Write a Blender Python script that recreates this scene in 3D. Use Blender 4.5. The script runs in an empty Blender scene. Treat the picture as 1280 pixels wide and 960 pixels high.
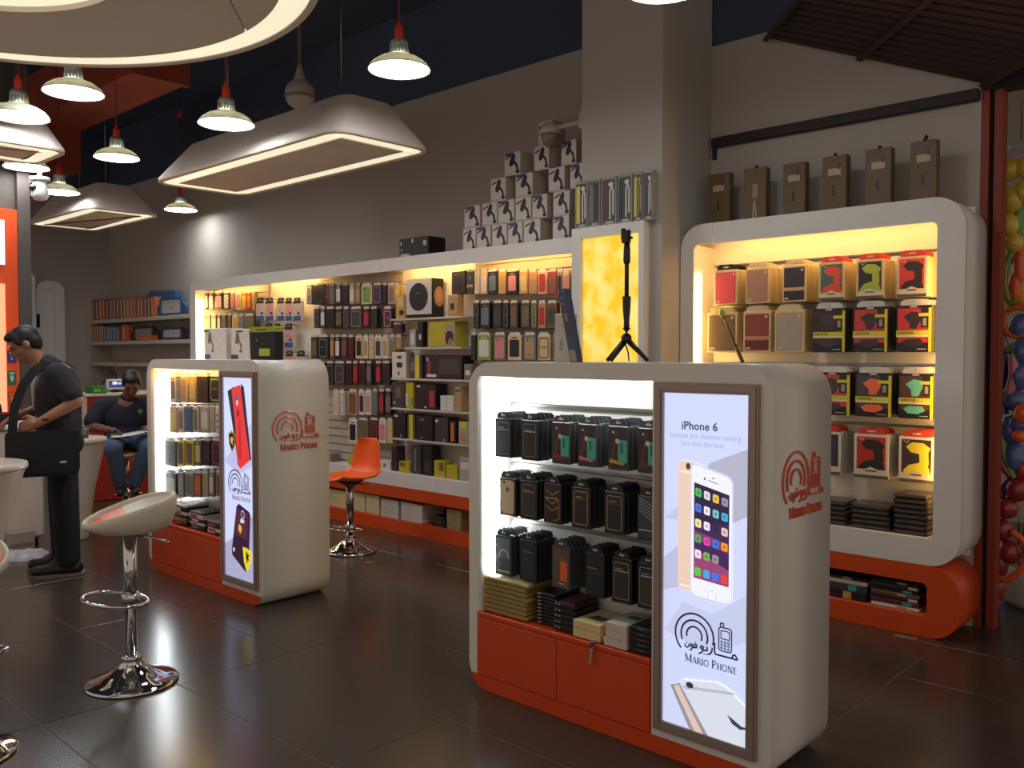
import bpy, bmesh, math, random
from mathutils import Vector, Matrix
random.seed(7)
PI = math.pi
sc = bpy.context.scene
COL = sc.collection

# ---------------------------------------------------------------- camera
FPX, EYE, HOR, VP1 = 1100.0, 1.535, 443.0, -540.0        # focal length and horizon in pixels of the 1280x960 frame
PITCH = math.atan((480 - HOR) / FPX)
AZ = math.atan((640 - VP1) / (FPX / math.cos(PITCH)))
cd = bpy.data.cameras.new('camera'); cam = bpy.data.objects.new('camera', cd); COL.objects.link(cam)
cd.sensor_width = 36; cd.lens = FPX * 36 / 1280; cd.clip_start = .05; cd.clip_end = 60
cam.location = (0, 0, EYE); cam.rotation_euler = (PI / 2 - PITCH, 0, PI / 2 - AZ)
sc.camera = cam
# ---------------------------------------------------------------- world and exposure
w = bpy.data.worlds.new('world'); sc.world = w; w.use_nodes = True
w.node_tree.nodes['Background'].inputs[0].default_value = (1.0, .85, .72, 1)
w.node_tree.nodes['Background'].inputs[1].default_value = .42
sc.view_settings.view_transform = 'Standard'; sc.view_settings.look = 'None'
sc.view_settings.exposure = 0.22; sc.view_settings.gamma = 1.0; sc.view_settings.use_curve_mapping = False
LAMP = 27.0        # pendant diffuser
COVE = .66        # ceiling tray light channels
WARM = 17.0        # warm display tubes
COOL = 14.0        # cool display tubes
POSTER = .70      # backlit posters

# ---------------------------------------------------------------- pixel -> world
_F0 = Vector((-math.cos(AZ), math.sin(AZ), 0)); _R = Vector((math.sin(AZ), math.cos(AZ), 0)); _Z = Vector((0, 0, 1))
_F = _F0 * math.cos(PITCH) - _Z * math.sin(PITCH); _U = _Z * math.cos(PITCH) + _F0 * math.sin(PITCH)
_C = Vector((0, 0, EYE))
def ray(x, y): return _F * FPX + _R * (x - 640) + _U * (480 - y)
def onY(x, y, Y): d = ray(x, y); return _C + d * (Y / d.y)
def onX(x, y, X): d = ray(x, y); return _C + d * (X / d.x)
def onZ(x, y, Z=0): d = ray(x, y); return _C + d * ((Z - EYE) / d.z)

# ---------------------------------------------------------------- materials
def lin(c):
    return tuple((v / 255 / 12.92) if v / 255 <= .04045 else ((v / 255 + .055) / 1.055) ** 2.4 for v in c)
_MC = {}
def M(name, rgb, rough=.5, metal=0., emit=0., var=.0, scale=8., bump=0., alpha=1., trans=0., coat=0., aniso=None):
    if name in _MC: return _MC[name]
    m = bpy.data.materials.new(name); m.use_nodes = True; nt = m.node_tree
    b = nt.nodes['Principled BSDF']; c = lin(rgb) + (1,)
    b.inputs['Base Color'].default_value = c; b.inputs['Roughness'].default_value = rough
    b.inputs['Metallic'].default_value = metal; b.inputs['Alpha'].default_value = alpha
    b.inputs['Coat Weight'].default_value = coat
    b.inputs['Transmission Weight'].default_value = trans
    if emit:
        b.inputs['Emission Color'].default_value = c; b.inputs['Emission Strength'].default_value = emit
    if var or bump:
        tc = nt.nodes.new('ShaderNodeTexCoord'); mp = nt.nodes.new('ShaderNodeMapping')
        nt.links.new(tc.outputs['Object'], mp.inputs[0])
        if aniso: mp.inputs['Scale'].default_value = aniso
        n = nt.nodes.new('ShaderNodeTexNoise'); n.inputs['Scale'].default_value = scale; n.inputs['Detail'].default_value = 4
        nt.links.new(mp.outputs[0], n.inputs['Vector'])
        if var:
            mx = nt.nodes.new('ShaderNodeMix'); mx.data_type = 'RGBA'
            mx.inputs['A'].default_value = tuple(v * (1 - var) for v in c[:3]) + (1,)
            mx.inputs['B'].default_value = tuple(min(1, v * (1 + var)) for v in c[:3]) + (1,)
            nt.links.new(n.outputs['Fac'], mx.inputs['Factor']); nt.links.new(mx.outputs['Result'], b.inputs['Base Color'])
        if bump:
            bp = nt.nodes.new('ShaderNodeBump'); bp.inputs['Strength'].default_value = bump; bp.inputs['Distance'].default_value = .01
            nt.links.new(n.outputs['Fac'], bp.inputs['Height']); nt.links.new(bp.outputs[0], b.inputs['Normal'])
    _MC[name] = m; return m
def ink(rgb, rough=.45):                       # flat print colour
    return M('ink_%d_%d_%d_%d' % (*rgb, int(rough * 100)), rgb, rough)
def lit(rgb, k=None):                          # backlit film colour
    k = POSTER if k is None else k
    return M('backlit_%d_%d_%d_%d' % (*rgb, int(k * 100)), rgb, .35, emit=k)

# ---------------------------------------------------------------- mesh building
WO = {}                                        # world origin of each object (things are unrotated unless stated)
def link(name, me, parent=None, loc=(0, 0, 0)):
    o = bpy.data.objects.new(name, me); COL.objects.link(o)
    o.location = loc; o.parent = parent
    WO[o.name] = (WO[parent.name] if parent else Vector((0, 0, 0))) + Vector(loc)
    return o
def tag(o, label=None, cat=None, group=None, kind=None):
    if label: o['label'] = label
    if cat: o['category'] = cat
    if group: o['group'] = group
    if kind: o['kind'] = kind
    return o
def thing(name, loc, label, cat, group=None):
    return tag(link(name, None, None, loc), label, cat, group)
def wpos(o): return WO[o.name]

class MB:
    def __init__(s): s.v = []; s.f = []; s.m = []; s.mats = []; s.sm = []; s.flat = False
    def mi(s, mat):
        if mat not in s.mats: s.mats.append(mat)
        return s.mats.index(mat)
    def add(s, vs, fs, mat, smooth=False):
        b = len(s.v); k = s.mi(mat); s.v += [tuple(p) for p in vs]
        for f in fs: s.f.append(tuple(b + i for i in f)); s.m.append(k); s.sm.append(smooth)
        return s
    def box(s, x0, x1, y0, y1, z0, z1, mat):
        vs = [(x, y, z) for z in (z0, z1) for y in (y0, y1) for x in (x0, x1)]
        return s.add(vs, [(0, 2, 3, 1), (4, 5, 7, 6), (0, 1, 5, 4), (2, 6, 7, 3), (0, 4, 6, 2), (1, 3, 7, 5)], mat)
    def bbox(s, x0, x1, y0, y1, z0, z1, mat, r=.004):           # box with chamfered upright and horizontal edges
        x0, x1, y0, y1, z0, z1 = min(x0, x1), max(x0, x1), min(y0, y1), max(y0, y1), min(z0, z1), max(z0, z1)
        r = min(r, (x1 - x0) * .4, (y1 - y0) * .4, (z1 - z0) * .4)
        rings = []
        for z, i in ((z0, r), (z0 + r, 0), (z1 - r, 0), (z1, r)):
            q = r
            a0, a1, b0, b1 = x0 + i, x1 - i, y0 + i, y1 - i
            rings.append([(a0 + q, b0, z), (a1 - q, b0, z), (a1, b0 + q, z), (a1, b1 - q, z), (a1 - q, b1, z), (a0 + q, b1, z), (a0, b1 - q, z), (a0, b0 + q, z)])
        vs = [p for rg in rings for p in rg]; fs = [tuple(range(7, -1, -1)), tuple(range(24, 32))]
        for k in range(3):
            for i in range(8): j = (i + 1) % 8; fs.append((k * 8 + i, k * 8 + j, k * 8 + 8 + j, k * 8 + 8 + i))
        return s.add(vs, fs, mat)
    def prism(s, pts, axis, d0, d1, mat, smooth=False):         # pts 2-D; axis 'y': (x,z) profile, 'x': (y,z), 'z': (x,y)
        mp = {'y': lambda a, b, d: (a, d, b), 'x': lambda a, b, d: (d, a, b), 'z': lambda a, b, d: (a, b, d)}[axis]
        n = len(pts); vs = [mp(a, b, d0) for a, b in pts] + [mp(a, b, d1) for a, b in pts]
        s.add(vs, [tuple(range(n - 1, -1, -1)), tuple(range(n, 2 * n))], mat)
        b = len(s.v) - 2 * n; k = s.mi(mat)
        for i in range(n):
            j = (i + 1) % n; s.f.append((b + i, b + j, b + n + j, b + n + i)); s.m.append(k); s.sm.append(smooth)
        return s
    def ring(s, outer, inner, axis, d0, d1, mat, smooth=True):  # tube with a hole; same point count in both loops
        mp = {'y': lambda a, b, d: (a, d, b), 'x': lambda a, b, d: (d, a, b), 'z': lambda a, b, d: (a, b, d)}[axis]
        n = len(outer); vs = []
        for lp, d in ((outer, d0), (outer, d1), (inner, d1), (inner, d0)): vs += [mp(a, b, d) for a, b in lp]
        fs = []; b = len(s.v); k = s.mi(mat); s.v += vs
        for q in range(4):
            for i in range(n):
                j = (i + 1) % n; r = (q + 1) % 4
                s.f.append((b + q * n + i, b + q * n + j, b + r * n + j, b + r * n + i)); s.m.append(k); s.sm.append(smooth and q in (0, 2))
        return s
    def lathe(s, prof, c, mat, n=24, smooth=True, cap=True):
        vs = []; fs = []
        for r, z in prof:
            for i in range(n): a = 2 * PI * i / n; vs.append((c[0] + r * math.cos(a), c[1] + r * math.sin(a), c[2] + z))
        for k in range(len(prof) - 1):
            for i in range(n): j = (i + 1) % n; fs.append((k * n + i, k * n + j, k * n + n + j, k * n + n + i))
        s.add(vs, fs, mat, smooth)
        if cap:
            b = len(s.v) - len(vs); k = s.mi(mat)
            if prof[0][0] > 1e-4: s.f.append(tuple(b + i for i in range(n - 1, -1, -1))); s.m.append(k); s.sm.append(False)
            if prof[-1][0] > 1e-4: s.f.append(tuple(b + (len(prof) - 1) * n + i for i in range(n))); s.m.append(k); s.sm.append(False)
        return s
    def tube(s, pts, r, mat, n=8, closed=False):
        P = [Vector(p) for p in pts]; m = len(P); vs = []; fs = []
        rr = r if isinstance(r, (list, tuple)) else [r] * m
        up = None
        for i in range(m):
            a = P[(i - 1) % m] if (closed or i) else P[i]; b = P[(i + 1) % m] if (closed or i < m - 1) else P[i]
            t = (b - a).normalized()
            if up is None:
                up = Vector((0, 0, 1)) if abs(t.z) < .9 else Vector((1, 0, 0))
            up = (up - t * up.dot(t)).normalized(); sd = t.cross(up)
            for q in range(n): an = 2 * PI * q / n; vs.append(P[i] + (up * math.cos(an) + sd * math.sin(an)) * rr[i])
        for i in range(m if closed else m - 1):
            k = (i + 1) % m
            for q in range(n): j = (q + 1) % n; fs.append((i * n + q, i * n + j, k * n + j, k * n + q))
        if not closed: fs += [tuple(range(n)), tuple(range((m - 1) * n + n - 1, (m - 1) * n - 1, -1))]
        return s.add(vs, fs, mat, True)
    def ell(s, c, rad, mat, n=16, m=10, rot=None):
        vs = []; fs = []; R = rot or Matrix.Identity(3)
        for k in range(m + 1):
            ph = -PI / 2 + PI * k / m
            for i in range(n):
                a = 2 * PI * i / n
                vs.append(Vector(c) + R @ Vector((rad[0] * math.cos(ph) * math.cos(a), rad[1] * math.cos(ph) * math.sin(a), rad[2] * math.sin(ph))))
        for k in range(m):
            for i in range(n): j = (i + 1) % n; fs.append((k * n + i, k * n + j, k * n + n + j, k * n + n + i))
        return s.add(vs, fs, mat, True)
    def mesh(s, name, org=(0, 0, 0)):
        me = bpy.data.meshes.new(name)
        me.from_pydata([(p[0] - org[0], p[1] - org[1], p[2] - org[2]) for p in s.v], [], s.f)
        for m in s.mats: me.materials.append(m)
        me.polygons.foreach_set('material_index', s.m); me.polygons.foreach_set('use_smooth', s.sm)
        if not s.flat:
            bm = bmesh.new(); bm.from_mesh(me); bmesh.ops.recalc_face_normals(bm, faces=bm.faces); bm.to_mesh(me); bm.free()
        me.update(); return me
    def build(s, name, parent=None):                            # vertices given in world coordinates
        if parent: return link(name, s.mesh(name, wpos(parent)), parent)
        xs = [p[0] for p in s.v]; ys = [p[1] for p in s.v]; zs = [p[2] for p in s.v]
        o = ((min(xs) + max(xs)) / 2, (min(ys) + max(ys)) / 2, min(zs))
        return link(name, s.mesh(name, o), None, o)

def rrect(x0, x1, z0, z1, r, n=6):
    pts = []
    for cx, cz, a0 in ((x1 - r, z0 + r, -90), (x1 - r, z1 - r, 0), (x0 + r, z1 - r, 90), (x0 + r, z0 + r, 180)):
        for i in range(n + 1): a = math.radians(a0 + 90 * i / n); pts.append((cx + r * math.cos(a), cz + r * math.sin(a)))
    return pts

def hide_orphans(o):
    COL.objects.unlink(o)

_TX = {}
def text_geo(body, bold=False):
    key = (body, bold)
    if key not in _TX:
        cu = bpy.data.curves.new('lettering', 'FONT'); cu.body = body; cu.size = 1; cu.resolution_u = 2
        if bold: cu.offset = .018
        o = bpy.data.objects.new('lettering', cu); COL.objects.link(o)
        dg = bpy.context.evaluated_depsgraph_get(); me = bpy.data.meshes.new_from_object(o.evaluated_get(dg))
        _TX[key] = ([(v.co.x, v.co.y) for v in me.vertices], [tuple(p.vertices) for p in me.polygons])
        bpy.data.objects.remove(o); bpy.data.curves.remove(cu); bpy.data.meshes.remove(me)
    return _TX[key]

class Art:                                     # layered flat print on a face; u right, v up
    def __init__(s): s.L = []; s.k = 0; s.hold = False      # hold: shapes share one layer
    def up(s):
        if not s.hold: s.k += 1
    def poly(s, pts, mat): s.L.append((list(pts), [tuple(range(len(pts)))], mat, s.k)); s.up(); return s
    def rect(s, a0, a1, b0, b1, mat): return s.poly([(a0, b0), (a1, b0), (a1, b1), (a0, b1)], mat)
    def rr(s, a0, a1, b0, b1, r, mat, n=4): return s.poly(rrect(a0, a1, b0, b1, r, n), mat)
    def ell(s, cu, cv, ru, rv, mat, n=18): return s.poly([(cu + ru * math.cos(2 * PI * i / n), cv + rv * math.sin(2 * PI * i / n)) for i in range(n)], mat)
    def stroke(s, pts, wd, mat, closed=False):
        n = len(pts); P = [Vector(p) for p in pts]; vs = []
        for i in range(n):
            a = P[i - 1] if (i or closed) else P[i]; b = P[(i + 1) % n] if (i < n - 1 or closed) else P[i]
            d1 = (P[i] - a); d2 = (b - P[i])
            d1 = d1.normalized() if d1.length > 1e-9 else d2.normalized(); d2 = d2.normalized() if d2.length > 1e-9 else d1
            t = (d1 + d2); t = t.normalized() if t.length > 1e-6 else d1
            nn = Vector((-t.y, t.x)); c = max(.45, nn.dot(Vector((-d1.y, d1.x))))
            h = (wd[i] if isinstance(wd, (list, tuple)) else wd) / 2 / c
            vs += [tuple(P[i] + nn * h), tuple(P[i] - nn * h)]
        fs = [(2 * i, 2 * i + 1, (2 * i + 3) % (2 * n), (2 * i + 2) % (2 * n)) for i in range(n if closed else n - 1)]
        s.L.append((vs, fs, mat, s.k)); s.up(); return s
    def arc(s, cu, cv, r, a0, a1, wd, mat, n=20, ry=None):
        ry = ry or r
        return s.stroke([(cu + r * math.cos(math.radians(a0 + (a1 - a0) * i / n)), cv + ry * math.sin(math.radians(a0 + (a1 - a0) * i / n))) for i in range(n + 1)], wd, mat)
    def text(s, body, u, v, h, mat, align='c', wide=1., bold=False):
        vs, fs = text_geo(body, bold)
        if not vs: return s
        x0 = min(p[0] for p in vs); x1 = max(p[0] for p in vs); k = h / .7
        off = {'c': -(x0 + x1) / 2, 'l': -x0, 'r': -x1}[align]
        s.L.append(([(u + (p[0] + off) * k * wide, v + p[1] * k) for p in vs], fs, mat, s.k)); s.up(); return s
    def merge(s, other, fn):
        for vs, fs, mat, k in other.L: s.L.append(([fn(*p) for p in vs], fs, mat, s.k + k))
        s.k += other.k + 1; return s
    def mb(s, org, face='-y', depth=0., step=.0004):
        U, N = {'-y': (Vector((1, 0, 0)), Vector((0, -1, 0))), '+x': (Vector((0, 1, 0)), Vector((1, 0, 0))),
                'up': (Vector((1, 0, 0)), Vector((0, 0, 1)))}[face]
        V = Vector((0, 1, 0)) if face == 'up' else Vector((0, 0, 1))
        step = min(step, .004 / max(1, s.k))
        mb = MB(); O = Vector(org); mb.flat = not depth
        for vs, fs, mat, k in s.L:
            t = N * (.0004 + step * k)
            if depth:
                fr = [O + U * a + V * b + N * depth for a, b in vs]; bk = [O + U * a + V * b for a, b in vs]; n = len(vs)
                ed = {}
                for f in fs:
                    for i in range(len(f)): e = (f[i], f[(i + 1) % len(f)]); ed[e] = ed.get(e, 0) + 1
                sides = [(a, b, n + b, n + a) for (a, b) in ed if (b, a) not in ed]
                mb.add(fr + bk, list(fs) + sides, mat)
            else:
                mb.add([O + U * a + V * b + t for a, b in vs], fs, mat)
        return mb
ORD = ['first', 'second', 'third', 'fourth', 'fifth', 'sixth', 'seventh', 'eighth', 'ninth', 'tenth', 'eleventh', 'twelfth', 'thirteenth', 'fourteenth']

# ---------------------------------------------------------------- shared materials
WHITE = M('white_laminate', (220, 216, 209), .32, var=.03, scale=3)
WALLP = M('wall_paint', (176, 168, 158), .85, var=.04, scale=1.5, bump=.05)
NAVY = M('navy_ceiling_paint', (66, 78, 100), .9, var=.1, scale=2)
ORANGE = M('orange_laminate', (206, 72, 26), .35, var=.05, scale=4)
ORANGE2 = M('orange_plastic', (240, 96, 30), .4, var=.03, scale=5)
CHROME = M('chrome', (200, 200, 202), .06, 1.0)
STEEL = M('brushed_steel', (150, 146, 142), .3, 1.0, var=.06, scale=30, aniso=(1, 1, 12))
BRONZE = M('bronze_frame', (158, 138, 130), .38, .3, var=.05, scale=20)
BLACK = M('black_plastic', (22, 22, 24), .35)
BLACKM = M('black_matte', (20, 20, 22), .8, var=.1, scale=20)
def warm_tube(k=None): return M('warm_tube', (255, 204, 122), .4, emit=WARM)
def cool_tube(k=None): return M('cool_tube', (240, 250, 255), .4, emit=COOL)
# ================================================================ the room
YK, YC, YL, YW, XF = 2.827, 4.83, 4.985, 5.37, -12.95          # kiosk fronts, cabinet front, light box front, long wall, far wall
TILE = M('dark_stone_tile', (62, 54, 48), .22, var=.28, scale=2.2, bump=.03, aniso=(1, 3, 1))
GROUT = M('grout', (120, 108, 96), .7)
fl = MB().box(-13.6, 4.0, -1.5, 11.0, -.08, -.002, GROUT).build('floor'); tag(fl, kind='structure')
tm = {}
TX0, TY0 = -3.89, 2.50
tiles = []
for i in range(-9, 6):
    for j in range(-4, 11):
        x = TX0 + 1.2 * i; y = TY0 + .6 * j
        if x < -13 or x > 1.0 or y > 8.2: continue
        c = (x + .6, y + .3)
        dep = -c[0] * math.cos(AZ) + c[1] * math.sin(AZ); lat = c[0] * math.sin(AZ) + c[1] * math.cos(AZ)
        if dep < .6 or abs(lat) > .62 * dep + 1.4: continue
        if y > YW and x < -2.2: continue
        tiles.append((dep, x, y))
tiles.sort()
tme = MB().bbox(.002, 1.198, .002, .598, -.012, 0, TILE, .0012).mesh('tile')
for d, x, y in tiles[:290]:
    t = link('tile', tme, fl, (0, 0, 0)); t.location = Vector((x, y, 0)) - wpos(fl)
# long display wall: light up to 3.88, navy above; far wall with door; ceiling
tag(MB().box(XF - .2, -1.455, YW, YW + .15, 0, 3.63, WALLP).build('wall_right'), kind='structure')
tag(MB().box(XF - .2, -3.8, YW + .001, YW + .15, 3.63, 3.88, WALLP).build('wall_upper'), kind='structure')
tag(MB().box(XF - .2, -3.8, YW + .02, YW + .15, 3.88, 4.7, NAVY).box(-3.8, -1.38, YW + .02, YW + .15, 3.63, 4.7, NAVY).build('wall_bulkhead'), kind='structure')
tag(MB().box(XF - .15, XF, -1.5, YW, 0, 3.75, WALLP).build('wall_left'), kind='structure')
tag(MB().box(XF - .15, XF - .02, -1.5, YW, 3.75, 4.7, NAVY).build('wall_left_bulkhead'), kind='structure')
tag(MB().box(XF - .2, 1.0, -1.5, YW + .2, 4.7, 4.8, NAVY).build('ceiling'), kind='structure')
tag(MB().box(-3.7, 3.5, YW + .2, 9.3, 4.7, 4.8, M('mall_ceiling_paint', (150, 144, 138), .8)).build('ceiling_mall'), kind='structure')
tag(MB().box(-1.38, 3.4, YW + .13, YW + .25, 3.14, 4.7, NAVY).build('wall_front_light_block'), kind='structure')  # unseen piece added above the entrance to block light from the right wall
# column that stands proud of the wall
tag(MB().box(-3.795, -3.145, 4.77, YW, 0, 4.7, WALLP).build('wall_column'), kind='structure')
# dark rail on the wall right of the column
RAILM = M('dark_trim', (40, 34, 34), .6, var=.05)
tag(MB().bbox(-3.12, -1.46, YW - .05, YW, 2.935, 3.0, RAILM, .006).box(-3.12, -3.10, YW - .03, YW, 2.86, 2.935, RAILM).build('trim_1'), kind='structure')
# orange entrance post
POSTO = M('orange_post_paint', (136, 50, 24), .55, var=.06, scale=3)
xq = lambda px, Y: onY(px, 500, Y).x
post = MB().box(xq(1221, 5.369), xq(1230, 5.369), 5.369, 5.48, 0, 2.99, POSTO).box(xq(1229, 5.40), xq(1238, 5.40), 5.40, 5.49, 0, 2.99, BLACKM).box(xq(1237, 5.385), xq(1247, 5.385), 5.385, 5.485, 0, 2.99, POSTO).build('trim_2'); tag(post, kind='structure')
tag(MB().bbox(-1.45, 1.2, 5.36, 5.50, 2.99, 3.14, RAILM, .006).build('trim_3'), kind='structure')
# mall wall beyond the entrance
MALL = M('mall_wall', (190, 184, 176), .8, var=.03)
tag(MB().box(-3.5, 3.5, 9.0, 9.2, 0, 4.7, MALL).build('wall_mall'), kind='structure')
# rounded white door on the far wall
d0 = onX(44, 400, XF).y; d1 = onX(79, 400, XF).y; dz = onX(70, 352, XF).z
o_ = [p for p in rrect(d0, d1, -.3, dz, .14, 8)]; i_ = rrect(d0 + .05, d1 - .13, -.25, dz - .11, .05, 8)
cl = lambda L: [(a, max(.0, b)) for a, b in L]
dr = MB().ring(cl(o_), cl(i_), 'x', XF, XF + .06, WHITE).build('door_1'); tag(dr, kind='structure')
MB().prism(cl(i_), 'x', XF, XF + .03, WHITE).build('door_leaf', dr)
hp = onX(46, 401, XF + .03)
MB().box(XF + .03, XF + .06, hp.y - .03, hp.y + .03, hp.z - .09, hp.z + .09, STEEL).build('door_handle', dr)
q = onX(41, 345, XF)
tag(MB().prism(cl(rrect(q.y - .5, min(q.y + .1, d0 - .03), -.3, onX(41, 341, XF).z, .1, 6)), 'x', XF + .0, XF + .12, WHITE).build('trim_4'), kind='structure')

# ---------------------------------------------------------------- sloping slatted canopy at the entrance
SLAT = M('dark_brown_slat', (62, 46, 42), .65, var=.12, scale=6)
O = Vector((-2.72, 5.34, 3.59)); E1 = Vector((-1.43, 5.34, 3.03)) - O; D2 = Vector((.68, -.73, 0)).normalized()
cn = thing('slatted_canopy', O, 'dark brown slatted canopy sloping down to the orange entrance post', 'canopy')
def pbox(a, b, wv, hv, mat):                   # beam from a to b with half-width vectors
    mb = MB(); vs = []
    for p in (a, b):
        for s1, s2 in ((-1, -1), (1, -1), (1, 1), (-1, 1)): vs.append(p + wv * s1 + hv * s2)
    return mb.add(vs, [(0, 1, 2, 3), (7, 6, 5, 4), (0, 4, 5, 1), (1, 5, 6, 2), (2, 6, 7, 3), (3, 7, 4, 0)], mat)
up = E1.cross(D2).normalized()
if up.z < 0: up = -up
for i in range(40):  # lengthened beyond the view so the canopy shades the right wall
    p = O + D2 * (.03 + i * .085)
    pbox(p, p + E1, D2 * .03, up * .012, SLAT).build('slat', cn)
for k in range(4):
    p = O + E1 * (k / 2.12 if k < 3 else 1.0); p = O + E1 * [0, .47, 1.0, 1.0][k]
    if k == 3: continue
    pbox(p - up * .022, p - up * .022 + D2 * 3.4, E1.normalized() * .02, up * .015, SLAT).build('bar', cn)
bd = pbox(O + up * .05 , O + up * .05 + D2 * 3.4, E1.normalized() * .001, up * .001, SLAT)
pb = MB(); a = O + up * .05
pb.add([a, a + E1, a + E1 + D2 * 3.4, a + D2 * 3.4, a + up * .02, a + E1 + up * .02, a + E1 + D2 * 3.4 + up * .02, a + D2 * 3.4 + up * .02],
       [(3, 2, 1, 0), (4, 5, 6, 7), (0, 1, 5, 4), (1, 2, 6, 5), (2, 3, 7, 6), (3, 0, 4, 7)], M('canopy_board', (34, 26, 25), .8))
pb.build('backing_board', cn)

# ---------------------------------------------------------------- suspended ceiling trays with light channels
TRAYM = M('tray_plaster', (212, 200, 188), .8, var=.03)
COVEM = M('cove_tube', (255, 246, 214), .4, emit=COVE)
def cables(mb, pts, z0, z1=4.7, r=.004, mat=None):
    for x, y in pts: mb.tube([(x, y, z0), (x, y, z1)], r, mat or STEEL, 6)
    return mb
def cut_ring(outer, inner, axis, d0, d1, mat, gap):     # a ring sawn open at its first point pair, leaving a real gap
    o0, i0 = Vector(outer[0]), Vector(inner[0]); t = Vector((-(o0 - i0).y, (o0 - i0).x)).normalized() * (gap / 2)
    if (Vector(outer[1]) - o0).dot(t) < 0: t = -t
    O_ = [tuple(o0 + t)] + list(outer[1:]) + [tuple(o0 - t)]; I_ = [tuple(i0 + t)] + list(inner[1:]) + [tuple(i0 - t)]
    mp = {'y': lambda a, b, d: (a, d, b), 'z': lambda a, b, d: (a, b, d)}[axis]; n = len(O_); vs = []
    for L, d in ((O_, d0), (O_, d1), (I_, d1), (I_, d0)): vs += [mp(a, b, d) for a, b in L]
    fs = [(q * n + k, q * n + k + 1, (q + 1) % 4 * n + k + 1, (q + 1) % 4 * n + k) for q in range(4) for k in range(n - 1)]
    return MB().add(vs, fs + [(0, n, 2 * n, 3 * n), (n - 1, 2 * n - 1, 3 * n - 1, 4 * n - 1)], mat)
def tray(name, outer, scale_top, z, h, label, group, cpts, chan=.13, lip=.035, hole=None):
    cx = sum(p[0] for p in outer) / len(outer); cy = sum(p[1] for p in outer) / len(outer)
    t = thing(name, (cx, cy, z), label, 'ceiling light', group)
    n = len(outer)
    def off(d):                                # inset loop
        r = []
        for i in range(n):
            p = Vector(outer[i]); a = Vector(outer[i - 1]); b = Vector(outer[(i + 1) % n])
            tt = (b - a).normalized(); r.append(tuple(p + Vector((-tt.y, tt.x)) * d))
        return r
    top = [(cx + (x - cx) * scale_top[0], cy + (y - cy) * scale_top[1]) for x, y in outer]
    mb = MB(); vs = [(x, y, z + .03) for x, y in outer] + [(x, y, z + h) for x, y in top]
    fs = [(i, (i + 1) % n, n + (i + 1) % n, n + i) for i in range(n)] + [tuple(range(n, 2 * n))]
    mb.add(vs, fs, TRAYM); mb.build('shell', t)
    i1 = off(lip); i2 = off(lip + chan)
    MB().ring(outer, i1, 'z', z - .004, z + .03, TRAYM).build('rim', t)
    MB().ring(i1, i2, 'z', z + .004, z + .03, COVEM, False).build('light_channel', t)
    pm = MB().prism(i2, 'z', z - .004, z + .03, TRAYM)
    if hole:
        # two boards that meet along a straight open joint
        jn = Vector((math.cos(math.radians(49.5)), math.sin(math.radians(49.5)))); c2 = Vector((cx, cy)); jd = .943; hg = .003
        sd = lambda p: (Vector(p) - c2).dot(jn)
        main = [tuple(Vector(p) - jn * max(0, sd(p) - (jd - hg))) for p in i2]
        capb = [tuple(p) for p in i2 if sd(p) > jd + hg]
        k0 = next(k for k in range(n) if sd(i2[k]) > jd + hg and sd(i2[k - 1]) <= jd + hg)
        capb = [i2[(k0 + k) % n] for k in range(len(capb))]
        tv = Vector((-jn.y, jn.x)); hw = math.sqrt((Vector(i2[0]) - c2).length ** 2 - (jd + hg) ** 2)
        capb = [tuple(c2 + jn * (jd + hg) - tv * hw)] + capb + [tuple(c2 + jn * (jd + hg) + tv * hw)]
        MB().prism(capb, 'z', z - .004, z + .03, TRAYM).build('soffit', t)
        pm = MB().ring(main, hole, 'z', z - .004, z + .03, TRAYM, False)
        MB().prism(hole, 'z', z + .02, z + .03, COVEM).build('inner_light', t)
    pm.build('soffit', t)
    for cp in cpts: cables(MB(), [cp], z + h).build('cable', t)
    return t
def rr_ccw(x0, x1, y0, y1, r): return rrect(x0, x1, y0, y1, r, 5)
tray('ceiling_tray', rr_ccw(-7.42, -4.78, 3.44, 4.31, .16), (.86, .5), 3.0, .32, 'long tapered ceiling tray with light channel hanging before the display wall', 'suspended ceiling trays', [(-6.9, 3.87), (-5.3, 3.87)])
tray('ceiling_tray', rr_ccw(-10.8, -9.12, 3.56, 4.32, .12), (.8, .5), 3.0, .3, 'rectangular ceiling tray with light channel close to the back corner', 'suspended ceiling trays', [(-10.3, 3.95), (-9.6, 3.95)])
tray('ceiling_tray', rr_ccw(-7.38, -6.72, .9, 2.52, .14), (.6, .8), 3.0, .3, 'tapered ceiling tray with light channel above the orange backlit panel', 'suspended ceiling trays', [(-7.05, 1.3), (-7.05, 2.1)])
cc = (-3.68, .93); N = 240
JA = 0
RG = tray('ceiling_ring', [(cc[0] + 1.35 * math.cos(JA + 2 * PI * i / N), cc[1] + 1.35 * math.sin(JA + 2 * PI * i / N)) for i in range(N)], (.93, .93), 3.0, .22,
     'large round ceiling disc with lit rim and round lit opening', None, [(-4.5, 1.5), (-3.0, 1.5), (-3.7, 0)], chan=.12, lip=.03,
     hole=[(cc[0] + .62 * math.cos(JA + 2 * PI * i / N), cc[1] + .62 * math.sin(JA + 2 * PI * i / N)) for i in range(N)])

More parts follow.
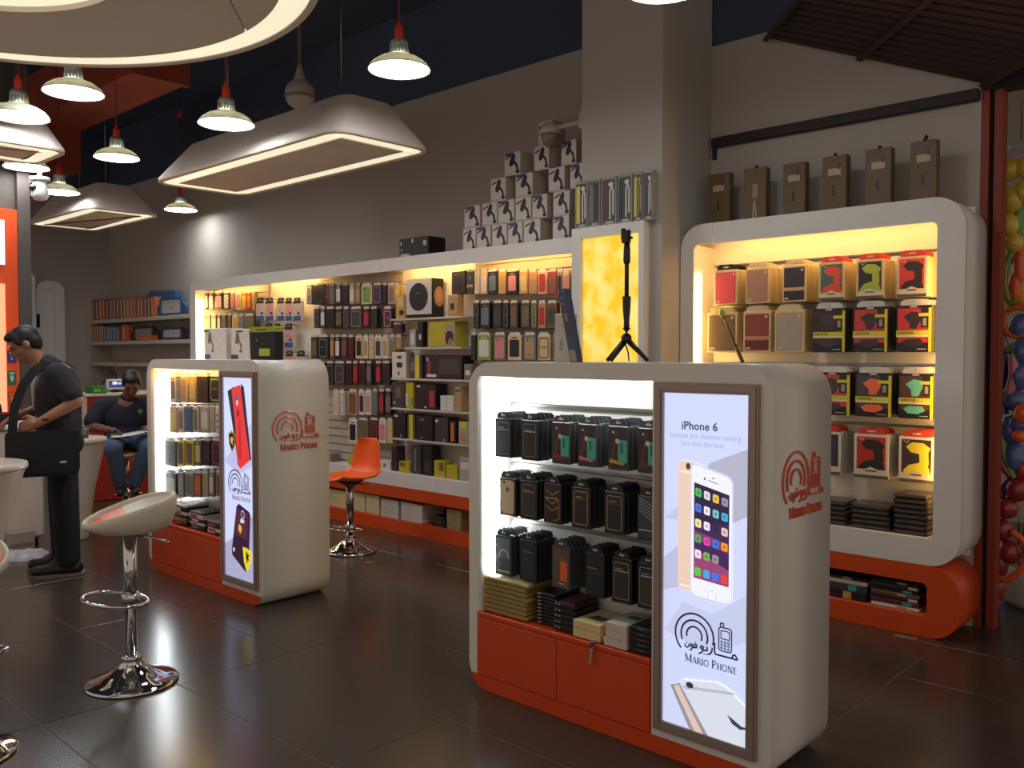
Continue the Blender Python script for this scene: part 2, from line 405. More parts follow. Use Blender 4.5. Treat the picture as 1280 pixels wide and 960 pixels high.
# ---------------------------------------------------------------- pendant lamps
SHADE = M('frosted_shade', (226, 224, 208), .5, trans=.0, var=.02)
nt = SHADE.node_tree
tr = nt.nodes.new('ShaderNodeBsdfTranslucent'); tr.inputs[0].default_value = lin((214, 208, 184)) + (1,)
ms = nt.nodes.new('ShaderNodeMixShader'); ms.inputs[0].default_value = .12
nt.links.new(nt.nodes['Principled BSDF'].outputs[0], ms.inputs[1]); nt.links.new(tr.outputs[0], ms.inputs[2])
nt.links.new(ms.outputs[0], nt.nodes['Material Output'].inputs[0])
BULB = M('lamp_diffuser', (246, 250, 255), .5, emit=LAMP)
HEAT = M('lamp_heat_sink', (168, 170, 160), .5, .3)
REDH = M('red_lamp_holder', (226, 66, 44), .5)
REDC = M('red_cord', (120, 44, 36), .6)
LZ = 3.24
def make_pendant():
    o = Vector((0, 0, 0)); parts = []
    parts.append(('shade', MB().lathe([(.055, .088), (.08, .083), (.125, .066), (.163, .04), (.185, .012), (.19, 0), (.184, .001), (.158, .036), (.122, .06), (.08, .077), (.055, .082)], o, SHADE, 32, cap=False)))
    parts.append(('diffuser', MB().lathe([(0, -.006), (.1, -.004), (.178, .004), (.178, .007), (.1, .012), (0, .02)], o, BULB, 32, cap=False)))
    hs = MB().lathe([(.05, .08), (.05, .14), (.055, .15), (.055, .158), (.046, .178), (.02, .184)], o, HEAT, 24)
    for i in range(18):
        a = 2 * PI * i / 18; c, s_ = math.cos(a), math.sin(a)
        hs.add([(c * .045 - s_ * .003, s_ * .045 + c * .003, .086), (c * .062 - s_ * .003, s_ * .062 + c * .003, .086), (c * .052 - s_ * .003, s_ * .052 + c * .003, .165), (c * .042 - s_ * .003, s_ * .042 + c * .003, .165),
                (c * .045 + s_ * .003, s_ * .045 - c * .003, .086), (c * .062 + s_ * .003, s_ * .062 - c * .003, .086), (c * .052 + s_ * .003, s_ * .052 - c * .003, .165), (c * .042 + s_ * .003, s_ * .042 - c * .003, .165)],
               [(0, 1, 2, 3), (7, 6, 5, 4), (1, 5, 6, 2), (0, 3, 7, 4), (2, 6, 7, 3), (0, 4, 5, 1)], HEAT)
    parts.append(('heat_sink', hs))
    parts.append(('lamp_holder', MB().lathe([(.018, .178), (.026, .182), (.027, .19), (.027, .25), (.02, .258), (.01, .275), (.006, .30)], o, REDH, 16)))
    return [(n, m.mesh(n)) for n, m in parts]
PM = make_pendant()
def pendant(x, y, label, z=LZ):
    t = thing('pendant_lamp', (x, y, z), label, 'pendant lamp', 'pendant lamps in rows')
    for n, me in PM: link(n, me, t)
    link('cord', MB().tube([(0, 0, .29), (0, 0, 4.7 - z)], .0055, REDC, 6).mesh('cord'), t)
    link('ceiling_rose', MB().lathe([(.05, 4.7 - z - .02), (.05, 4.7 - z)], (0, 0, 0), NAVY, 16).mesh('ceiling_rose'), t)
    return t
def lamp_at(px, py, z=LZ):
    p = onZ(px, py, z); return p.x, p.y
for px, py, lb, *zz in ((499, 88, 'lit pendant lamp with red holder nearest the hanging white sphere, above the long tray'),
                   (283, 156, 'lit pendant lamp hanging in front of the long tapered tray', 3.1),
                   (146, 198, 'lit pendant lamp hanging below the orange ceiling duct'),
                   (92, 117, 'lit pendant lamp whose top is hidden by the round ceiling disc'),
                   (24, 147, 'lit pendant lamp above the tapered tray over the orange panel', 3.12),
                   (74, 241, 'lit pendant lamp behind the small security camera', 3.12),
                   (226, 263, 'lit pendant lamp low against the wall near the back corner tray'),
                   (33, 210, 'lit pendant lamp partly hidden under the tapered tray by the orange panel', 3.185),
                   (829, -14, 'lit pendant lamp hanging in front of the wall column')):
    z_ = zz[0] if zz else LZ; t = pendant(*lamp_at(px, py, z_), lb, z_)
    if px == 226:
        c_ = wpos(t); zc = onY(226, 141, c_.y).z - c_.z
        link('cord_connector', MB().lathe([(.006, zc - .05), (.03, zc - .045), (.03, zc + .045), (.006, zc + .05)], (0, 0, 0), REDH, 12).mesh('cord_connector'), t)

# white hanging sphere speaker
SPK = M('cream_speaker', (150, 138, 124), .5, var=.04, scale=12)
p = onZ(375, 118, 3.27)
t = thing('sphere_speaker', (p.x, p.y, 3.27 - .1), 'cream sphere speaker hanging on a rod beside the ceiling disc', 'speaker')
MB().ell((p.x, p.y, 3.27), (.1, .1, .1), SPK, 24, 14).build('body', t)
MB().lathe([(.101, -.012), (.1025, 0), (.101, .012)], (p.x, p.y, 3.25), M('speaker_seam', (110, 100, 90), .6), 24, cap=False).build('seam', t)
MB().lathe([(.045, .085), (.035, .11), (.02, .17), (.012, .2)], (p.x, p.y, 3.27), SPK, 16).build('neck', t)
MB().tube([(p.x, p.y, 3.46), (p.x, p.y, 4.7)], .012, M('speaker_rod', (84, 82, 80), .6)).build('rod', t)

# orange ceiling duct
DUCT = M('orange_duct', (150, 62, 36), .7, var=.2, scale=3)
a = onZ(112, 160, 4.0); b = onZ(232, 105, 4.0)
t = thing('ceiling_duct', ((a.x + b.x) / 2, a.y, 4.0), 'dull orange square duct under the dark ceiling behind the lamps', 'duct')
yy = (a.y + b.y) / 2
MB().box(a.x - .2, b.x, yy - .5, yy, 4.0, 4.5, DUCT).build('duct_run', t)
MB().box(a.x - .75, a.x - .2, yy - .5, yy, 3.555, 4.5, DUCT).build('duct_drop', t)
MB().box(b.x - .05, b.x + .02, yy - .52, yy + .02, 3.98, 4.52, DUCT).build('flange', t)
fx = M('navy_hanger', (60, 60, 66), .7)
for x in (a.x + .4, b.x - .4): MB().tube([(x, yy - .25, 4.5), (x, yy - .25, 4.7)], .01, fx).build('hanger', t)
# ================================================================ shop logo (flat strokes, unit = logo pixel)
def serif_word(art, word, u, v, hbig, hsmall, mat, sp=1.0):
    # serif capitals: thick and thin stems with foot serifs; the first letter of each word is larger
    G = {'M': (1.05, [([(.12, 0), (.12, 1)], .07), ([(.12, 1), (.5, .12)], .17), ([(.5, .12), (.88, 1)], .07), ([(.88, 1), (.88, 0)], .17)], [(.02, .24, 0), (.74, 1.02, 0), (.0, .2, 1), (.8, 1.02, 1)]),
         'A': (.86, [([(.1, 0), (.42, 1)], .07), ([(.42, 1), (.76, 0)], .18), ([(.2, .33), (.64, .33)], .06)], [(0, .24, 0), (.6, .9, 0)]),
         'R': (.82, [([(.2, 0), (.2, 1)], .17), ([(.2, .97), (.5, .95), (.62, .76), (.5, .54), (.2, .5)], .1), ([(.42, .5), (.74, .02)], .15)], [(.06, .36, 0), (.62, .88, 0), (.06, .3, 1)]),
         'I': (.42, [([(.2, 0), (.2, 1)], .18)], [(.04, .36, 0), (.04, .36, 1)]),
         'O': (.9, [([(.44 + .36 * math.cos(a * PI / 8), .5 + .49 * math.sin(a * PI / 8)) for a in range(17)], .12)], []),
         'P': (.74, [([(.2, 0), (.2, 1)], .17), ([(.2, .97), (.5, .95), (.62, .73), (.5, .5), (.2, .46)], .1)], [(.06, .36, 0), (.06, .3, 1)]),
         'H': (.95, [([(.2, 0), (.2, 1)], .17), ([(.74, 0), (.74, 1)], .17), ([(.2, .5), (.74, .5)], .07)], [(.05, .35, 0), (.6, .9, 0), (.05, .35, 1), (.6, .9, 1)]),
         'N': (.95, [([(.18, 0), (.18, 1)], .07), ([(.18, 1), (.76, 0)], .17), ([(.76, 0), (.76, 1)], .07)], [(.06, .3, 0), (.04, .24, 1), (.64, .9, 1)]),
         'E': (.76, [([(.2, 0), (.2, 1)], .17), ([(.2, .97), (.64, .97)], .07), ([(.2, .5), (.52, .5)], .07), ([(.2, .03), (.66, .03)], .07)], [(.06, .3, 0), (.06, .3, 1)])}
    first = True
    for ch in word:
        if ch == ' ': u += hsmall * .45; first = True; continue
        h = hbig if first else hsmall; first = False; wd, st, sf = G[ch]
        for pts, k in st: art.stroke([(u + a * h, v + b * h) for a, b in pts], k * h, mat)
        for a, b, c in sf: art.rect(u + a * h, u + b * h, v + c * h - (.06 * h if c else 0), v + c * h + (0 if c else .06 * h), mat)
        u += wd * h * sp
    return u
def logo(mat, bold=1.):
    A = Art(); s = bold; A.hold = True
    A.arc(0, 0, 98, 226, -14, 8.5 * s, mat, 30); A.arc(0, 0, 68, 206, -22, 8.5 * s, mat, 24); A.arc(0, 0, 39, 196, -26, 8 * s, mat, 18)
    # mobile phone icon
    A.stroke(rrect(124, 186, -38, 66, 12, 4), 5.5 * s, mat, True)
    A.stroke([(132, 66), (132, 84), (146, 84), (146, 68)], 6 * s, mat)
    A.stroke(rrect(134, 176, 16, 52, 3, 2), 4.5 * s, mat, True)
    for i in range(3):
        for j in range(3): A.arc(138 + 17 * i, 2 - 14 * j, 4.6, 0, 360, 3.6 * s, mat, 10)
    # Arabic lettering read from the right: the closed letter, its long joining line, the upright, then the smaller letters
    A.stroke([(212, -54), (204, -42), (192, -46), (190, -56), (202, -62), (214, -60), (212, -50)], 7 * s, mat)
    A.stroke([(192, -60), (110, -60), (104, -56), (103, -10)], 8 * s, mat)
    A.stroke([(92, -34), (90, -52), (80, -66), (68, -70)], 7.5 * s, mat)
    A.stroke([(66, -36), (66, -54), (50, -56), (44, -54)], 7.5 * s, mat)
    A.ell(62, -72, 3.6, 3.6, mat, 8); A.ell(51, -72, 3.6, 3.6, mat, 8)
    A.stroke([(44, -54), (48, -42), (38, -38), (32, -48), (44, -54), (42, -64), (30, -74), (22, -74)], 7 * s, mat)
    A.stroke([(12, -52), (14, -40), (4, -38), (2, -50), (12, -54), (-2, -56), (-8, -54)], 6.5 * s, mat); A.ell(8, -29, 3.4, 3.4, mat, 8)
    A.stroke([(-8, -54), (-6, -44), (-16, -42), (-18, -52), (-8, -54), (-14, -68), (-24, -70)], 6.5 * s, mat)
    A.stroke([(-26, -42), (-26, -54), (-36, -62), (-46, -58), (-48, -46)], 6.5 * s, mat); A.ell(-37, -40, 3.4, 3.4, mat, 8)
    serif_word(A, 'MARIO PHONE', -48, -126, 36, 29, mat, .98)
    return A

# ================================================================ hanging packs
_PB = {}
def pack_mesh(w, h, t, mat):
    k = (round(w, 3), round(h, 3), round(t, 3), mat.name)
    if k not in _PB: _PB[k] = MB().bbox(-w / 2, w / 2, 0, t, 0, h, mat, .0025).mesh('case_pack')
    return _PB[k]
_TB = {}
def tab_mesh(w, h, mat, holes=True):
    k = (round(w, 3), round(h, 3), mat.name)
    if k not in _TB:
        mb = MB(); a = w / 2
        mb.prism([(-a, 0), (a, 0), (a, h * .55), (a * .7, h), (-a * .7, h), (-a, h * .55)], 'y', .003, .006, mat)
        mb.box(-a * .28, a * .28, .002, .0028, h * .35, h * .6, ink((200, 198, 190)))
        _TB[k] = mb.mesh('hanger_tab')
    return _TB[k]
_AC = {}
def art_mesh(key, fn):
    if key not in _AC: _AC[key] = fn().mb((0, 0, 0)).mesh('front_print')
    return _AC[key]
def hang(x, y, z, w, h, t, n, dy, body, key, fn, label, back_label, group, tabm=None, tabh=.03, cat='case pack', name='case_pack', tabs_all=True, jit=0.):
    """n packs one behind the other; (x, y, z) = centre of the front pack's front face at its lower edge"""
    out = []
    for i in range(n):
        jx = random.uniform(-jit, jit) if i else 0; jz = random.uniform(-jit, jit) if i else 0
        o = link(name, pack_mesh(w, h, t, body), None, (x + jx, y + i * dy, z + jz))
        tag(o, label if i == 0 else back_label, cat, group)
        if i == 0 and fn: link('front_print', art_mesh(key, fn), o)
        if tabm and (i == 0 or tabs_all): link('hanger_tab', tab_mesh(w * .8, tabh, tabm), o, (0, 0, h))
        out.append(o)
    return out
BOXK = M('glossy_black_box', (26, 28, 32), .28, var=.08, scale=20)
CLEARP = M('smoky_clear_box', (64, 68, 70), .15, var=.1, scale=12)

def a_frame(w, h, c, bar=None, inner=(30, 30, 32)):
    def f():
        A = Art(); m = ink(c)
        A.rr(-w * .40, w * .40, h * .06, h * .94, w * .06, ink((34, 36, 40)))
        A.stroke(rrect(-w * .36, w * .36, h * .1, h * .9, w * .08, 3), w * .025, m, True)
        A.rr(-w * .3, w * .3, h * .14, h * .66, w * .04, ink(inner))
        A.rect(-w * .3, w * .34, h * .70, h * .73, ink(bar or c)); A.rect(-w * .26, w * .1, h * .76, h * .78, m)
        return A
    return f
def a_teal(w, h, c2):
    def f():
        A = Art()
        A.rect(-w * .46, w * .46, h * .03, h * .97, ink((54, 40, 40)))
        A.poly([(-w * .4, h * .1), (-w * .1, h * .9), (0, h * .9), (-w * .28, h * .1)], ink((110, 40, 48)))
        A.poly([(-w * .42, h * .16), (w * .3, h * .12), (w * .34, h * .17), (-w * .4, h * .25)], ink(c2))
        A.poly([(w * .02, h * .2), (w * .46, h * .18), (w * .46, h * .68), (0, h * .7)], ink((80, 172, 150)))
        A.ell(-w * .02, h * .66, w * .1, w * .1, ink((196, 200, 196))); A.ell(-w * .22, h * .86, w * .05, w * .05, ink((200, 196, 190)))
        A.rect(w * .14, w * .2, h * .38, h * .62, ink((30, 60, 54))); A.rect(w * .26, w * .3, h * .4, h * .64, ink((60, 130, 112)))
        return A
    return f
def a_phone(w, h, c, cam=True):
    def f():
        A = Art(); A.rr(-w * .42, w * .42, h * .05, h * .95, w * .16, ink(tuple(max(0, v - 45) for v in c))); A.rr(-w * .39, w * .39, h * .065, h * .935, w * .15, ink(c, .3))
        A.ell(-w * .2, h * .88, w * .07, w * .07, ink((40, 40, 44))); A.ell(w * .0, h * .70, w * .1, w * .11, ink((92, 98, 104)))
        return A
    return f
def a_chevron(w, h):
    def f():
        A = Art(); g = ink((176, 138, 84)); A.rect(-w * .45, w * .45, h * .04, h * .96, ink((40, 34, 30)))
        for k, v in enumerate((.72, .5, .32)): A.stroke([(-w * .36, h * (v + .12)), (0, h * v), (w * .36, h * (v + .12))], w * .04, g)
        A.stroke([(w * .38, h * .62), (w * .4, h * .14), (w * .1, h * .08)], w * .035, g); A.rect(-w * .4, w * .35, h * .62, h * .66, ink((190, 110, 90)))
        return A
    return f
def a_stripe(w, h, c):
    def f():
        A = Art(); A.rect(-w * .46, w * .46, h * .04, h * .96, ink((56, 64, 74)))
        for k in range(5): A.stroke([(-w * .4, h * (.95 - .07 * k)), (w * .44, h * (.72 - .09 * k))], w * .03, ink(c))
        A.rect(-w * .4, w * .4, h * .2, h * .23, ink(c)); return A
    return f
def a_arch(w, h):
    def f():
        A = Art(); A.rr(-w * .4, w * .42, h * .05, h * .95, w * .06, ink((96, 106, 110)))
        A.arc(w * .05, h * .45, w * .3, 0, 180, w * .1, ink((168, 172, 168)), 10, h * .2); A.rect(-w * .26, w * .38, h * .12, h * .44, ink((70, 78, 84)))
        A.rect(-w * .4, w * .42, h * .1, h * .13, ink((200, 190, 160))); return A
    return f
def a_orange(w, h):
    def f():
        A = Art(); A.rect(-w * .44, w * .44, h * .04, h * .96, ink((98, 78, 66))); A.rr(-w * .02, w * .36, h * .2, h * .66, w * .05, ink((226, 104, 24)))
        A.rect(-w * .1, w * .2, h * .12, h * .14, ink((210, 210, 204))); A.poly([(-w * .4, h * .8), (w * .4, h * .62), (w * .4, h * .68), (-w * .4, h * .86)], ink((120, 100, 88))); return A
    return f
def a_greenline(w, h):
    def f():
        A = Art(); A.rect(-w * .45, w * .45, h * .04, h * .96, ink((34, 32, 32))); A.rect(-w * .38, w * .1, h * .64, h * .67, ink((60, 160, 90)))
        A.rect(-w * .38, w * .4, h * .55, h * .56, ink((86, 84, 84))); return A
    return f

# ================================================================ display kiosks
def kiosk(X0, X1, label, warm_top, poster_fn, led_mat, tube_foot=.40):
    Y1 = YK + .48; H = 1.5; r = .125; tk = .055
    k = thing('display_kiosk', ((X0 + X1) / 2, YK + .24, 0), label, 'display kiosk')
    MB().ring(rrect(X0, X1, 0, H, r, 8), rrect(X0 + tk, X1 - tk, tk, H - .04, .06, 8), 'y', YK, Y1, WHITE).build('shell', k)
    MB().box(X0 + .05, X1 - .05, YK + .0005, YK + .012, H - .064, H - .03, WHITE).build('front_lip', k)
    pl = X1 - .495                                      # left edge of the poster column
    yb = 3.058
    MB().box(X0 + tk, X1 - tk, yb, yb + .02, tk, H - .075, WHITE).build('back_panel', k)
    MB().box(X0 + tk, X1 - tk, Y1 - .03, Y1 - .01, tk, H - .075, WHITE).build('rear_panel', k)
    MB().box(pl, X1 - .05, YK + .001, yb, .05, H - .045, WHITE).build('poster_column', k)
    # orange plinth: full-width foot strip with rounded corners, drawer block with lip
    def strip(z):
        P = [(a, b) for a, b in rrect(X0, X1, 0, H, r, 8)]
        lo = [p for p in P if p[1] < z]; ar = r - math.sqrt(max(0, r * r - (r - z) ** 2))
        left = sorted([p for p in lo if p[0] < (X0 + X1) / 2], key=lambda p: -p[1]); right = sorted([p for p in lo if p[0] > (X0 + X1) / 2], key=lambda p: p[1])
        return [(X0 + ar, z)] + left + right + [(X1 - ar, z)]
    MB().prism(strip(.066), 'y', YK - .004, YK, ORANGE).build('foot_strip', k)
    pb_ = MB().box(X0 + tk, pl, YK + .002, yb, .05, .352, ORANGE).build('plinth', k)
    xm = (X0 + tk + pl) / 2
    for xa_, xb_ in ((X0 + tk, xm - .0015), (xm + .0015, pl - .004)): MB().bbox(xa_, xb_, YK - .006, YK + .004, .068, .33, ORANGE, .003).build('drawer', k)
    MB().bbox(X0 + tk, pl - .002, YK - .007, YK + .008, .337, .357, ORANGE, .003).build('lip', k)
    # tubes
    xi = X0 + tk
    MB().bbox(xi, xi + .025, YK + .035, YK + .127, tube_foot, 1.345, led_mat, .006).build('light_tube', k)
    MB().bbox(xi + .02, pl - .02, YK + .015, YK + .05, H - .061, H - .043, warm_top, .004).build('top_light_tube', k)
    # poster frame, backlit sheet
    f0, f1, g0, g1 = X1 - .476, X1 - .048, .10, 1.43
    fr = MB()
    fw = .038
    O_ = [(f0, g0), (f1, g0), (f1, g1), (f0, g1)]; I_ = [(f0 + fw, g0 + fw), (f1 - fw, g0 + fw), (f1 - fw, g1 - fw), (f0 + fw, g1 - fw)]
    fr.ring(O_, I_, 'y', YK - .018, YK + .001, BRONZE, False)
    O2 = [(a + (.008 if a < (f0 + f1) / 2 else -.008), b + (.008 if b < .7 else -.008)) for a, b in O_]
    I2 = [(a - (.01 if a < (f0 + f1) / 2 else -.01), b - (.01 if b < .7 else -.01)) for a, b in I_]
    fr.ring(O2, I2, 'y', YK - .024, YK - .018, BRONZE, False)
    fr.build('poster_frame', k)
    ps = MB().box(f0 + fw, f1 - fw, YK - .006, YK + .001, g0 + fw, g1 - fw, lit((206, 216, 252))).build('backlit_poster', k)
    W_, H_ = f1 - f0 - 2 * fw, g1 - g0 - 2 * fw
    poster_fn(W_, H_).mb((f0 + fw, YK - .006, g0 + fw), '-y', step=.00025).build('poster_print', ps)
    # raised shop logo on the side
    A = Art(); s = .33 / 312
    A.merge(logo(M('raised_red_letters', (214, 92, 66), .25, coat=.5), .85), lambda u, v: (u * s, v * s))
    A.mb((X1, YK + .068 + 98 * s, 1.082), '+x', depth=.007).build('raised_logo', k)
    return k, xi, pl, yb
def rails(k, xi, pl, yb, zs):
    for z in zs: MB().bbox(xi + .01, pl, yb - .02, yb, z - .008, z + .008, STEEL, .003).build('rail', k)
def prong(k, x, z, yf, yb): MB().tube([(x, yb - .01, z), (x, yf + .004, z), (x, yf - .004, z + .008)], .0028, STEEL, 6).build('hook', k)

# ---- poster prints
def poster_phone(W, H):
    A = Art(); k = lit
    # folded-paper facets
    A.poly([(0, H * .62), (W * .3, H * .69), (W * .52, H * .77), (W * .3, H * .62)], k((192, 200, 234)))
    A.poly([(W * .32, H * .71), (W * .56, H * .80), (W, H * .85), (W, H * .66), (W * .6, H * .6)], k((178, 180, 204)))
    A.poly([(0, H * .28), (W * .25, H * .38), (W * .6, H * .36), (W, H * .44), (W, H * .3), (W * .5, H * .24)], k((196, 204, 238)))
    A.poly([(0, H * .5), (W * .2, H * .55), (W * .2, H * .42), (0, H * .4)], k((186, 192, 226)))
    # headings
    A.text('iPhone 6', W * .43, H * .893, .030, k((56, 60, 84)), bold=True)
    A.text('because you deserve nothing', W * .49, H * .868, .0205, k((146, 154, 190)), wide=.86)
    A.text('less than the best', W * .47, H * .845, .0205, k((146, 154, 190)), wide=.86)
    # phone in gold seen edge-on, and white-faced phone drawn in slight perspective
    B = A; A = Art()
    A.rr(W * .18, W * .44, H * .415, H * .80, W * .07, k((232, 206, 190)))
    A.rect(W * .20, W * .40, H * .765, H * .77, k((246, 232, 222))); A.rect(W * .20, W * .40, H * .425, H * .43, k((246, 232, 222)))
    A.ell(W * .30, H * .784, W * .028, H * .010, k((70, 62, 66)))
    A.rr(W * .33, W * .825, H * .40, H * .80, W * .075, k((206, 210, 226))); A.rr(W * .342, W * .815, H * .405, H * .795, W * .07, k((238, 242, 255)))
    sx0, sx1, sy0, sy1 = W * .375, W * .785, H * .458, H * .742
    A.rect(sx0, sx1, sy0, sy1, k((66, 40, 92))); A.poly([(sx0, sy0), (sx1, sy0), (sx1, sy0 + H * .05), (sx0, sy0 + H * .09)], k((150, 70, 120)))
    A.poly([(sx0, H * .575), (sx1, H * .56), (sx1, H * .59), (sx0, H * .60)], k((120, 70, 96))); A.poly([(sx0, H * .62), (sx1, H * .65), (sx1, sy1), (sx0, sy1)], k((46, 34, 70)))
    ic = [(70, 190, 90), (220, 224, 236), (240, 190, 80), (150, 150, 170), (70, 120, 220), (236, 236, 240), (120, 190, 210), (60, 180, 230),
          (240, 230, 160), (232, 234, 244), (50, 44, 70), (230, 200, 190), (90, 160, 110), (226, 70, 180), (60, 120, 230), (246, 150, 50),
          (240, 232, 236), (120, 180, 80), (150, 150, 160), None]
    A.k += 1; A.hold = True
    for i, c in enumerate(ic):
        if not c: continue
        u = sx0 + (i % 4 + .5) * (sx1 - sx0) / 4; v = sy1 - H * .026 - (i // 4) * H * .046
        A.rr(u - W * .036, u + W * .036, v - H * .0125, v + H * .0125, W * .016, k(c), 2)
        A.k += 1; A.ell(u, v, W * .015, H * .006, k(tuple(int(x * .75) for x in c)), 8); A.k -= 1
    for i, c in enumerate(((90, 200, 80), (70, 170, 240), (60, 120, 230), (230, 70, 60))):
        u = sx0 + (i + .5) * (sx1 - sx0) / 4; A.rr(u - W * .036, u + W * .036, sy0 + H * .008, sy0 + H * .033, W * .016, k(c), 2)
    A.hold = False; A.k += 2
    A.rect(W * .54, W * .66, H * .762, H * .765, k((130, 134, 150))); A.ell(W * .5, H * .764, W * .012, H * .004, k((90, 94, 110))); A.ell(W * .6, H * .775, W * .01, H * .003, k((110, 114, 130)))
    A.arc(W * .6, H * .417, W * .05, 0, 360, W * .01, k((196, 196, 206)), 20, H * .016)
    v0, v1 = H * .40, H * .79
    B.merge(A, lambda u, v: (u, v - max(0, u - W * .33) * (.05 + .21 * (v - v0) / (v1 - v0)))); A = B
    # logo
    s = W * .73 / 312
    A.merge(logo(k((26, 32, 62)), 1.0), lambda u, v: (W * .16 + (u + 98) * s, H * .285 + v * s))
    # silver phone backs lying across the foot of the sheet
    H0 = H; H = H * .76
    A.poly([(W * .10, H * .155), (W * .24, H * .175), (W * .62, 0), (W * .34, 0)], k((150, 146, 156)))
    A.poly([(W * .14, H * .155), (W * .2, H * .165), (W * .5, 0), (W * .4, 0)], k((222, 196, 184)))
    A.poly([(W * .22, H * .168), (W * .26, H * .19), (W * .66, H * .215), (W * .78, H * .205), (W, H * .15), (W, 0), (W * .56, 0)], k((214, 222, 238)))
    A.poly([(W * .24, H * .165), (W * .84, H * .195), (W * .88, H * .188), (W * .28, H * .155)], k((178, 186, 206)))
    A.ell(W * .34, H * .175, W * .045, H * .012, k((48, 50, 66))); A.ell(W * .43, H * .176, W * .018, H * .005, k((210, 190, 150)))
    A.poly([(W * .78, H * .105), (W * .84, H * .095), (W * .95, H * .075), (W, H * .078), (W, H * .07), (W * .93, H * .062), (W * .84, H * .075)], k((60, 66, 92)))
    H = H0
    return A
def poster_cases(W, H):
    A = Art(); k = lit
    A.poly([(0, H * .58), (W * .4, H * .66), (W, H * .8), (W, H * .58), (W * .5, H * .52)], k((186, 188, 230)))
    A.poly([(0, H * .16), (W * .3, H * .2), (W, H * .34), (W, 0), (0, 0)], k((170, 170, 206)))
    # red car-styled case with black rims
    A.poly([(W * .14, H * .93), (W * .36, H * .955), (W * .62, H * .90), (W * .60, H * .62), (W * .46, H * .58), (W * .4, H * .66)], k((36, 38, 54)))
    A.poly([(W * .60, H * .97), (W * .70, H * .955), (W * .92, H * .60), (W * .84, H * .60), (W * .58, H * .9)], k((36, 38, 54)))
    A.poly([(W * .28, H * .945), (W * .58, H * .965), (W * .72, H * .78), (W * .88, H * .60), (W * .56, H * .55), (W * .46, H * .57), (W * .40, H * .76)], k((220, 56, 60)))
    A.ell(W * .45, H * .90, W * .045, H * .018, k((90, 90, 120))); A.ell(W * .47, H * .875, W * .03, H * .014, k((210, 206, 226))); A.ell(W * .5, H * .825, W * .05, H * .02, k((120, 40, 56)))
    A.poly([(W * .50, H * .6), (W * .54, H * .8), (W * .58, H * .8), (W * .60, H * .6)], k((180, 40, 50)))
    A.poly([(W * .16, H * .72), (W * .28, H * .735), (W * .40, H * .715), (W * .39, H * .66), (W * .28, H * .625), (W * .18, H * .665)], k((150, 128, 70)))
    A.poly([(W * .185, H * .712), (W * .28, H * .724), (W * .375, H * .708), (W * .365, H * .664), (W * .28, H * .636), (W * .205, H * .668)], k((24, 22, 24)))
    A.poly([(W * .24, H * .70), (W * .30, H * .705), (W * .34, H * .69), (W * .30, H * .68), (W * .32, H * .66), (W * .26, H * .67), (W * .23, H * .685)], k((206, 170, 80)))
    # logo
    s = W * .74 / 312
    A.merge(logo(k((70, 40, 84)), 1.15), lambda u, v: (W * .15 + (u + 98) * s, H * .475 + v * s))
    # dark case with yellow shield
    A.poly([(W * .42, H * .36), (W * .5, H * .375), (W * .84, H * .345), (W * .88, H * .33), (W * .80, H * .07), (W * .70, H * .045), (W * .26, H * .11), (W * .24, H * .135)], k((46, 26, 50)))
    A.poly([(W * .44, H * .352), (W * .82, H * .335), (W * .76, H * .2), (W * .34, H * .22)], k((84, 36, 62)))
    A.ell(W * .63, H * .325, W * .06, H * .022, k((190, 190, 216))); A.ell(W * .63, H * .325, W * .045, H * .016, k((60, 56, 84))); A.rr(W * .54, W * .68, H * .282, H * .302, W * .03, k((206, 206, 230)))
    A.poly([(W * .5, H * .275), (W * .58, H * .268), (W * .60, H * .25), (W * .54, H * .225), (W * .48, H * .25)], k((226, 180, 40)))
    A.poly([(W * .62, H * .165), (W * .76, H * .165), (W * .90, H * .15), (W * .90, H * .11), (W * .80, H * .06), (W * .74, H * .05), (W * .66, H * .09)], k((232, 214, 40)))
    A.poly([(W * .72, H * .148), (W * .76, H * .146), (W * .79, H * .135), (W * .86, H * .132), (W * .80, H * .124), (W * .84, H * .1), (W * .79, H * .108), (W * .77, H * .088), (W * .745, H * .092), (W * .755, H * .112), (W * .72, H * .108), (W * .735, H * .126)], k((24, 20, 20)))
    A.rr(W * .29, W * .35, H * .13, H * .15, W * .01, k((210, 210, 226)))
    return A

K1, xi1, pl1, yb1 = kiosk(-2.908, -1.405, 'white and orange kiosk with white smartphone poster and black boxed cases', cool_tube(), poster_phone, cool_tube(), .535)
K2, xi2, pl2, yb2 = kiosk(-6.22, -4.686, 'white and orange kiosk with red phone case poster and coloured packs', warm_tube(), poster_cases, cool_tube())

# ---- near kiosk stock
rails(K1, xi1, pl1, yb1, (1.30, 1.02, .755, .51))
YP = YK + .05
g1 = 'boxed cases on the kiosk with the smartphone poster'
def k1row(row, rz, zb, hh, items):
    for i, (px0, px1, py, w, key, fn, body, desc) in enumerate(items):
        xc = (onY(px0, py, YP).x + onY(px1, py, YP).x) / 2
        lab = '%s, %s from tube, %s rail of smartphone kiosk' % (desc, ORD[i], row)
        bl = 'case boxes queued behind the %s front box, %s rail of smartphone kiosk' % (ORD[i], row)
        n = 5
        w = min(w, .108); xc = min(xc, pl1 - w / 2 - .004)
        hang(xc, YP, zb, w, hh, .024, n, .029, body, ('k1', row, i), fn, lab, bl, g1, BLACK if body is BOXK else CLEARP, .028, 'phone case', 'boxed_phone_case', jit=.002)
        prong(K1, xc, zb + hh + .013, YP, yb1)
w, h = .1, .178
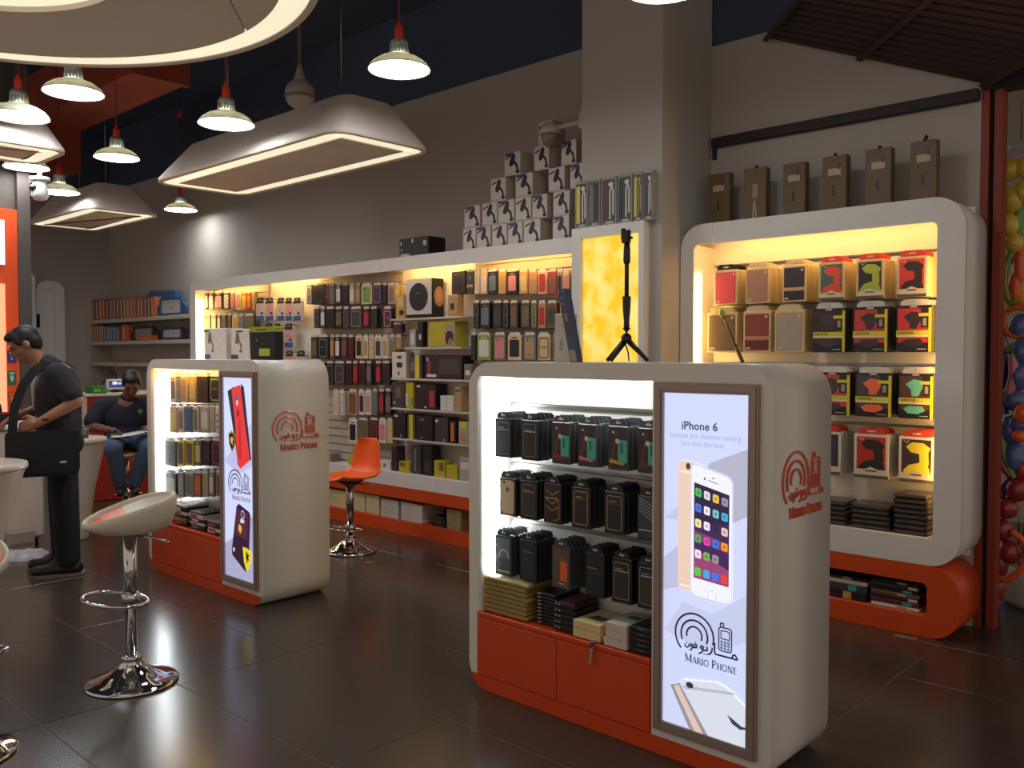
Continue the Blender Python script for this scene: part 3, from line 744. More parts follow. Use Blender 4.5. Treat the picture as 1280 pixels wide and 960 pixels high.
k1row('top', 1.30, 1.068, h, [
    (618, 639, 545, w, 0, a_frame(w, h, (150, 156, 160), (150, 156, 160), (58, 64, 70)), BOXK, 'black box with thin silver frame'),
    (651, 673, 545, w, 0, a_frame(w, h, (150, 118, 84), (180, 170, 160), (40, 34, 32)), BOXK, 'black box with thin bronze frame'),
    (690, 712, 545, w, 0, a_teal(w, h, (150, 30, 44)), CLEARP, 'clear pack with teal card and red streak'),
    (723, 745, 545, w, 0, a_teal(w, h, (206, 120, 112)), CLEARP, 'clear pack with teal card and pink streak'),
    (761, 784, 545, w, 0, a_teal(w, h, (196, 160, 60)), CLEARP, 'clear pack with teal card and yellow streak'),
    (800, 822, 545, w, 0, a_teal(w, h, (90, 60, 50)), CLEARP, 'clear pack with teal card by poster frame')])
h = .172
k1row('second', 1.02, .806, h, [
    (625, 644, 620, w, 0, a_phone(w, h, (214, 184, 150)), BOXK, 'black box with gold phone back'),
    (650, 671, 620, w, 0, a_frame(w, h, (160, 116, 84), (178, 130, 96), (50, 46, 48)), BOXK, 'black box with copper frame'),
    (680, 701, 620, w, 0, a_chevron(w, h), BOXK, 'black box with gold chevrons'),
    (715, 737, 620, w, 0, a_frame(w, h, (206, 170, 70), (90, 74, 54), (40, 28, 34)), BOXK, 'black box with yellow frame'),
    (757, 779, 620, w, 0, a_frame(w, h, (196, 160, 96), (80, 74, 60), (38, 28, 28)), BOXK, 'black box with tan frame'),
    (799, 821, 620, w, 0, a_stripe(w, h, (170, 180, 184)), BOXK, 'dark box with slanted grey stripes')])
h = .182
k1row('third', .755, .53, h, [
    (618, 640, 690, w, 0, a_arch(w, h), CLEARP, 'grey pack with pale arch'),
    (648, 672, 690, w, 0, a_frame(w, h, (64, 68, 74), (110, 116, 122), (44, 48, 54)), BOXK, 'black box with dim grey line'),
    (689, 713, 690, w, 0, a_orange(w, h), CLEARP, 'clear pack with orange case'),
    (731, 756, 690, w, 0, a_greenline(w, h), BOXK, 'black box with green line of lettering'),
    (766, 788, 690, w, 0, a_frame(w, h, (184, 146, 96), (160, 160, 156), (44, 44, 46)), BOXK, 'black box with gold frame and pale window'),
    (800, 822, 690, w, 0, a_frame(w, h, (120, 170, 196), (150, 180, 190), (70, 54, 44)), BOXK, 'black box with pale blue frame')])

# stacks on the plinth of the near kiosk
GOLDB = M('olive_gold_book_box', (150, 128, 74), .5, var=.12, scale=14)
PAGE = M('pale_case_lid', (176, 160, 118), .4, var=.05)
z = .3575
def flat(x0, x1, y0, y1, z0, z1, mat, name, label, cat, group, lid=None, rim=None):
    o = MB().bbox(x0, x1, y0, y1, z0, z1, mat, .004).build(name); tag(o, label, cat, group)
    if lid: MB().box(x0 + .012, x1 - .012, y0 + .012, y1 - .012, z1, z1 + .0015, lid).build('lid', o)
    if rim: MB().box(x0 + .01, x0 + .03, y0 - .0015, y0, z0 + .004, z1 - .004, rim).build('clasp', o)
    return o
nz = ['lowest', 'second', 'third', 'fourth', 'fifth', 'sixth', 'seventh', 'topmost', 'ninth', 'tenth']
ax0 = -2.842; ax1 = onY(660, 745, YK + .03).x
for i in range(8):
    flat(ax0 + random.uniform(0, .006), ax1 + random.uniform(-.008, .008), YK + .022, yb1 - .02, z + .0205 * i, z + .0205 * i + .0185, GOLDB, 'tablet_case',
         'olive gold tablet case, %s of its stack below the white tube' % nz[i], 'tablet case', 'olive gold cases stacked on the plinth', PAGE if i == 7 else None, M('amber_clasp', (206, 140, 40), .4) if i % 2 else None)
bx0, bx1 = onY(668, 760, YK + .03).x, onY(706, 760, YK + .03).x
DVD = M('black_case_shell', (24, 22, 24), .4)
for i in range(9):
    flat(bx0 - .008, onY(690, 770, YK + .03).x + .004, YK + .05, yb1 - .01, z + .0155 * i, z + .0155 * i + .0135, DVD, 'slim_case', 'slim black case, %s of the ribbed stack beside olive gold cases' % nz[i].replace('topmost', 'eighth'), 'slim case', 'ribbed slim black cases',
         None, M('pale_edge', (150, 150, 150), .4))
RIVET = M('white_rivet', (214, 214, 214), .4)
cx0, cx1 = onY(690, 770, YK + .03).x + .008, onY(716, 790, YK + .015).x - .004
for i in range(5):
    o = MB().bbox(cx0, cx1, YK + .03, yb1 - .03, z + .025 * i, z + .025 * i + .023, DVD, .003).build('studded_case')
    tag(o, 'black case with white studs, %s of the studded stack' % nz[i], 'studded case', 'studded black cases on the plinth')
    mb = MB()
    for j in range(2): mb.lathe([(.004, 0), (.004, .002), (0, .003)], (cx0 + .014 + .02 * j, YK + .0295, z + .025 * i + .012), RIVET, 8)
    mb.build('stud', o)
    if i == 4: MB().box(cx0 + .02, cx1 - .02, YK + .05, yb1 - .05, z + .123, z + .1245, M('plum_label', (96, 44, 52), .4)).build('lid_label', o)
CREAM = M('cream_card_box', (214, 194, 140), .6, var=.05); PINKW = M('white_card_box', (206, 190, 180), .55, var=.04)
dx0, dx1 = onY(716, 790, YK + .015).x, onY(750, 800, YK + .015).x
for i in range(2):
    o = MB().bbox(dx0, dx1, YK + .015, yb1 - .02, z + .036 * i, z + .036 * i + .035, CREAM, .002).build('card_box'); tag(o, 'cream card box with phone picture, %s of two by the key' % ('lower', 'upper')[i], 'card box', 'card boxes on the plinth')
    if i: Art().poly([(.03, .06), (.11, .05), (.13, .1), (.05, .11)], ink((60, 70, 90))).mb((dx0, YK + .015, z + .071), 'up').build('lid_print', o)
ex0, ex1 = onY(757, 790, YK + .012).x, onY(783, 810, YK + .012).x
for i in range(3):
    o = MB().bbox(ex0 - (.01 if i == 0 else 0), ex1, YK + .012, yb1 - .03, z + .033 * i, z + .033 * i + .032, PINKW, .002).build('card_box'); tag(o, 'white card box with sea-green lid, %s of three beside cream boxes' % nz[i], 'card box', 'card boxes on the plinth')
    if i == 2: Art().rect(.01, ex1 - ex0 - .01, .01, .17, ink((190, 206, 196))).poly([(.03, .1), (.09, .09), (.1, .13), (.04, .14)], ink((70, 90, 90))).mb((ex0, YK + .012, z + .098), 'up').build('lid_print', o)
fx0 = ex1 + .006
for i in range(5):
    o = flat(fx0, pl1 - .012, YK + .02, yb1 - .03, z + .021 * i, z + .021 * i + .02, DVD, 'slim_case', 'slim black case with silver mark, %s of stack beside poster frame' % nz[i], 'slim case', 'slim black cases beside the poster')
    MB().box((fx0 + pl1) / 2 - .02, (fx0 + pl1) / 2 + .015, YK + .0192, YK + .02, z + .021 * i + .011, z + .021 * i + .014, STEEL).build('mark', o)
# key hanging in the plinth lock
kp = onY(742, 803, YK - .012)
MB().lathe([(.012, 0), (.012, .006)], (kp.x, YK - .012, kp.z), STEEL, 12).tube([(kp.x, YK - .008, kp.z), (kp.x, YK - .022, kp.z), (kp.x - .002, YK - .024, kp.z - .02)], .006, M('key_bow', (50, 44, 42), .4), 8).build('lock', K1)
MB().prism([(kp.x - .014, kp.z - .085), (kp.x - .002, kp.z - .088), (kp.x + .008, kp.z - .012), (kp.x - .004, kp.z - .012)], 'y', YK - .028, YK - .025, M('pale_key', (196, 176, 160), .3, .6)).build('key', K1)

# ---- far kiosk stock (smaller packs, many colours)
rails(K2, xi2, pl2, yb2, (1.33, 1.10, .87, .635, .43))
CN = {'black': (26, 26, 28), 'white': (206, 200, 190), 'cream': (206, 182, 134), 'grey': (112, 108, 102), 'dark grey': (58, 56, 56), 'red': (176, 40, 52), 'brown': (116, 82, 58), 'tan': (176, 142, 100),
      'purple': (58, 38, 62), 'gold': (186, 148, 66), 'pink': (206, 130, 130), 'yellow': (206, 190, 50), 'blue': (60, 84, 130), 'orange': (214, 104, 40), 'green': (120, 150, 70), 'maroon': (92, 34, 40), 'olive': (104, 98, 66), 'steel blue': (96, 112, 130), 'clear': (160, 156, 146)}
_BM = {}
def body(c):
    if c not in _BM: _BM[c] = M('pack_' + c.replace(' ', '_'), CN[c], .38, var=.1, scale=18)
    return _BM[c]
def a_small(kind, w, h, c):
    def f():
        A = Art(); m = ink(CN[c])
        if kind == 'window': A.rr(-w * .36, w * .36, h * .14, h * .82, w * .1, m); A.rect(-w * .2, w * .2, h * .87, h * .92, m)
        elif kind == 'phone':
            A.rr(-w * .38, w * .38, h * .08, h * .9, w * .15, m); A.ell(-w * .16, h * .82, w * .07, w * .07, ink((40, 38, 38))); A.rect(-w * .12, w * .12, h * .2, h * .24, ink((90, 84, 80)))
        elif kind == 'frame': A.stroke(rrect(-w * .36, w * .36, h * .1, h * .88, w * .1, 2), w * .07, m, True); A.rect(-w * .2, w * .2, h * .5, h * .54, m)
        elif kind == 'band': A.rect(-w * .47, w * .47, h * .30, h * .42, m); A.ell(0, h * .7, w * .12, w * .12, m, 10)
        elif kind == 'spots':
            A.rr(-w * .36, w * .36, h * .1, h * .9, w * .14, ink((206, 200, 190)))
            for i in range(6): A.ell(-w * .2 + .4 * w * (i % 2), h * (.2 + .12 * i), w * .11, h * .05, m, 8)
        return A
    return f
_KW = {'window': 'window', 'phone': 'phone case', 'frame': 'outline', 'band': 'band', 'spots': 'spots'}
def small(x, y, zb, w, h, n, col, kind, acc, label, bl, group, dy=.02, t=.014, tab=True):
    return hang(x, y, zb, w, h, t, n, dy, body(col), ('s', kind, acc, round(w, 3), round(h, 3)), a_small(kind, w, h, acc), label, bl, group, body('white') if tab else None, .022, 'phone case', 'phone_case_pack', tabs_all=False, jit=.003)
g2 = 'phone case packs on the kiosk with the red case poster'
YP2 = YK + .06
def k2row(row, y0, y1, items, sc_=8., ox=180, oy=440):
    for i, (a, b, col, kind, acc) in enumerate(items):
        p = onY(ox + a / sc_, oy + y1 / sc_, YP2); q = onY(ox + b / sc_, oy + y1 / sc_, YP2); tp = onY(ox + a / sc_, oy + y0 / sc_, YP2)
        w_ = max(.06, q.x - p.x - .006); h_ = tp.z - p.z
        small((p.x + q.x) / 2, YP2, p.z, w_, h_, 4, col, kind, acc, '%s pack with %s %s, %s from tube, %s rail of red case kiosk' % (col, acc, _KW[kind], ORD[i], row),
              'packs queued behind the %s front pack, %s rail of red case kiosk' % (ORD[i], row), g2, dy=.026)
        prong(K2, (p.x + q.x) / 2, tp.z + .012, YP2, yb2)
k2row('top', 240, 505, [(262, 318, 'white', 'window', 'brown'), (322, 358, 'grey', 'frame', 'white'), (362, 432, 'cream', 'phone', 'tan'), (444, 520, 'gold', 'window', 'cream'), (528, 640, 'black', 'frame', 'dark grey'), (652, 770, 'black', 'frame', 'green')])
k2row('second', 545, 800, [(258, 335, 'pink', 'phone', 'yellow'), (342, 400, 'white', 'window', 'grey'), (408, 475, 'steel blue', 'phone', 'blue'), (485, 545, 'white', 'phone', 'grey'), (560, 650, 'clear', 'window', 'white'), (660, 700, 'clear', 'frame', 'white'), (712, 790, 'white', 'spots', 'black')])
k2row('third', 880, 1130, [(205, 320, 'dark grey', 'frame', 'grey'), (328, 400, 'yellow', 'phone', 'maroon'), (410, 495, 'yellow', 'phone', 'brown'), (505, 570, 'olive', 'window', 'cream'), (585, 660, 'black', 'band', 'maroon'), (670, 780, 'purple', 'frame', 'red')])
k2row('fourth', 1200, 1440, [(215, 325, 'black', 'window', 'white'), (338, 400, 'grey', 'phone', 'clear'), (410, 490, 'clear', 'phone', 'grey'), (500, 572, 'brown', 'phone', 'orange'), (582, 640, 'clear', 'window', 'tan'), (648, 700, 'grey', 'window', 'white'), (716, 786, 'tan', 'phone', 'brown')])
zz = .3575; xx = xi2 + .03
cols = [('black', 'white'), ('white', 'red'), ('black', 'grey'), ('grey', 'orange'), ('black', 'steel blue'), ('white', 'brown')]
sx = [xi2 + .04, xi2 + .26, xi2 + .50, xi2 + .74]
for s_ in range(4):
    hgt = [5, 6, 5, 4][s_]; z_ = zz
    for i in range(hgt):
        c0, c1 = cols[(s_ * 2 + i) % 6]; t_ = (.016, .022, .03)[(s_ + i) % 3]
        dx = random.uniform(-.012, .012)
        o = MB().bbox(sx[s_] + dx, sx[s_] + .19 + dx, YK + .03, yb2 - .03, z_, z_ + t_, body(c0), .003).build('accessory_box')
        tag(o, 'flat %s accessory box, %s from the plinth, %s pile of red case kiosk' % (c0, nz[i] if i else 'lowest', ORD[s_]), 'accessory box', 'accessory boxes piled on red case kiosk')
        Art().rect(.02, .11, .006, t_ - .004, ink(CN[c1])).mb((sx[s_] + dx, YK + .03, z_)).build('edge_print', o)
        z_ += t_ + .001
# slot handle on its drawer
p = onY(196, 672, YK - .01)
MB().tube([(p.x - .02, YK - .02, p.z + .005), (p.x + .09, YK - .02, p.z + .005)], .005, STEEL).box(p.x - .015, p.x - .01, YK - .022, YK - .005, p.z + .002, p.z + .008, STEEL).box(p.x + .08, p.x + .085, YK - .022, YK - .005, p.z + .002, p.z + .008, STEEL).build('drawer_handle', K2)
# ================================================================ long wall cabinet
CX0, CX1, CZ1 = -9.506, -3.835, 2.36
YB = 5.06                                       # face of the cabinet's back
SLATM = M('slatwall_laminate', (176, 168, 156), .5, var=.04)
cab = thing('display_cabinet', ((CX0 + CX1) / 2, YC + .25, 0), 'long white wall cabinet with warm lights, slatted panels and orange base', 'wall cabinet')
hz = 2.25
seams = [CX0, onY(475, 320, YC).x, onY(567, 315, YC).x, CX1]
def lprof(): return None
# header with one rounded end: three boards
MB().prism([(CX0 + .1 * (1 - math.cos(a * PI / 12)), CZ1 - .1 + .1 * math.sin(a * PI / 12)) for a in range(7)] + [(seams[1] - .002, CZ1), (seams[1] - .002, hz), (CX0 + .13, hz), (CX0 + .13, hz - .12), (CX0, hz - .12)], 'y', YC, YC + .03, WHITE).build('header_board', cab)
for a, b in ((seams[1], seams[2]), (seams[2], seams[3])): MB().box(a + .002, b - .001, YC, YC + .03, hz, CZ1, WHITE).build('header_board', cab)
MB().box(CX0 + .1, CX1, YC + .03, YW - .003, CZ1 - .03, CZ1, WHITE).build('top_board', cab)
MB().box(CX0, CX0 + .13, YC, YC + .03, .40, hz - .12, WHITE).box(CX0, CX0 + .04, YC + .03, YW - .003, .40, CZ1 - .1, WHITE).build('side_panel', cab)
MB().box(CX0 + .04, CX1, YB, YB + .02, .517, CZ1 - .03, WHITE).build('back_panel', cab)
for a, b in ((CX0, -6.9), (-6.9, -5.35), (-5.35, CX1)): MB().box(a + .001, b - .001, YC, YB, .402, .517, WHITE).build('floor_board', cab)
bs = MB().box(CX0 + .1, CX1, YC, YW - .01, .30, .401, ORANGE).box(CX0 + .1, CX1, YC, YW - .01, 0, .109, ORANGE).box(CX0 + .1, CX1, YW - .05, YW - .01, .109, .30, ORANGE).box(CX0 + .1, CX0 + .2, YC, YW - .05, .109, .30, ORANGE)
bs.build('orange_base', cab)
# tubes: vertical at the far end, horizontal behind the header
p0 = onY(241, 400, YC + .05); p1 = onY(249, 400, YC + .05)
MB().bbox(CX0 + .131, CX0 + .20, YC + .02, YC + .06, .75, onY(245, 375, YC + .05).z, warm_tube(), .005).build('light_tube', cab)
for x0, x1 in ((258, 312), (328, 386), (492, 572), (600, 706)):
    MB().bbox(onY(x0, 340, YC + .05).x, onY(x1, 320, YC + .05).x, YC + .035, YC + .065, hz + .008, hz + .035, warm_tube(), .004).build('header_tube', cab)
def slats(x0, x1, z0, z1):
    mb = MB().box(x0, x1, YB - .006, YB, z0, z1, SLATM); z = z0
    while z < z1 - .01:
        mb.box(x0, x1, YB - .022, YB - .006, z, min(z + .062, z1), SLATM); z += .075
    tag(mb.build('slat_panel', cab), kind='stuff')
X = lambda px, py=400: onY(px, py, YB).x
slats(X(262), X(338), 1.45, 2.30); slats(X(403), X(504), .53, 2.30); slats(X(596), CX1 - .02, .53, 2.30)

gw = 'phone case packs hung in the long wall cabinet'
YPW = YB - .12
def wrow(bayname, ref, row, items, s, ox, oy, Y0, Y1, n=2, slope=0., kmod=1.):
    for i, (a, b, col, kind, acc, *yy) in enumerate(items):
        y0, y1 = yy or (Y0, Y1)
        xm = ox + (a + b) / 2 / s; dyp = slope * ((a + b) / 2 / s)
        p = onY(ox + a / s, oy + y1 / s + dyp, YPW); q = onY(ox + b / s, oy + y1 / s + dyp, YPW); tp = onY(xm, oy + y0 / s + dyp, YPW)
        zb = onY(xm, oy + y1 / s + dyp, YPW).z
        w_ = max(.05, q.x - p.x - .008); h_ = tp.z - zb
        lab = '%s pack with %s %s, %s from %s, %s rail' % (col, acc, _KW[kind], ORD[i], ref, row)
        small((p.x + q.x) / 2, YPW, zb, w_, h_, n, col, kind, acc, lab, 'packs behind the %s front pack from %s, %s rail' % (ORD[i], ref, row), gw, dy=.03, t=.02)
        MB().tube([((p.x + q.x) / 2, YB - .006, zb + h_ + .012), ((p.x + q.x) / 2, YPW - .005, zb + h_ + .012)], .003, STEEL, 5).build('hook', cab)
S = 1280 / 180
R1 = 'cabinet tube'
wrow('', R1, 'top', [(187, 213, 'black', 'window', 'white'), (216, 262, 'maroon', 'window', 'white'), (268, 342, 'black', 'window', 'pink'), (348, 404, 'black', 'spots', 'grey'), (408, 452, 'steel blue', 'window', 'orange'), (456, 508, 'cream', 'phone', 'pink'), (512, 552, 'orange', 'window', 'yellow'), (556, 596, 'red', 'window', 'gold'), (600, 630, 'gold', 'phone', 'tan')], S, 230, 310, 400, 548)
wrow('', R1, 'second', [(190, 236, 'dark grey', 'window', 'tan'), (240, 288, 'black', 'window', 'cream'), (292, 326, 'black', 'window', 'white'), (330, 376, 'black', 'frame', 'grey'), (382, 422, 'dark grey', 'frame', 'black'), (426, 480, 'cream', 'window', 'gold'), (486, 530, 'grey', 'phone', 'steel blue'), (534, 620, 'olive', 'frame', 'grey')], S, 230, 310, 600, 745)
R2 = 'blue boxes'
wrow('', R2, 'top', [(20, 70, 'grey', 'frame', 'white'), (72, 186, 'black', 'frame', 'dark grey'), (190, 214, 'maroon', 'band', 'red'), (216, 272, 'grey', 'frame', 'black'), (278, 330, 'dark grey', 'window', 'white'), (334, 395, 'black', 'frame', 'dark grey'), (400, 450, 'tan', 'window', 'white'), (454, 500, 'grey', 'window', 'tan'), (506, 604, 'cream', 'phone', 'green'), (608, 690, 'purple', 'frame', 'steel blue'), (694, 736, 'black', 'frame', 'purple'), (742, 806, 'tan', 'window', 'grey'), (808, 840, 'gold', 'window', 'cream')], S, 380, 310, 330, 500, slope=-.0)
wrow('', R2, 'second', [(86, 138, 'dark grey', 'frame', 'grey'), (142, 188, 'dark grey', 'window', 'white'), (192, 270, 'black', 'frame', 'dark grey'), (274, 340, 'black', 'window', 'olive'), (344, 400, 'dark grey', 'frame', 'steel blue'), (404, 516, 'dark grey', 'frame', 'grey'), (522, 582, 'black', 'window', 'red'), (586, 650, 'black', 'frame', 'dark grey'), (700, 780, 'purple', 'frame', 'pink'), (784, 868, 'purple', 'band', 'maroon', 680, 755)], S, 380, 310, 540, 712)
wrow('', R2, 'third', [(60, 118, 'dark grey', 'window', 'olive'), (122, 218, 'black', 'frame', 'steel blue'), (228, 268, 'brown', 'window', 'tan'), (272, 322, 'black', 'window', 'white'), (326, 384, 'dark grey', 'window', 'brown'), (388, 440, 'maroon', 'frame', 'black'), (456, 520, 'cream', 'window', 'black'), (524, 570, 'white', 'window', 'tan'), (574, 622, 'cream', 'frame', 'brown'), (626, 690, 'white', 'window', 'dark grey'), (694, 750, 'white', 'window', 'tan'), (754, 806, 'tan', 'window', 'grey'), (810, 866, 'tan', 'frame', 'brown', 790, 900)], S, 380, 310, 790, 985)
wrow('', R2, 'fourth', [(120, 190, 'black', 'window', 'grey'), (194, 262, 'black', 'frame', 'grey'), (266, 362, 'dark grey', 'frame', 'grey'), (366, 426, 'black', 'frame', 'purple'), (430, 480, 'maroon', 'window', 'red'), (484, 546, 'black', 'frame', 'maroon'), (550, 600, 'dark grey', 'window', 'grey'), (632, 686, 'black', 'window', 'red'), (690, 762, 'black', 'frame', 'purple')], S, 380, 440, 100, 290)
wrow('', R2, 'fifth', [(258, 310, 'white', 'window', 'cream'), (314, 362, 'white', 'frame', 'brown'), (390, 474, 'tan', 'phone', 'brown'), (484, 538, 'white', 'window', 'purple'), (542, 598, 'white', 'window', 'tan'), (602, 652, 'grey', 'window', 'steel blue'), (660, 712, 'black', 'window', 'red'), (716, 776, 'black', 'window', 'grey')], S, 380, 440, 350, 562)
wrow('', R2, 'sixth', [(394, 472, 'white', 'window', 'black'), (476, 574, 'olive', 'frame', 'grey'), (580, 660, 'maroon', 'frame', 'brown'), (664, 730, 'white', 'window', 'pink'), (736, 788, 'cream', 'frame', 'tan')], S, 380, 440, 605, 812)
R4 = 'speaker shelves'
wrow('', R4, 'top', [(100, 228, 'black', 'frame', 'dark grey'), (232, 296, 'dark grey', 'band', 'tan'), (302, 350, 'white', 'window', 'cream'), (354, 416, 'cream', 'window', 'white'), (420, 510, 'black', 'window', 'steel blue'), (514, 584, 'gold', 'window', 'tan'), (590, 690, 'black', 'window', 'pink'), (700, 780, 'gold', 'window', 'cream'), (784, 860, 'tan', 'frame', 'orange'), (866, 950, 'cream', 'phone', 'red'), (956, 1036, 'red', 'phone', 'brown'), (1040, 1084, 'tan', 'window', 'black'), (1088, 1150, 'cream', 'window', 'pink')], S, 550, 300, 280, 480)
wrow('', R4, 'second', [(290, 348, 'black', 'frame', 'grey'), (352, 446, 'black', 'window', 'steel blue'), (466, 550, 'black', 'window', 'dark grey'), (554, 610, 'black', 'frame', 'grey'), (616, 690, 'dark grey', 'phone', 'brown'), (714, 800, 'dark grey', 'phone', 'olive'), (804, 860, 'olive', 'frame', 'tan'), (868, 940, 'tan', 'window', 'red'), (946, 1040, 'brown', 'window', 'dark grey'), (1060, 1150, 'tan', 'window', 'red')], S, 550, 300, 560, 785)
wrow('', R4, 'third', [(272, 320, 'black', 'frame', 'dark grey'), (326, 452, 'green', 'window', 'white'), (474, 584, 'grey', 'phone', 'pink'), (598, 724, 'cream', 'window', 'black'), (738, 854, 'steel blue', 'phone', 'tan'), (864, 980, 'cream', 'frame', 'black'), (1000, 1090, 'tan', 'window', 'brown')], S, 550, 300, 845, 1070)

# blue-footed hanging boxes
def blue_art(w, h, c):
    def f():
        A = Art(); A.rect(-w * .47, w * .47, h * .26, h * .86, ink(c)); A.rect(-w * .47, w * .47, 0, h * .24, ink((44, 84, 150)))
        A.ell(-w * .1, h * .55, w * .08, w * .08, ink((190, 90, 90))); A.rect(w * .05, w * .36, h * .30, h * .42, ink((40, 44, 60))); A.rect(-w * .47, w * .47, h * .86, h * .99, ink((30, 30, 34)))
        return A
    return f
for r_, (yy0, yy1, L) in enumerate(((470, 648, [(640, 715), (722, 800), (826, 895), (899, 964), (968, 1042)]), (700, 884, [(716, 790), (800, 862), (890, 972)]), (940, 1110, [(800, 872), (900, 975), (1000, 1082)]))):
    for i, (a, b) in enumerate(L):
        p = onY(230 + a / S, 310 + yy1 / S, YPW); q = onY(230 + b / S, 310 + yy1 / S, YPW); h_ = onY(230 + a / S, 310 + yy0 / S, YPW).z - p.z; w_ = q.x - p.x - .008
        hang((p.x + q.x) / 2, YPW, p.z, w_, h_, .04, 1, 0, body('white'), ('blue', i % 2, round(w_, 3), round(h_, 3)), blue_art(w_, h_, ((200, 176, 170), (206, 150, 150))[(i + r_) % 2]),
             'hanging box with pale front and blue foot, %s of the %s row from cabinet tube' % (ORD[i], ORD[r_]), '', 'blue-footed boxes in the wall cabinet', BLACK, .03, 'accessory box', 'hanging_box')
        MB().tube([((p.x + q.x) / 2, YB, p.z + h_ + .014), ((p.x + q.x) / 2, YPW - .005, p.z + h_ + .014)], .003, STEEL, 5).build('hook', cab)

# shelf column with speaker and boxed gadgets
YS = YC + .05
shz = [onY(530, y, YS).z for y in (397, 434, 473.5, 512, 551)]
sx0, sx1 = onY(488, 440, YS).x, onY(590, 440, YS).x
GLASS = M('frosted_shelf', (178, 176, 170), .25, var=.03)
for k_, z_ in enumerate(shz): MB().bbox(onY(505, 440, YS).x if k_ == 1 else sx0, onY(576, 440, YS).x if k_ < 2 else sx1, YS, YB - .022, z_ - .018, z_, GLASS, .003).build('shelf', cab)
def sp_px(px, py, Y=None): return onY(px, py, Y or YS + .02)
# speaker
a = sp_px(508, 392); b = sp_px(540, 392); zt = sp_px(508, 350).z; z0 = shz[0]
t = thing('cube_speaker', ((a.x + b.x) / 2, YS + .1, z0), 'white-fronted cube speaker with round black grille and orange side cone', 'speaker')
MB().bbox(a.x, b.x, YS + .02, YB - .024, z0, zt, BLACKM, .006).build('cabinet_body', t)
MB().box(a.x + .004, b.x - .004, YS + .014, YS + .02, z0 + .03, zt - .004, M('white_speaker_face', (196, 192, 188), .4)).build('front_plate', t)
cxm, czm = (a.x + b.x) / 2, (z0 + zt) / 2 + .012
Art().ell(0, 0, (b.x - a.x) * .37, (zt - z0) * .36, ink((30, 30, 32), .6), 28).rect(-.03, .03, .03, .036, ink((120, 120, 120))).mb((cxm, YS + .014, czm)).build('grille', t)
A = Art().ell(0, 0, .055, .085, ink((160, 112, 80))).ell(0, 0, .03, .05, ink((176, 136, 110))); A.mb((b.x, YS + .1, czm), '+x').build('side_cone', t)
def gadget(px0, px1, pyt, shelf, col, name, label, accents=(), depth=.15, dy=.02, cat='gadget box'):
    z_ = shz[shelf] if shelf >= 0 else .517
    Y = YS + dy; p = onY(px0, 480, Y); q = onY(px1, 480, Y); zt_ = onY((px0 + px1) / 2, pyt, Y).z
    w_, h_ = q.x - p.x - .006, zt_ - z_
    o = MB().bbox(p.x, p.x + w_, Y, Y + min(depth, YB - .03 - Y), z_, zt_, body(col) if isinstance(col, str) else col, .004).build(name)
    tag(o, label, cat, 'boxed gadgets on the cabinet shelves')
    if accents:
        A = Art().rect(.03 * w_, .97 * w_, .03 * h_, .97 * h_, ink(CN[col]) if isinstance(col, str) else col)
        for u0, u1, v0, v1, c in accents: A.rect(u0 * w_, u1 * w_, v0 * h_, v1 * h_, ink(CN[c] if isinstance(c, str) else c))
        A.mb((p.x, Y, z_)).build('front_print', o)
    return o
gadget(495, 507, 368, 0, 'gold', 'gadget_box', 'gold gadget box standing beside the cube speaker', [(.2, .8, .5, .9, 'cream'), (.4, .9, .15, .35, 'black')], .08)
gadget(560, 572, 368, 0, 'tan', 'gadget_box', 'tan gadget box between cube speaker and black packs', [(.3, .7, .3, .6, 'black')], .08)
# second shelf: clear stand, yellow-green tube boxes
gadget(512, 520, 412, 1, 'clear', 'gadget_stand', 'clear gadget stand leaning on the shelf below the speaker', [(.2, .8, .2, .8, 'white')], .05)
gadget(522, 529, 402, 1, 'black', 'gadget_box', 'slim black gadget box beside the clear stand', [(.3, .7, .3, .5, 'white')], .06)
YG = M('yellow_green_wrap', (176, 166, 40), .35, var=.1, scale=15)
p = sp_px(536, 433); q = sp_px(568, 433); zt = sp_px(545, 402).z
t = thing('headset_box', ((p.x + q.x) / 2, YS + .1, shz[1]), 'yellow green headset box with dark round window below the speaker', 'gadget box', 'boxed gadgets on the cabinet shelves')
MB().bbox(p.x, q.x, YS + .02, YS + .17, shz[1], zt, YG, .006).build('box_body', t)
Art().rect(.01, .2, .06, .1, ink((196, 160, 40))).rect(.2, .32, .0, .18, ink((150, 140, 126))).rr(.205, .30, .02, .13, .04, ink((40, 34, 44))).ell(.265, .04, .03, .03, ink((150, 120, 80))).mb((p.x, YS + .02, shz[1])).build('front_print', t)
# third shelf
gadget(490, 508, 440, 2, 'white', 'gadget_box', 'tall white gadget box with three small black earphones', [(.4, .7, .75, .85, 'black'), (.35, .75, .4, .6, 'black'), (.45, .55, .1, .25, 'black')], .1)
gadget(512, 528, 444, 2, 'dark grey', 'gadget_box', 'dark gadget box with yellow stripe on the third shelf', [(.45, .8, 0, 1, 'yellow'), (.1, .4, .3, .7, 'grey')])
gadget(531, 578, 444, 2, 'black', 'gadget_box', 'wide black gadget box with white lettering strip', [(.05, .32, .08, .2, 'white'), (.06, .1, .75, .9, 'white'), (.1, .16, .2, .75, 'red'), (.4, .95, .2, .85, 'dark grey')])
gadget(580, 590, 455, 2, 'grey', 'gadget_box', 'narrow grey gadget box at the shelf end behind the kiosk corner', [(.2, .8, .3, .6, 'white')])
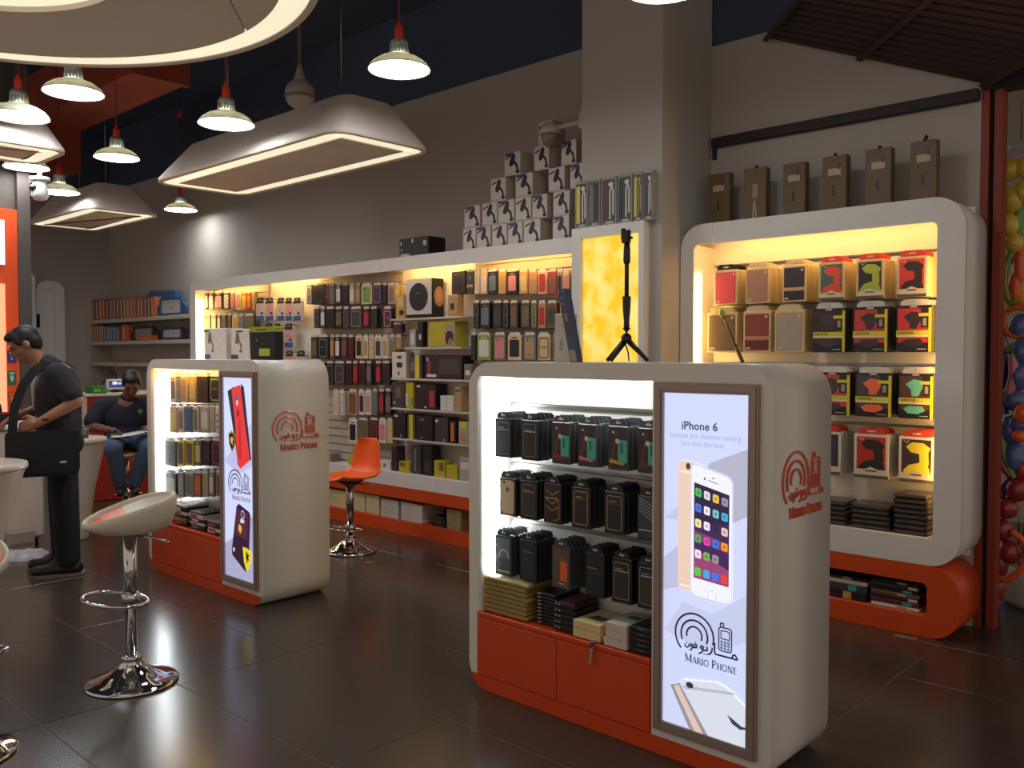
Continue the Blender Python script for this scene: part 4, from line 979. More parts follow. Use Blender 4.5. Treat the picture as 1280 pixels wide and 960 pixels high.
# fourth shelf
gadget(490, 506, 478, 3, 'dark grey', 'gadget_box', 'dark gadget box with grey swirl on the fourth shelf', [(.3, .7, .4, .8, 'olive'), (.15, .25, .15, .25, 'white')])
gadget(507, 517, 478, 3, YG, 'gadget_box', 'yellow striped gadget box with white mouse picture', [(0, .3, .1, .6, 'white'), (.75, 1, .1, .4, 'grey')])
gadget(519, 545, 480, 3, 'black', 'gadget_box', 'black gadget box with red side picture', [(.08, .25, .86, .94, 'white'), (.7, .95, .1, .75, 'red'), (.45, .55, .06, .12, 'white')])
for i in range(4):
    z_ = shz[3] + .031 * i; p = sp_px(549, 500); q = sp_px(566, 500)
    o = MB().bbox(p.x, q.x, YS + .03, YS + .18, z_, z_ + .03, body('white'), .003).build('adapter_box'); tag(o, 'small white adapter box, %s of four in the shelf stack' % nz[i], 'adapter box', 'white adapter boxes on the fourth shelf')
    MB().box((p.x + q.x) / 2 - .002, (p.x + q.x) / 2 + .002, YS + .029, YS + .03, z_ + .002, z_ + .028, body('grey')).build('gap_line', o)  # grey strip painted for the dark gap between two columns of boxes
gadget(568, 577, 484, 3, 'tan', 'gadget_box', 'tan card gadget box beside the white adapter boxes', [(.1, .9, .8, .9, 'brown')])
# fifth shelf
gadget(491, 507, 517, 4, 'black', 'gadget_box', 'black gadget box with small white mark on the lowest shelf', [(.1, .4, .86, .94, 'white'), (.6, .7, .08, .14, 'white')])
gadget(509, 518, 518, 4, 'olive', 'gadget_box', 'olive gadget box with yellow stripe on the lowest shelf', [(.3, .8, 0, 1, 'yellow')])
gadget(520, 541, 520, 4, 'black', 'gadget_box', 'wide black gadget box in the middle of the lowest shelf', [(.2, .5, .8, .9, 'grey'), (.3, .36, .08, .14, 'white')])
gadget(543, 560, 522, 4, 'dark grey', 'gadget_box', 'dark grey gadget box beside the orange bottle picture', [(.05, .3, .8, .9, 'white'), (.7, .8, .06, .12, 'white')])
gadget(562, 570, 526, 4, 'black', 'gadget_box', 'slim black gadget box with orange bottle picture', [(.2, .7, .1, .9, 'orange')])
gadget(573, 586, 527, 4, 'clear', 'gadget_box', 'clear gadget pack with yellow top at the lowest shelf end', [(.2, .8, .7, 1, 'yellow'), (.2, .8, .1, .5, 'tan')])
# on the cabinet floor
for x0, x1, yt, c, lb, ac in ((404, 414, 567, 'grey', 'grey gadget box on the cabinet floor behind the orange stool', [(.2, .8, .2, .8, 'clear')]),
                          (434, 441, 569, YG, 'bright yellow gadget box just behind the orange stool', None),
                          (470, 488, 576, 'white', 'white gadget box with black marks on the cabinet floor', [(.1, .3, .2, .6, 'black'), (.5, .7, .3, .7, 'grey')]),
                          (489, 496, 558, 'purple', 'tall purple gadget box on the cabinet floor', [(.2, .8, .3, .7, 'black')]),
                          (498, 512, 577, YG, 'low yellow gadget box between purple and black boxes', [(.1, .6, .5, .9, 'olive')]),
                          (514, 526, 557, 'dark grey', 'tall dark grey gadget box on the cabinet floor', [(.3, .5, .1, .9, 'steel blue')]),
                          (528, 540, 558, 'black', 'tall black gadget box beside the yellow floor boxes', [(.2, .8, .1, .5, 'dark grey')]),
                          (542, 556, 576, YG, 'yellow gadget box, farther of the yellow floor pair', [(.5, .9, .4, .9, 'olive')]),
                          (557, 572, 582, YG, 'yellow gadget box, nearer of the yellow floor pair', [(.1, .4, .1, .6, 'gold')]),
                          (574, 588, 572, 'clear', 'pale gadget pack on the cabinet floor behind kiosk edge', [(.1, .9, .5, .8, 'white')])):
    gadget(x0, x1, yt, -1, c, 'gadget_box', lb, ac or (), .1)
# cartons in the orange base
CART = M('cream_carton', (206, 190, 146), .6, var=.06); CARW = M('white_carton', (196, 190, 178), .6, var=.05)
for s_, (x0, x1, n, m_, nm) in enumerate(((405, 434, 6, CART, 'cream'), (441, 456, 6, CART, 'cream'), (457, 474, 6, CART, 'cream'), (476, 498, 6, CARW, 'white'), (501, 528, 6, CARW, 'white'), (558, 576, 3, M('olive_carton', (150, 136, 92), .6, var=.06), 'olive'))):
    p = onY(x0, 640, YC + .03); q = onY(x1, 640, YC + .03)
    hh = .029 if n == 6 else .058
    hh *= (.93, 1, 1, .9, .9, .97)[s_]
    for i in range(n):
        z_ = .11 + i * hh
        o = MB().bbox(p.x + random.uniform(0, .004), q.x - random.uniform(0, .004), YC + .03, YC + .28, z_, z_ + hh - .001, m_, .003).build('carton')
        tag(o, 'flat %s carton, %s of the %s stack in the orange cabinet base' % (nm, nz[i] if i < n - 1 else 'topmost', ORD[s_]), 'carton', 'cartons in the orange base')
        Art().rect(.03, .03 + (q.x - p.x) * .5, hh * .45, hh * .55, ink((120, 104, 84))).mb((p.x + .01, YC + .03, z_)).build('edge_print', o)  # dark line painted for the gaps between layers as well as for print
p = onY(540, 640, YC + .05); q = onY(556, 640, YC + .05)
o = MB().bbox(p.x, q.x, YC + .05, YC + .25, .11, .19, BLACK, .004).build('carton'); tag(o, 'low black carton between white and olive stacks in base', 'carton', 'cartons in the orange base')
MB().box(p.x + .02, q.x - .04, YC + .049, YC + .05, .13, .17, body('dark grey')).build('edge_print', o)

# ---------------------------------------------------------------- boxes standing on the cabinet top
def holder_art(w, h, lid):
    def f():
        A = Art(); k = ink((40, 40, 44))
        A.rect(-w * .48, w * .48, h * .02, h * .98, ink((202, 194, 184)))
        A.poly([(-w * .2, h * .48), (-w * .16, h * .62), (w * .0, h * .92), (w * .12, h * .95), (w * .2, h * .84), (w * .14, h * .58), (w * .04, h * .42), (-w * .1, h * .38)], k)
        A.stroke([(-w * .42, h * .74), (-w * .08, h * .86)], h * .07, k); A.stroke([(w * .06, h * .62), (w * .28, h * .42), (w * .34, h * .2)], w * .13, k); A.ell(w * .34, h * .13, w * .13, h * .08, k)
        if lid: A.rect(-w * .45, w * .1, h * .86, h * .97, ink((50, 66, 110)))
        A.rect(-w * .42, w * .1, h * .05, h * .07, ink((140, 136, 130)))
        return A
    return f
s4 = 1280 / 280
HB = [(0, [(130, 205), (208, 290), (296, 382), (386, 472), (476, 574), (642, 738)]), (1, [(132, 228), (236, 324), (328, 422), (426, 518), (522, 610), (642, 738)]),
      (2, [(282, 370), (424, 524), (612, 706), (742, 812)]), (3, [(358, 450), (528, 614), (682, 770)]), (4, [(534, 618)])]
YH = YC + .08; bh = .178; rows = ['bottom', 'second', 'third', 'fourth', 'topmost']
CARDB = M('holder_box_card', (190, 176, 158), .6, var=.05)
for r_, L in HB:
    for i, (a, b) in enumerate(L):
        zc = CZ1 + bh * r_
        pxy = 300 - 28 * r_
        p = onY(550 + a / s4, pxy, YH); q = onY(550 + b / s4, pxy, YH)
        wc = (p.x + q.x) / 2; ww = min(.175, max(.13, q.x - p.x - .004))
        if r_ == 4: wc = onY(550 + 590 / s4, 190, YH).x
        o = link('holder_box', pack_mesh(ww, bh - .002, .15, CARDB), None, (wc, YH + .006 * r_, zc))
        tag(o, 'white car phone holder box, %s from black box end, %s row of pyramid' % (ORD[i], rows[r_]), 'holder box', 'car phone holder boxes stacked on the cabinet')
        link('front_print', art_mesh(('hb', round(ww, 3), (i + r_) % 2), holder_art(ww, bh - .002, (i + r_) % 2)), o)
# black box
p = onY(499, 315, YH); q = onY(535, 312, YH)
o = MB().bbox(p.x, q.x, YH, YH + .2, CZ1, CZ1 + .165, M('black_gloss_carton', (36, 28, 30), .35, var=.15, scale=8), .005).build('speaker_carton')
tag(o, 'black glossy carton with white lettering lying on the cabinet top', 'carton')
W_ = q.x - p.x
Art().rect(.005, W_ - .005, .005, .16, ink((38, 30, 32))).rect(.02, .14, .015, .035, ink((190, 186, 182))).rect(.02, .04, .06, .08, ink((150, 146, 146))).rect(.02, .035, .11, .14, ink((190, 186, 182))).rect(W_ - .06, W_ - .02, .09, .13, ink((180, 170, 170))).rect(W_ * .45, W_ * .5, .12, .155, ink((200, 196, 194))).rect(W_ * .3, W_ * .7, .03, .1, ink((44, 40, 46))).mb((p.x, YH, CZ1)).build('front_print', o)

# ---------------------------------------------------------------- backlit yellow panel on the column
def vmat_yellow():
    m = M('yellow_onyx_film', (240, 206, 60), .4, emit=.62)
    nt = m.node_tree; b = nt.nodes['Principled BSDF']
    n = nt.nodes.new('ShaderNodeTexNoise'); n.inputs['Scale'].default_value = 7; n.inputs['Detail'].default_value = 6
    cr = nt.nodes.new('ShaderNodeValToRGB'); cr.color_ramp.elements[0].position = .4; cr.color_ramp.elements[0].color = lin((240, 192, 26)) + (1,); cr.color_ramp.elements[1].position = .66; cr.color_ramp.elements[1].color = lin((246, 226, 130)) + (1,)
    tc = nt.nodes.new('ShaderNodeTexCoord'); nt.links.new(tc.outputs['Object'], n.inputs['Vector']); nt.links.new(n.outputs['Fac'], cr.inputs[0])
    nt.links.new(cr.outputs[0], b.inputs['Base Color']); nt.links.new(cr.outputs[0], b.inputs['Emission Color']); return m
YP3 = 4.70
y0, y1, yz = -3.825, -3.235, 2.39
pan = thing('light_panel_box', ((y0 + y1) / 2, YP3, 0), 'tall white-framed panel glowing marbled yellow on the wall column', 'light panel')
MB().ring([(y0, .0), (y1, .0), (y1, yz), (y0, yz)], [(y0 + .075, .1), (y1 - .04, .1), (y1 - .04, yz - .07), (y0 + .075, yz - .07)], 'y', YP3, 4.769, WHITE, False).build('frame', pan)
mb = MB(); ns = 8                                # gently bowed film
xa, xb = y0 + .075, y1 - .04
vs = []
for zq in (.1, yz - .07):
    for i in range(ns + 1): u = i / ns; vs.append((xa + (xb - xa) * u, YP3 + .03 - .02 * math.sin(PI * u), zq))
mb.add(vs, [(i, i + 1, ns + 2 + i, ns + 1 + i) for i in range(ns)], vmat_yellow(), True); mb.build('glowing_film', pan)
# cable packs standing on it
CABM = M('clear_blister', (150, 148, 140), .12, var=.1, scale=25)
for i, (a, b, c1, c2) in enumerate(((770, 845, 'yellow', 'white'), (849, 914, 'grey', 'black'), (918, 1008, 'maroon', 'white'), (1012, 1098, 'black', 'white'), (1102, 1156, 'yellow', 'tan'), (1160, 1216, 'dark grey', 'white'))):
    p = onY(550 + a / s4, 280, YP3 + .012); q = onY(550 + b / s4, 280, YP3 + .012); w_ = q.x - p.x - .004; h_ = .315
    o = link('cable_pack', pack_mesh(w_, h_, .045, CABM), None, ((p.x + q.x) / 2, YP3 + .012, yz)); tag(o, 'clear blister pack with %s and %s cable, %s from holder boxes' % (c1, c2, ORD[i]), 'cable pack', 'cable packs standing on the glowing panel')
    A = Art().rect(-w_ * .42, w_ * .42, h_ * .04, h_ * .95, ink((58, 54, 52))).rect(-w_ * .38, -w_ * .1, h_ * .1, h_ * .9, ink(CN[c1])).stroke([(w_ * .1, h_ * .12), (w_ * .1, h_ * .7), (w_ * .2, h_ * .8), (w_ * .3, h_ * .7), (w_ * .3, h_ * .2)], w_ * .1, ink(CN[c2])).ell(w_ * .15, h_ * .84, w_ * .16, h_ * .05, ink(CN[c2]), 10).rect(-.2 * w_, .3 * w_, h_ * .03, h_ * .08, ink((170, 168, 162)))
    link('front_print', A.mb((0, 0, 0)).mesh('front_print'), o)

# ================================================================ white light box display
LX0, LX1, LZ0, LZ1 = -3.14, -1.415, .394, 2.372
lb = thing('display_box', ((LX0 + LX1) / 2, YL + .19, 0), 'white rounded wall display box with warm light above an orange base', 'display box')
sm_ = onY(891, 285, YL).x                        # the frame's top board has an open joint here
def from_joint(L, z): k = 18; return [(sm_, z)] + L[k:] + L[:k]        # loops run from the joint over the far corner and back
cut_ring(from_joint(rrect(LX0, LX1, LZ0, LZ1, .16, 8), LZ1), from_joint(rrect(LX0 + .098, LX1 - .14, LZ0 + .145, LZ1 - .13, .035, 8), LZ1 - .13), 'y', YL, YL + .02, WHITE, .004).build('front_frame', lb)
MB().ring(rrect(LX0, LX1, LZ0, LZ1, .16, 8), rrect(LX0 + .03, LX1 - .03, LZ0 + .03, LZ1 - .03, .13, 8), 'y', YL + .0201, YW - .003, WHITE).build('shell', lb)
bx0, bx1, bz0, bz1 = LX0 + .098, LX1 - .14, LZ0 + .145, LZ1 - .13
YBK = 5.247
MB().box(LX0 + .03, LX1 - .03, YBK, YBK + .02, LZ0 + .03, LZ1 - .03, WHITE).build('back_panel', lb)
MB().box(bx0 - .02, bx0, YL + .02, YBK, bz0, bz1, WHITE).build('inner_side', lb); MB().box(bx1 + .045, bx1 + .06, YL + .02, YBK, bz0, bz1, WHITE).build('inner_side', lb)
MB().box(bx0 - .02, bx1 + .02, YL + .02, YBK, bz0 - .02, bz0, WHITE).build('inner_floor', lb)
MB().box(bx0 - .02, bx1 + .02, YL + .02, YBK, bz1 + .045, bz1 + .06, WHITE).build('inner_top', lb)
MB().bbox(bx0, bx0 + .02, YL + .03, YL + .075, 1.0, 2.06, warm_tube(), .004).build('light_tube', lb)
MB().bbox(bx1 + .015, bx1 + .035, YL + .025, YL + .07, .75, 2.06, warm_tube(), .004).build('light_tube', lb)
MB().bbox(bx0 + .1, bx1 - .1, YL + .022, YL + .055, bz1 + .012, bz1 + .032, warm_tube(), .004).build('light_tube', lb)
rz = [2.12, 1.85, 1.475, 1.125]
for z_ in rz: MB().bbox(bx0 + .01, bx1 - .01, YBK - .018, YBK, z_ - .007, z_ + .007, STEEL, .003).build('rail', lb)
def a_organic(w, h, bg, c, frame, foot=True):
    def f():
        A = Art(); fm = ink(frame)
        A.rect(-w * .5, w * .5, 0, h, fm)
        A.rect(-w * .42, w * .42, h * .2, h * .94, ink(bg)); m = ink(c)
        A.poly([(-w * .3, h * .78), (-w * .12, h * .88), (w * .2, h * .87), (w * .4, h * .76), (w * .34, h * .66), (w * .12, h * .62), (-w * .16, h * .66)], m)
        A.poly([(w * .08, h * .66), (w * .34, h * .66), (w * .36, h * .42), (w * .3, h * .3), (w * .1, h * .4)], m)
        A.poly([(-w * .36, h * .26), (-w * .2, h * .38), (w * .1, h * .44), (w * .36, h * .34), (w * .4, h * .2), (-w * .36, h * .2)], m)
        A.stroke([(-w * .36, h * .92), (-w * .26, h * .86), (-w * .2, h * .92)], w * .02, fm)
        if foot:
            A.poly([(-w * .5, h * .14), (-w * .2, h * .2), (0, h * .26), (w * .2, h * .2), (w * .5, h * .13), (w * .5, h * .04), (-w * .5, h * .06)], ink((210, 196, 170)))
            A.rect(-w * .5, w * .5, 0, h * .07, ink((88, 80, 66))); A.rect(-w * .16, w * .16, h * .15, h * .18, ink((60, 46, 40)))
        return A
    return f
def a_survivor(w, h, bg, c):
    def f():
        A = Art(); A.rect(-w * .5, w * .5, 0, h, ink((30, 28, 30))); A.rect(-w * .46, w * .42, h * .2, h * .94, ink(bg)); m = ink(c)
        A.poly([(-w * .3, h * .76), (-w * .08, h * .87), (w * .2, h * .84), (w * .34, h * .74), (w * .16, h * .64), (w * .08, h * .5), (-w * .12, h * .5), (-w * .14, h * .64)], m)
        A.poly([(-w * .36, h * .22), (-w * .2, h * .28), (w * .2, h * .28), (w * .28, h * .18), (w * .05, h * .1), (-w * .24, h * .12)], m)
        A.rect(w * .2, w * .42, h * .52, h * .94, ink((36, 34, 30))); A.rect(w * .14, w * .44, h * .76, h * .83, ink((206, 196, 50))); A.rect(w * .26, w * .36, h * .56, h * .72, ink((150, 146, 130)))
        A.rect(-w * .5, w * .42, h * .36, h * .46, ink((206, 200, 60))); A.rect(-w * .5, w * .42, h * .32, h * .36, ink((220, 214, 170))); A.text('SURVIVOR', -w * .45, h * .385, h * .05, ink((30, 28, 24)), 'l', 1.0, True)
        A.rect(w * .42, w * .5, 0, h * .94, ink((210, 190, 40))); A.rect(w * .1, w * .36, h * .05, h * .07, ink((170, 166, 150)))
        A.rect(-w * .1, w * .1, h * .955, h * .985, ink((210, 206, 196)))
        return A
    return f
def a_tablet(w, h, c, band=None):
    def f():
        A = Art(); A.rr(-w * .44, w * .44, h * .04, h * .93, w * .06, ink(c)); A.rr(-w * .4, w * .4, h * .06, h * .91, w * .05, ink(tuple(min(255, int(v * 1.12)) for v in c)))
        if band: A.rect(-w * .44, w * .44, h * .30, h * .39, ink(band)); A.rr(-w * .4, w * .4, h * .08, h * .27, w * .03, ink(tuple(int(v * .8) for v in c)))
        A.ell(0, h * .72, w * .03, w * .03, ink(tuple(int(v * .6) for v in c))); A.ell(w * .34, h * .86, w * .05, w * .05, ink((206, 196, 180))); A.rect(-w * .4, -w * .24, h * .07, h * .12, ink((200, 180, 160)))
        return A
    return f
WHT = body('white'); CRM = body('cream'); SVB = M('survivor_box', (44, 40, 34), .35, var=.08)
REDT = M('red_hang_tab', (206, 60, 40), .4)
YT = YL + .075
glb = 'tablet case packs in the white display box'
def lbrow(row, ri, y1, h_, items):
    for i, (px0, px1, key, fn, bd, desc, tb, ordn) in enumerate(items):
        p = onY(px0, y1, YT); q = onY(px1, y1, YT); w_ = q.x - p.x
        zb = rz[ri] - .045 - h_
        xc = (p.x + q.x) / 2
        hang(xc, YT, zb, w_, h_, .023, 6, .029, bd, ('lb', row, i), fn(w_, h_), '%s, %s from column, %s rail of display box' % (desc, ORD[ordn], row),
             'packs queued behind the %s front pack, %s rail of display box' % (ORD[ordn], row), glb, tb, .034, 'tablet case', 'tablet_case_pack', jit=.002)
        prong(lb, xc, zb + h_ + .016, YT, YBK)
lbrow('top', 0, 380, .222, [
    (893, 921, 0, lambda w, h: a_tablet(w, h, (206, 76, 84), None), CRM, 'cream pack with rose red tablet case', BLACK, 0),
    (932, 961, 0, lambda w, h: a_tablet(w, h, (150, 112, 96)), CRM, 'cream pack with taupe tablet case', CRM, 1),
    (978, 1007, 0, lambda w, h: a_tablet(w, h, (48, 44, 56), (196, 160, 110)), CRM, 'cream pack with dark tablet case and band', CRM, 2),
    (1023, 1055, 0, lambda w, h: a_organic(w, h, (74, 100, 96), (214, 76, 62), (206, 180, 130)), CRM, 'framed pack with red on grey green case', REDT, 3),
    (1070, 1104, 0, lambda w, h: a_organic(w, h, (46, 40, 38), (160, 176, 70), (206, 180, 130)), CRM, 'framed pack with lime on black case', REDT, 4),
    (1121, 1158, 0, lambda w, h: a_organic(w, h, (206, 56, 52), (46, 40, 42), (206, 184, 140)), CRM, 'framed pack with black on red case', REDT, 5)])
lbrow('second', 1, 437, .256, [
    (884, 921, 0, lambda w, h: a_tablet(w, h, (110, 88, 62)), CRM, 'cream pack with brown tablet case', CRM, 0),
    (929, 963, 0, lambda w, h: a_tablet(w, h, (124, 56, 46), (196, 130, 86)), CRM, 'cream pack with maroon case and band', CRM, 1),
    (968, 1005, 0, lambda w, h: a_tablet(w, h, (150, 138, 124)), CRM, 'cream pack with clear grey case', CRM, 2),
    (1016, 1056, 0, lambda w, h: a_survivor(w, h, (56, 46, 46), (74, 54, 58)), SVB, 'black pack with yellow band and dark case', WHT, 3),
    (1066, 1109, 0, lambda w, h: a_survivor(w, h, (196, 62, 58), (60, 50, 54)), SVB, 'black pack with yellow band and red backing', WHT, 4),
    (1120, 1164, 0, lambda w, h: a_survivor(w, h, (196, 52, 56), (54, 44, 48)), SVB, 'black pack with yellow band and crimson backing', WHT, 5)])
lbrow('third', 2, 520, .25, [
    (1018, 1062, 0, lambda w, h: a_survivor(w, h, (206, 66, 60), (70, 60, 62)), SVB, 'black pack with yellow band and scarlet backing', WHT, 3),
    (1069, 1114, 0, lambda w, h: a_survivor(w, h, (74, 66, 62), (232, 110, 70)), SVB, 'black pack with yellow band and orange case', WHT, 4),
    (1123, 1166, 0, lambda w, h: a_survivor(w, h, (92, 52, 40), (110, 196, 166)), SVB, 'black pack with yellow band and mint case', WHT, 5)])
lbrow('fourth', 3, 608, .252, [
    (1015, 1050, 0, lambda w, h: a_organic(w, h, (48, 44, 52), (64, 58, 66), (206, 196, 186)), WHT, 'white-framed pack with dark case', REDT, 3),
    (1067, 1110, 0, lambda w, h: a_organic(w, h, (186, 44, 42), (40, 34, 36), (214, 206, 196)), WHT, 'white-framed pack with black on red case', REDT, 4),
    (1123, 1167, 0, lambda w, h: a_organic(w, h, (54, 44, 54), (226, 206, 50), (220, 208, 190)), WHT, 'white-framed pack with yellow case', REDT, 5)])
# black cases stacked on its floor
SHELLC = M('black_clamshell', (52, 46, 42), .25, var=.2, scale=10)
for s_, (px0, px1, n) in enumerate(((1014, 1058, 5), (1062, 1112, 5), (1115, 1160, 8))):
    p = onY(px0, 660, YL + .04); q = onY(px1, 660, YL + .04)
    for i in range(n):
        z_ = bz0 + i * .0285
        o = MB().bbox(p.x + random.uniform(0, .008), q.x - random.uniform(0, .008), YL + .04, YL + .22, z_, z_ + .0275, SHELLC, .007).build('clamshell_case')
        tag(o, 'black clamshell case, %s of the %s stack in the display box' % (nz[i] if i < n - 1 else 'topmost', ORD[s_]), 'clamshell case', 'black clamshell cases in the display box')
        MB().box(p.x + .02, q.x - .02, YL + .0385, YL + .0402, z_ + .012, z_ + .016, M('case_seam', (110, 100, 90), .2)).build('seam', o)
    if s_ < 2: MB()
# selfie stick standing in the box
a = onY(904, 395, YL + .03); b = onY(928, 452, YL + .03)
t = thing('selfie_stick', (b.x, YL + .03, b.z - .9), 'black selfie stick with green label leaning in the display box', 'selfie stick')
d = (Vector(a) - Vector(b)).normalized()
foot = Vector(b) - d * ((b.z - bz0 - .01) / d.z)
WO[t.name] = Vector((b.x, YL + .03, b.z - .9))
MB().tube([foot, b, Vector(b) + d * .12], [.012, .012, .013], BLACK, 10).build('grip', t)
MB().tube([Vector(b) + d * .12, a], .006, BLACK, 8).build('rod', t)
MB().ell(tuple(Vector(a) + d * .02), (.02, .012, .03), M('green_label', (130, 150, 60), .4), 10, 8).build('phone_clamp', t)

# orange base below the display box
og = thing('low_shelf_unit', ((LX0 + LX1) / 2 + .0, YL + .19, 0), 'low orange rounded shelf unit under the white display box', 'shelf unit')
MB().ring(rrect(LX0, LX1 - .0, .0, LZ0 - .002, .15, 8), rrect(LX0 + .15, LX1 - .165, .115, .295, .03, 8), 'y', YL, YW - .005, ORANGE).build('shell', og)
MB().box(LX0 + .15, LX1 - .165, YW - .04, YW - .02, .115, .295, BLACKM).build('back_panel', og)
for s_, (px0, px1, L) in enumerate(((1022, 1084, [('black', .05), ('dark grey', .04), ('white', .024), ('black', .02)]), (1087, 1150, [('white', .02), ('maroon', .028), ('black', .022), ('brown', .022), ('black', .022), ('dark grey', .022), ('black', .018)]))):
    p = onY(px0, 750, YL + .04); q = onY(px1, 750, YL + .04); z_ = .116
    for i, (c, t_) in enumerate(L):
        o = MB().bbox(p.x + random.uniform(0, .01), q.x - random.uniform(0, .01), YL + .04, YL + .22, z_, z_ + t_ - .001, body(c), .003).build('slim_box')
        tag(o, 'slim %s box, %s from the floor of the orange unit, %s pile' % (c, ORD[i], ('farther', 'nearer')[s_]), 'slim box', 'slim boxes in the orange unit')
        Art().rect(.12 + .03 * (i % 3), .17 + .03 * (i % 3), .003, t_ - .004, ink(((190, 140, 70), (70, 150, 140), (200, 190, 170))[i % 3])).mb((p.x + .03, YL + .04, z_)).build('edge_print', o)
        z_ += t_
# fallen paper tag by the base
p = onZ(1135, 797, 0)
tag(MB().box(p.x - .07, p.x + .05, p.y - .03, p.y + .02, 0, .002, body('grey')).build('paper_tag'), 'small grey paper tag on the floor by the orange base', 'paper')

# ---------------------------------------------------------------- gold boxes on top of the display box
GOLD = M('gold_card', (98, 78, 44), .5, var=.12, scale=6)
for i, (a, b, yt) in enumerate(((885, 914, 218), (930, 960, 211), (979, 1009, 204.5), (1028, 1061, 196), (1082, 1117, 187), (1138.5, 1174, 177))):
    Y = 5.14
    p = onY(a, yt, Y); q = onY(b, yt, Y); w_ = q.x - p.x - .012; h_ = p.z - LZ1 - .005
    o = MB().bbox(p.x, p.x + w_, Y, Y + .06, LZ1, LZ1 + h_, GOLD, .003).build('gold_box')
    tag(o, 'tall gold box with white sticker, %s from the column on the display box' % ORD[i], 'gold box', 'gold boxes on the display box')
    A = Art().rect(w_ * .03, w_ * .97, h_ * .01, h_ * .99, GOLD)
    A.rect(w_ * .28, w_ * .72, h_ * .87, h_ * .94, ink((90, 72, 42)))
    if i != 1: A.rect(w_ * .24, w_ * .76, h_ * .66, h_ * .78, ink((176, 150, 124))); A.rect(w_ * .64, w_ * .74, h_ * .76, h_ * .86, ink((52, 42, 30))); A.rect(w_ * .43, w_ * .54, h_ * .3, h_ * .48, ink((46, 38, 30)))
    else: A.rect(w_ * .4, w_ * .62, h_ * .46, h_ * .7, ink((150, 128, 90))); A.stroke([(w_ * .42, 0), (w_ * .46, h_ * .3), (w_ * .5, h_ * .4), (w_ * .58, h_ * .1)], w_ * .05, ink((180, 170, 140)))
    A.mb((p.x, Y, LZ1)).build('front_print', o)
    if i not in (0, 2): MB().tube([(p.x + w_ * .45, Y + .03, LZ1 + h_), (p.x + w_ * (.5 + .06 * (i % 3 - 1)), Y + .03, LZ1 + h_ + .02 + .012 * (i == 5))], .01, BLACKM, 8).build('strap_end', o)

# dome camera on a bracket from the column
p = onY(688, 172, 4.83)
DOME = M('dome_white', (176, 166, 152), .4)
t = thing('dome_camera', (p.x, 4.83, p.z), 'white dome camera on a short arm fixed to the column', 'security camera')
MB().lathe([(.075, .02), (.078, .05), (.06, .085), (.03, .1)], p, DOME, 20).build('housing', t)
MB().lathe([(0, -.07), (.03, -.064), (.055, -.04), (.066, .0), (.068, .02)], p, M('dome_glass', (120, 108, 96), .1), 20).build('dome', t)
MB().tube([(p.x, 4.83, p.z + .06), (-3.797, 4.83, p.z + .06)], .02, DOME, 10).box(-3.83, -3.796, 4.78, 4.88, p.z, p.z + .12, DOME).build('arm', t)

# ---------------------------------------------------------------- things on the kiosk tops
zt = 1.5
p = onY(693, 450, YK + .16)
o = MB().bbox(p.x, p.x + .1, YK + .16, YK + .2, zt, zt + .215, body('white'), .004).build('gadget_carton'); tag(o, 'pale carton standing on the smartphone kiosk behind a leaning box', 'carton')
Art().rect(.03, .05, .05, .1, ink((150, 170, 150))).mb((p.x, YK + .16, zt)).build('front_print', o)
b0 = onY(713, 455, YK + .1); t0 = onY(697, 370, YK + .1); wv = Vector((.042, 0, 0)); dv = Vector((0, .035, 0))
BLUEB = M('slate_blue_box', (76, 84, 112), .4, var=.08)
B0 = Vector((b0.x, YK + .1, zt)); T0 = Vector((t0.x, YK + .1, zt + .318))
mb = MB(); vs = [B0, B0 + wv, T0 + wv, T0, B0 + dv, B0 + wv + dv, T0 + wv + dv, T0 + dv]
mb.add(vs, [(0, 1, 2, 3), (7, 6, 5, 4), (0, 4, 5, 1), (1, 5, 6, 2), (2, 6, 7, 3), (3, 7, 4, 0)], BLUEB)
o = mb.build('gadget_carton'); tag(o, 'narrow slate blue box leaning on the smartphone kiosk top', 'carton')
A = Art(); f_ = lambda u, v: ((B0.x + (T0.x - B0.x) * v + u * .042), zt + v * .318)
def qd(u0, u1, v0, v1, c): A.poly([f_(u0, v0), f_(u1, v0), f_(u1, v1), f_(u0, v1)], ink(c))
qd(.03, .97, .01, .99, (76, 84, 112)); qd(.12, .88, .02, .17, (170, 150, 140)); qd(.2, .7, .18, .3, (60, 90, 120)); qd(.3, .72, .36, .52, (110, 60, 50)); qd(.3, .7, .56, .66, (150, 130, 120)); qd(.35, .75, .7, .73, (120, 80, 150)); qd(.25, .6, .78, .8, (130, 140, 170)); qd(.2, .55, .86, .88, (140, 150, 180)); qd(.7, .8, .95, .97, (206, 206, 200))
A.mb((0, YK + .1, 0)).build('front_print', o)
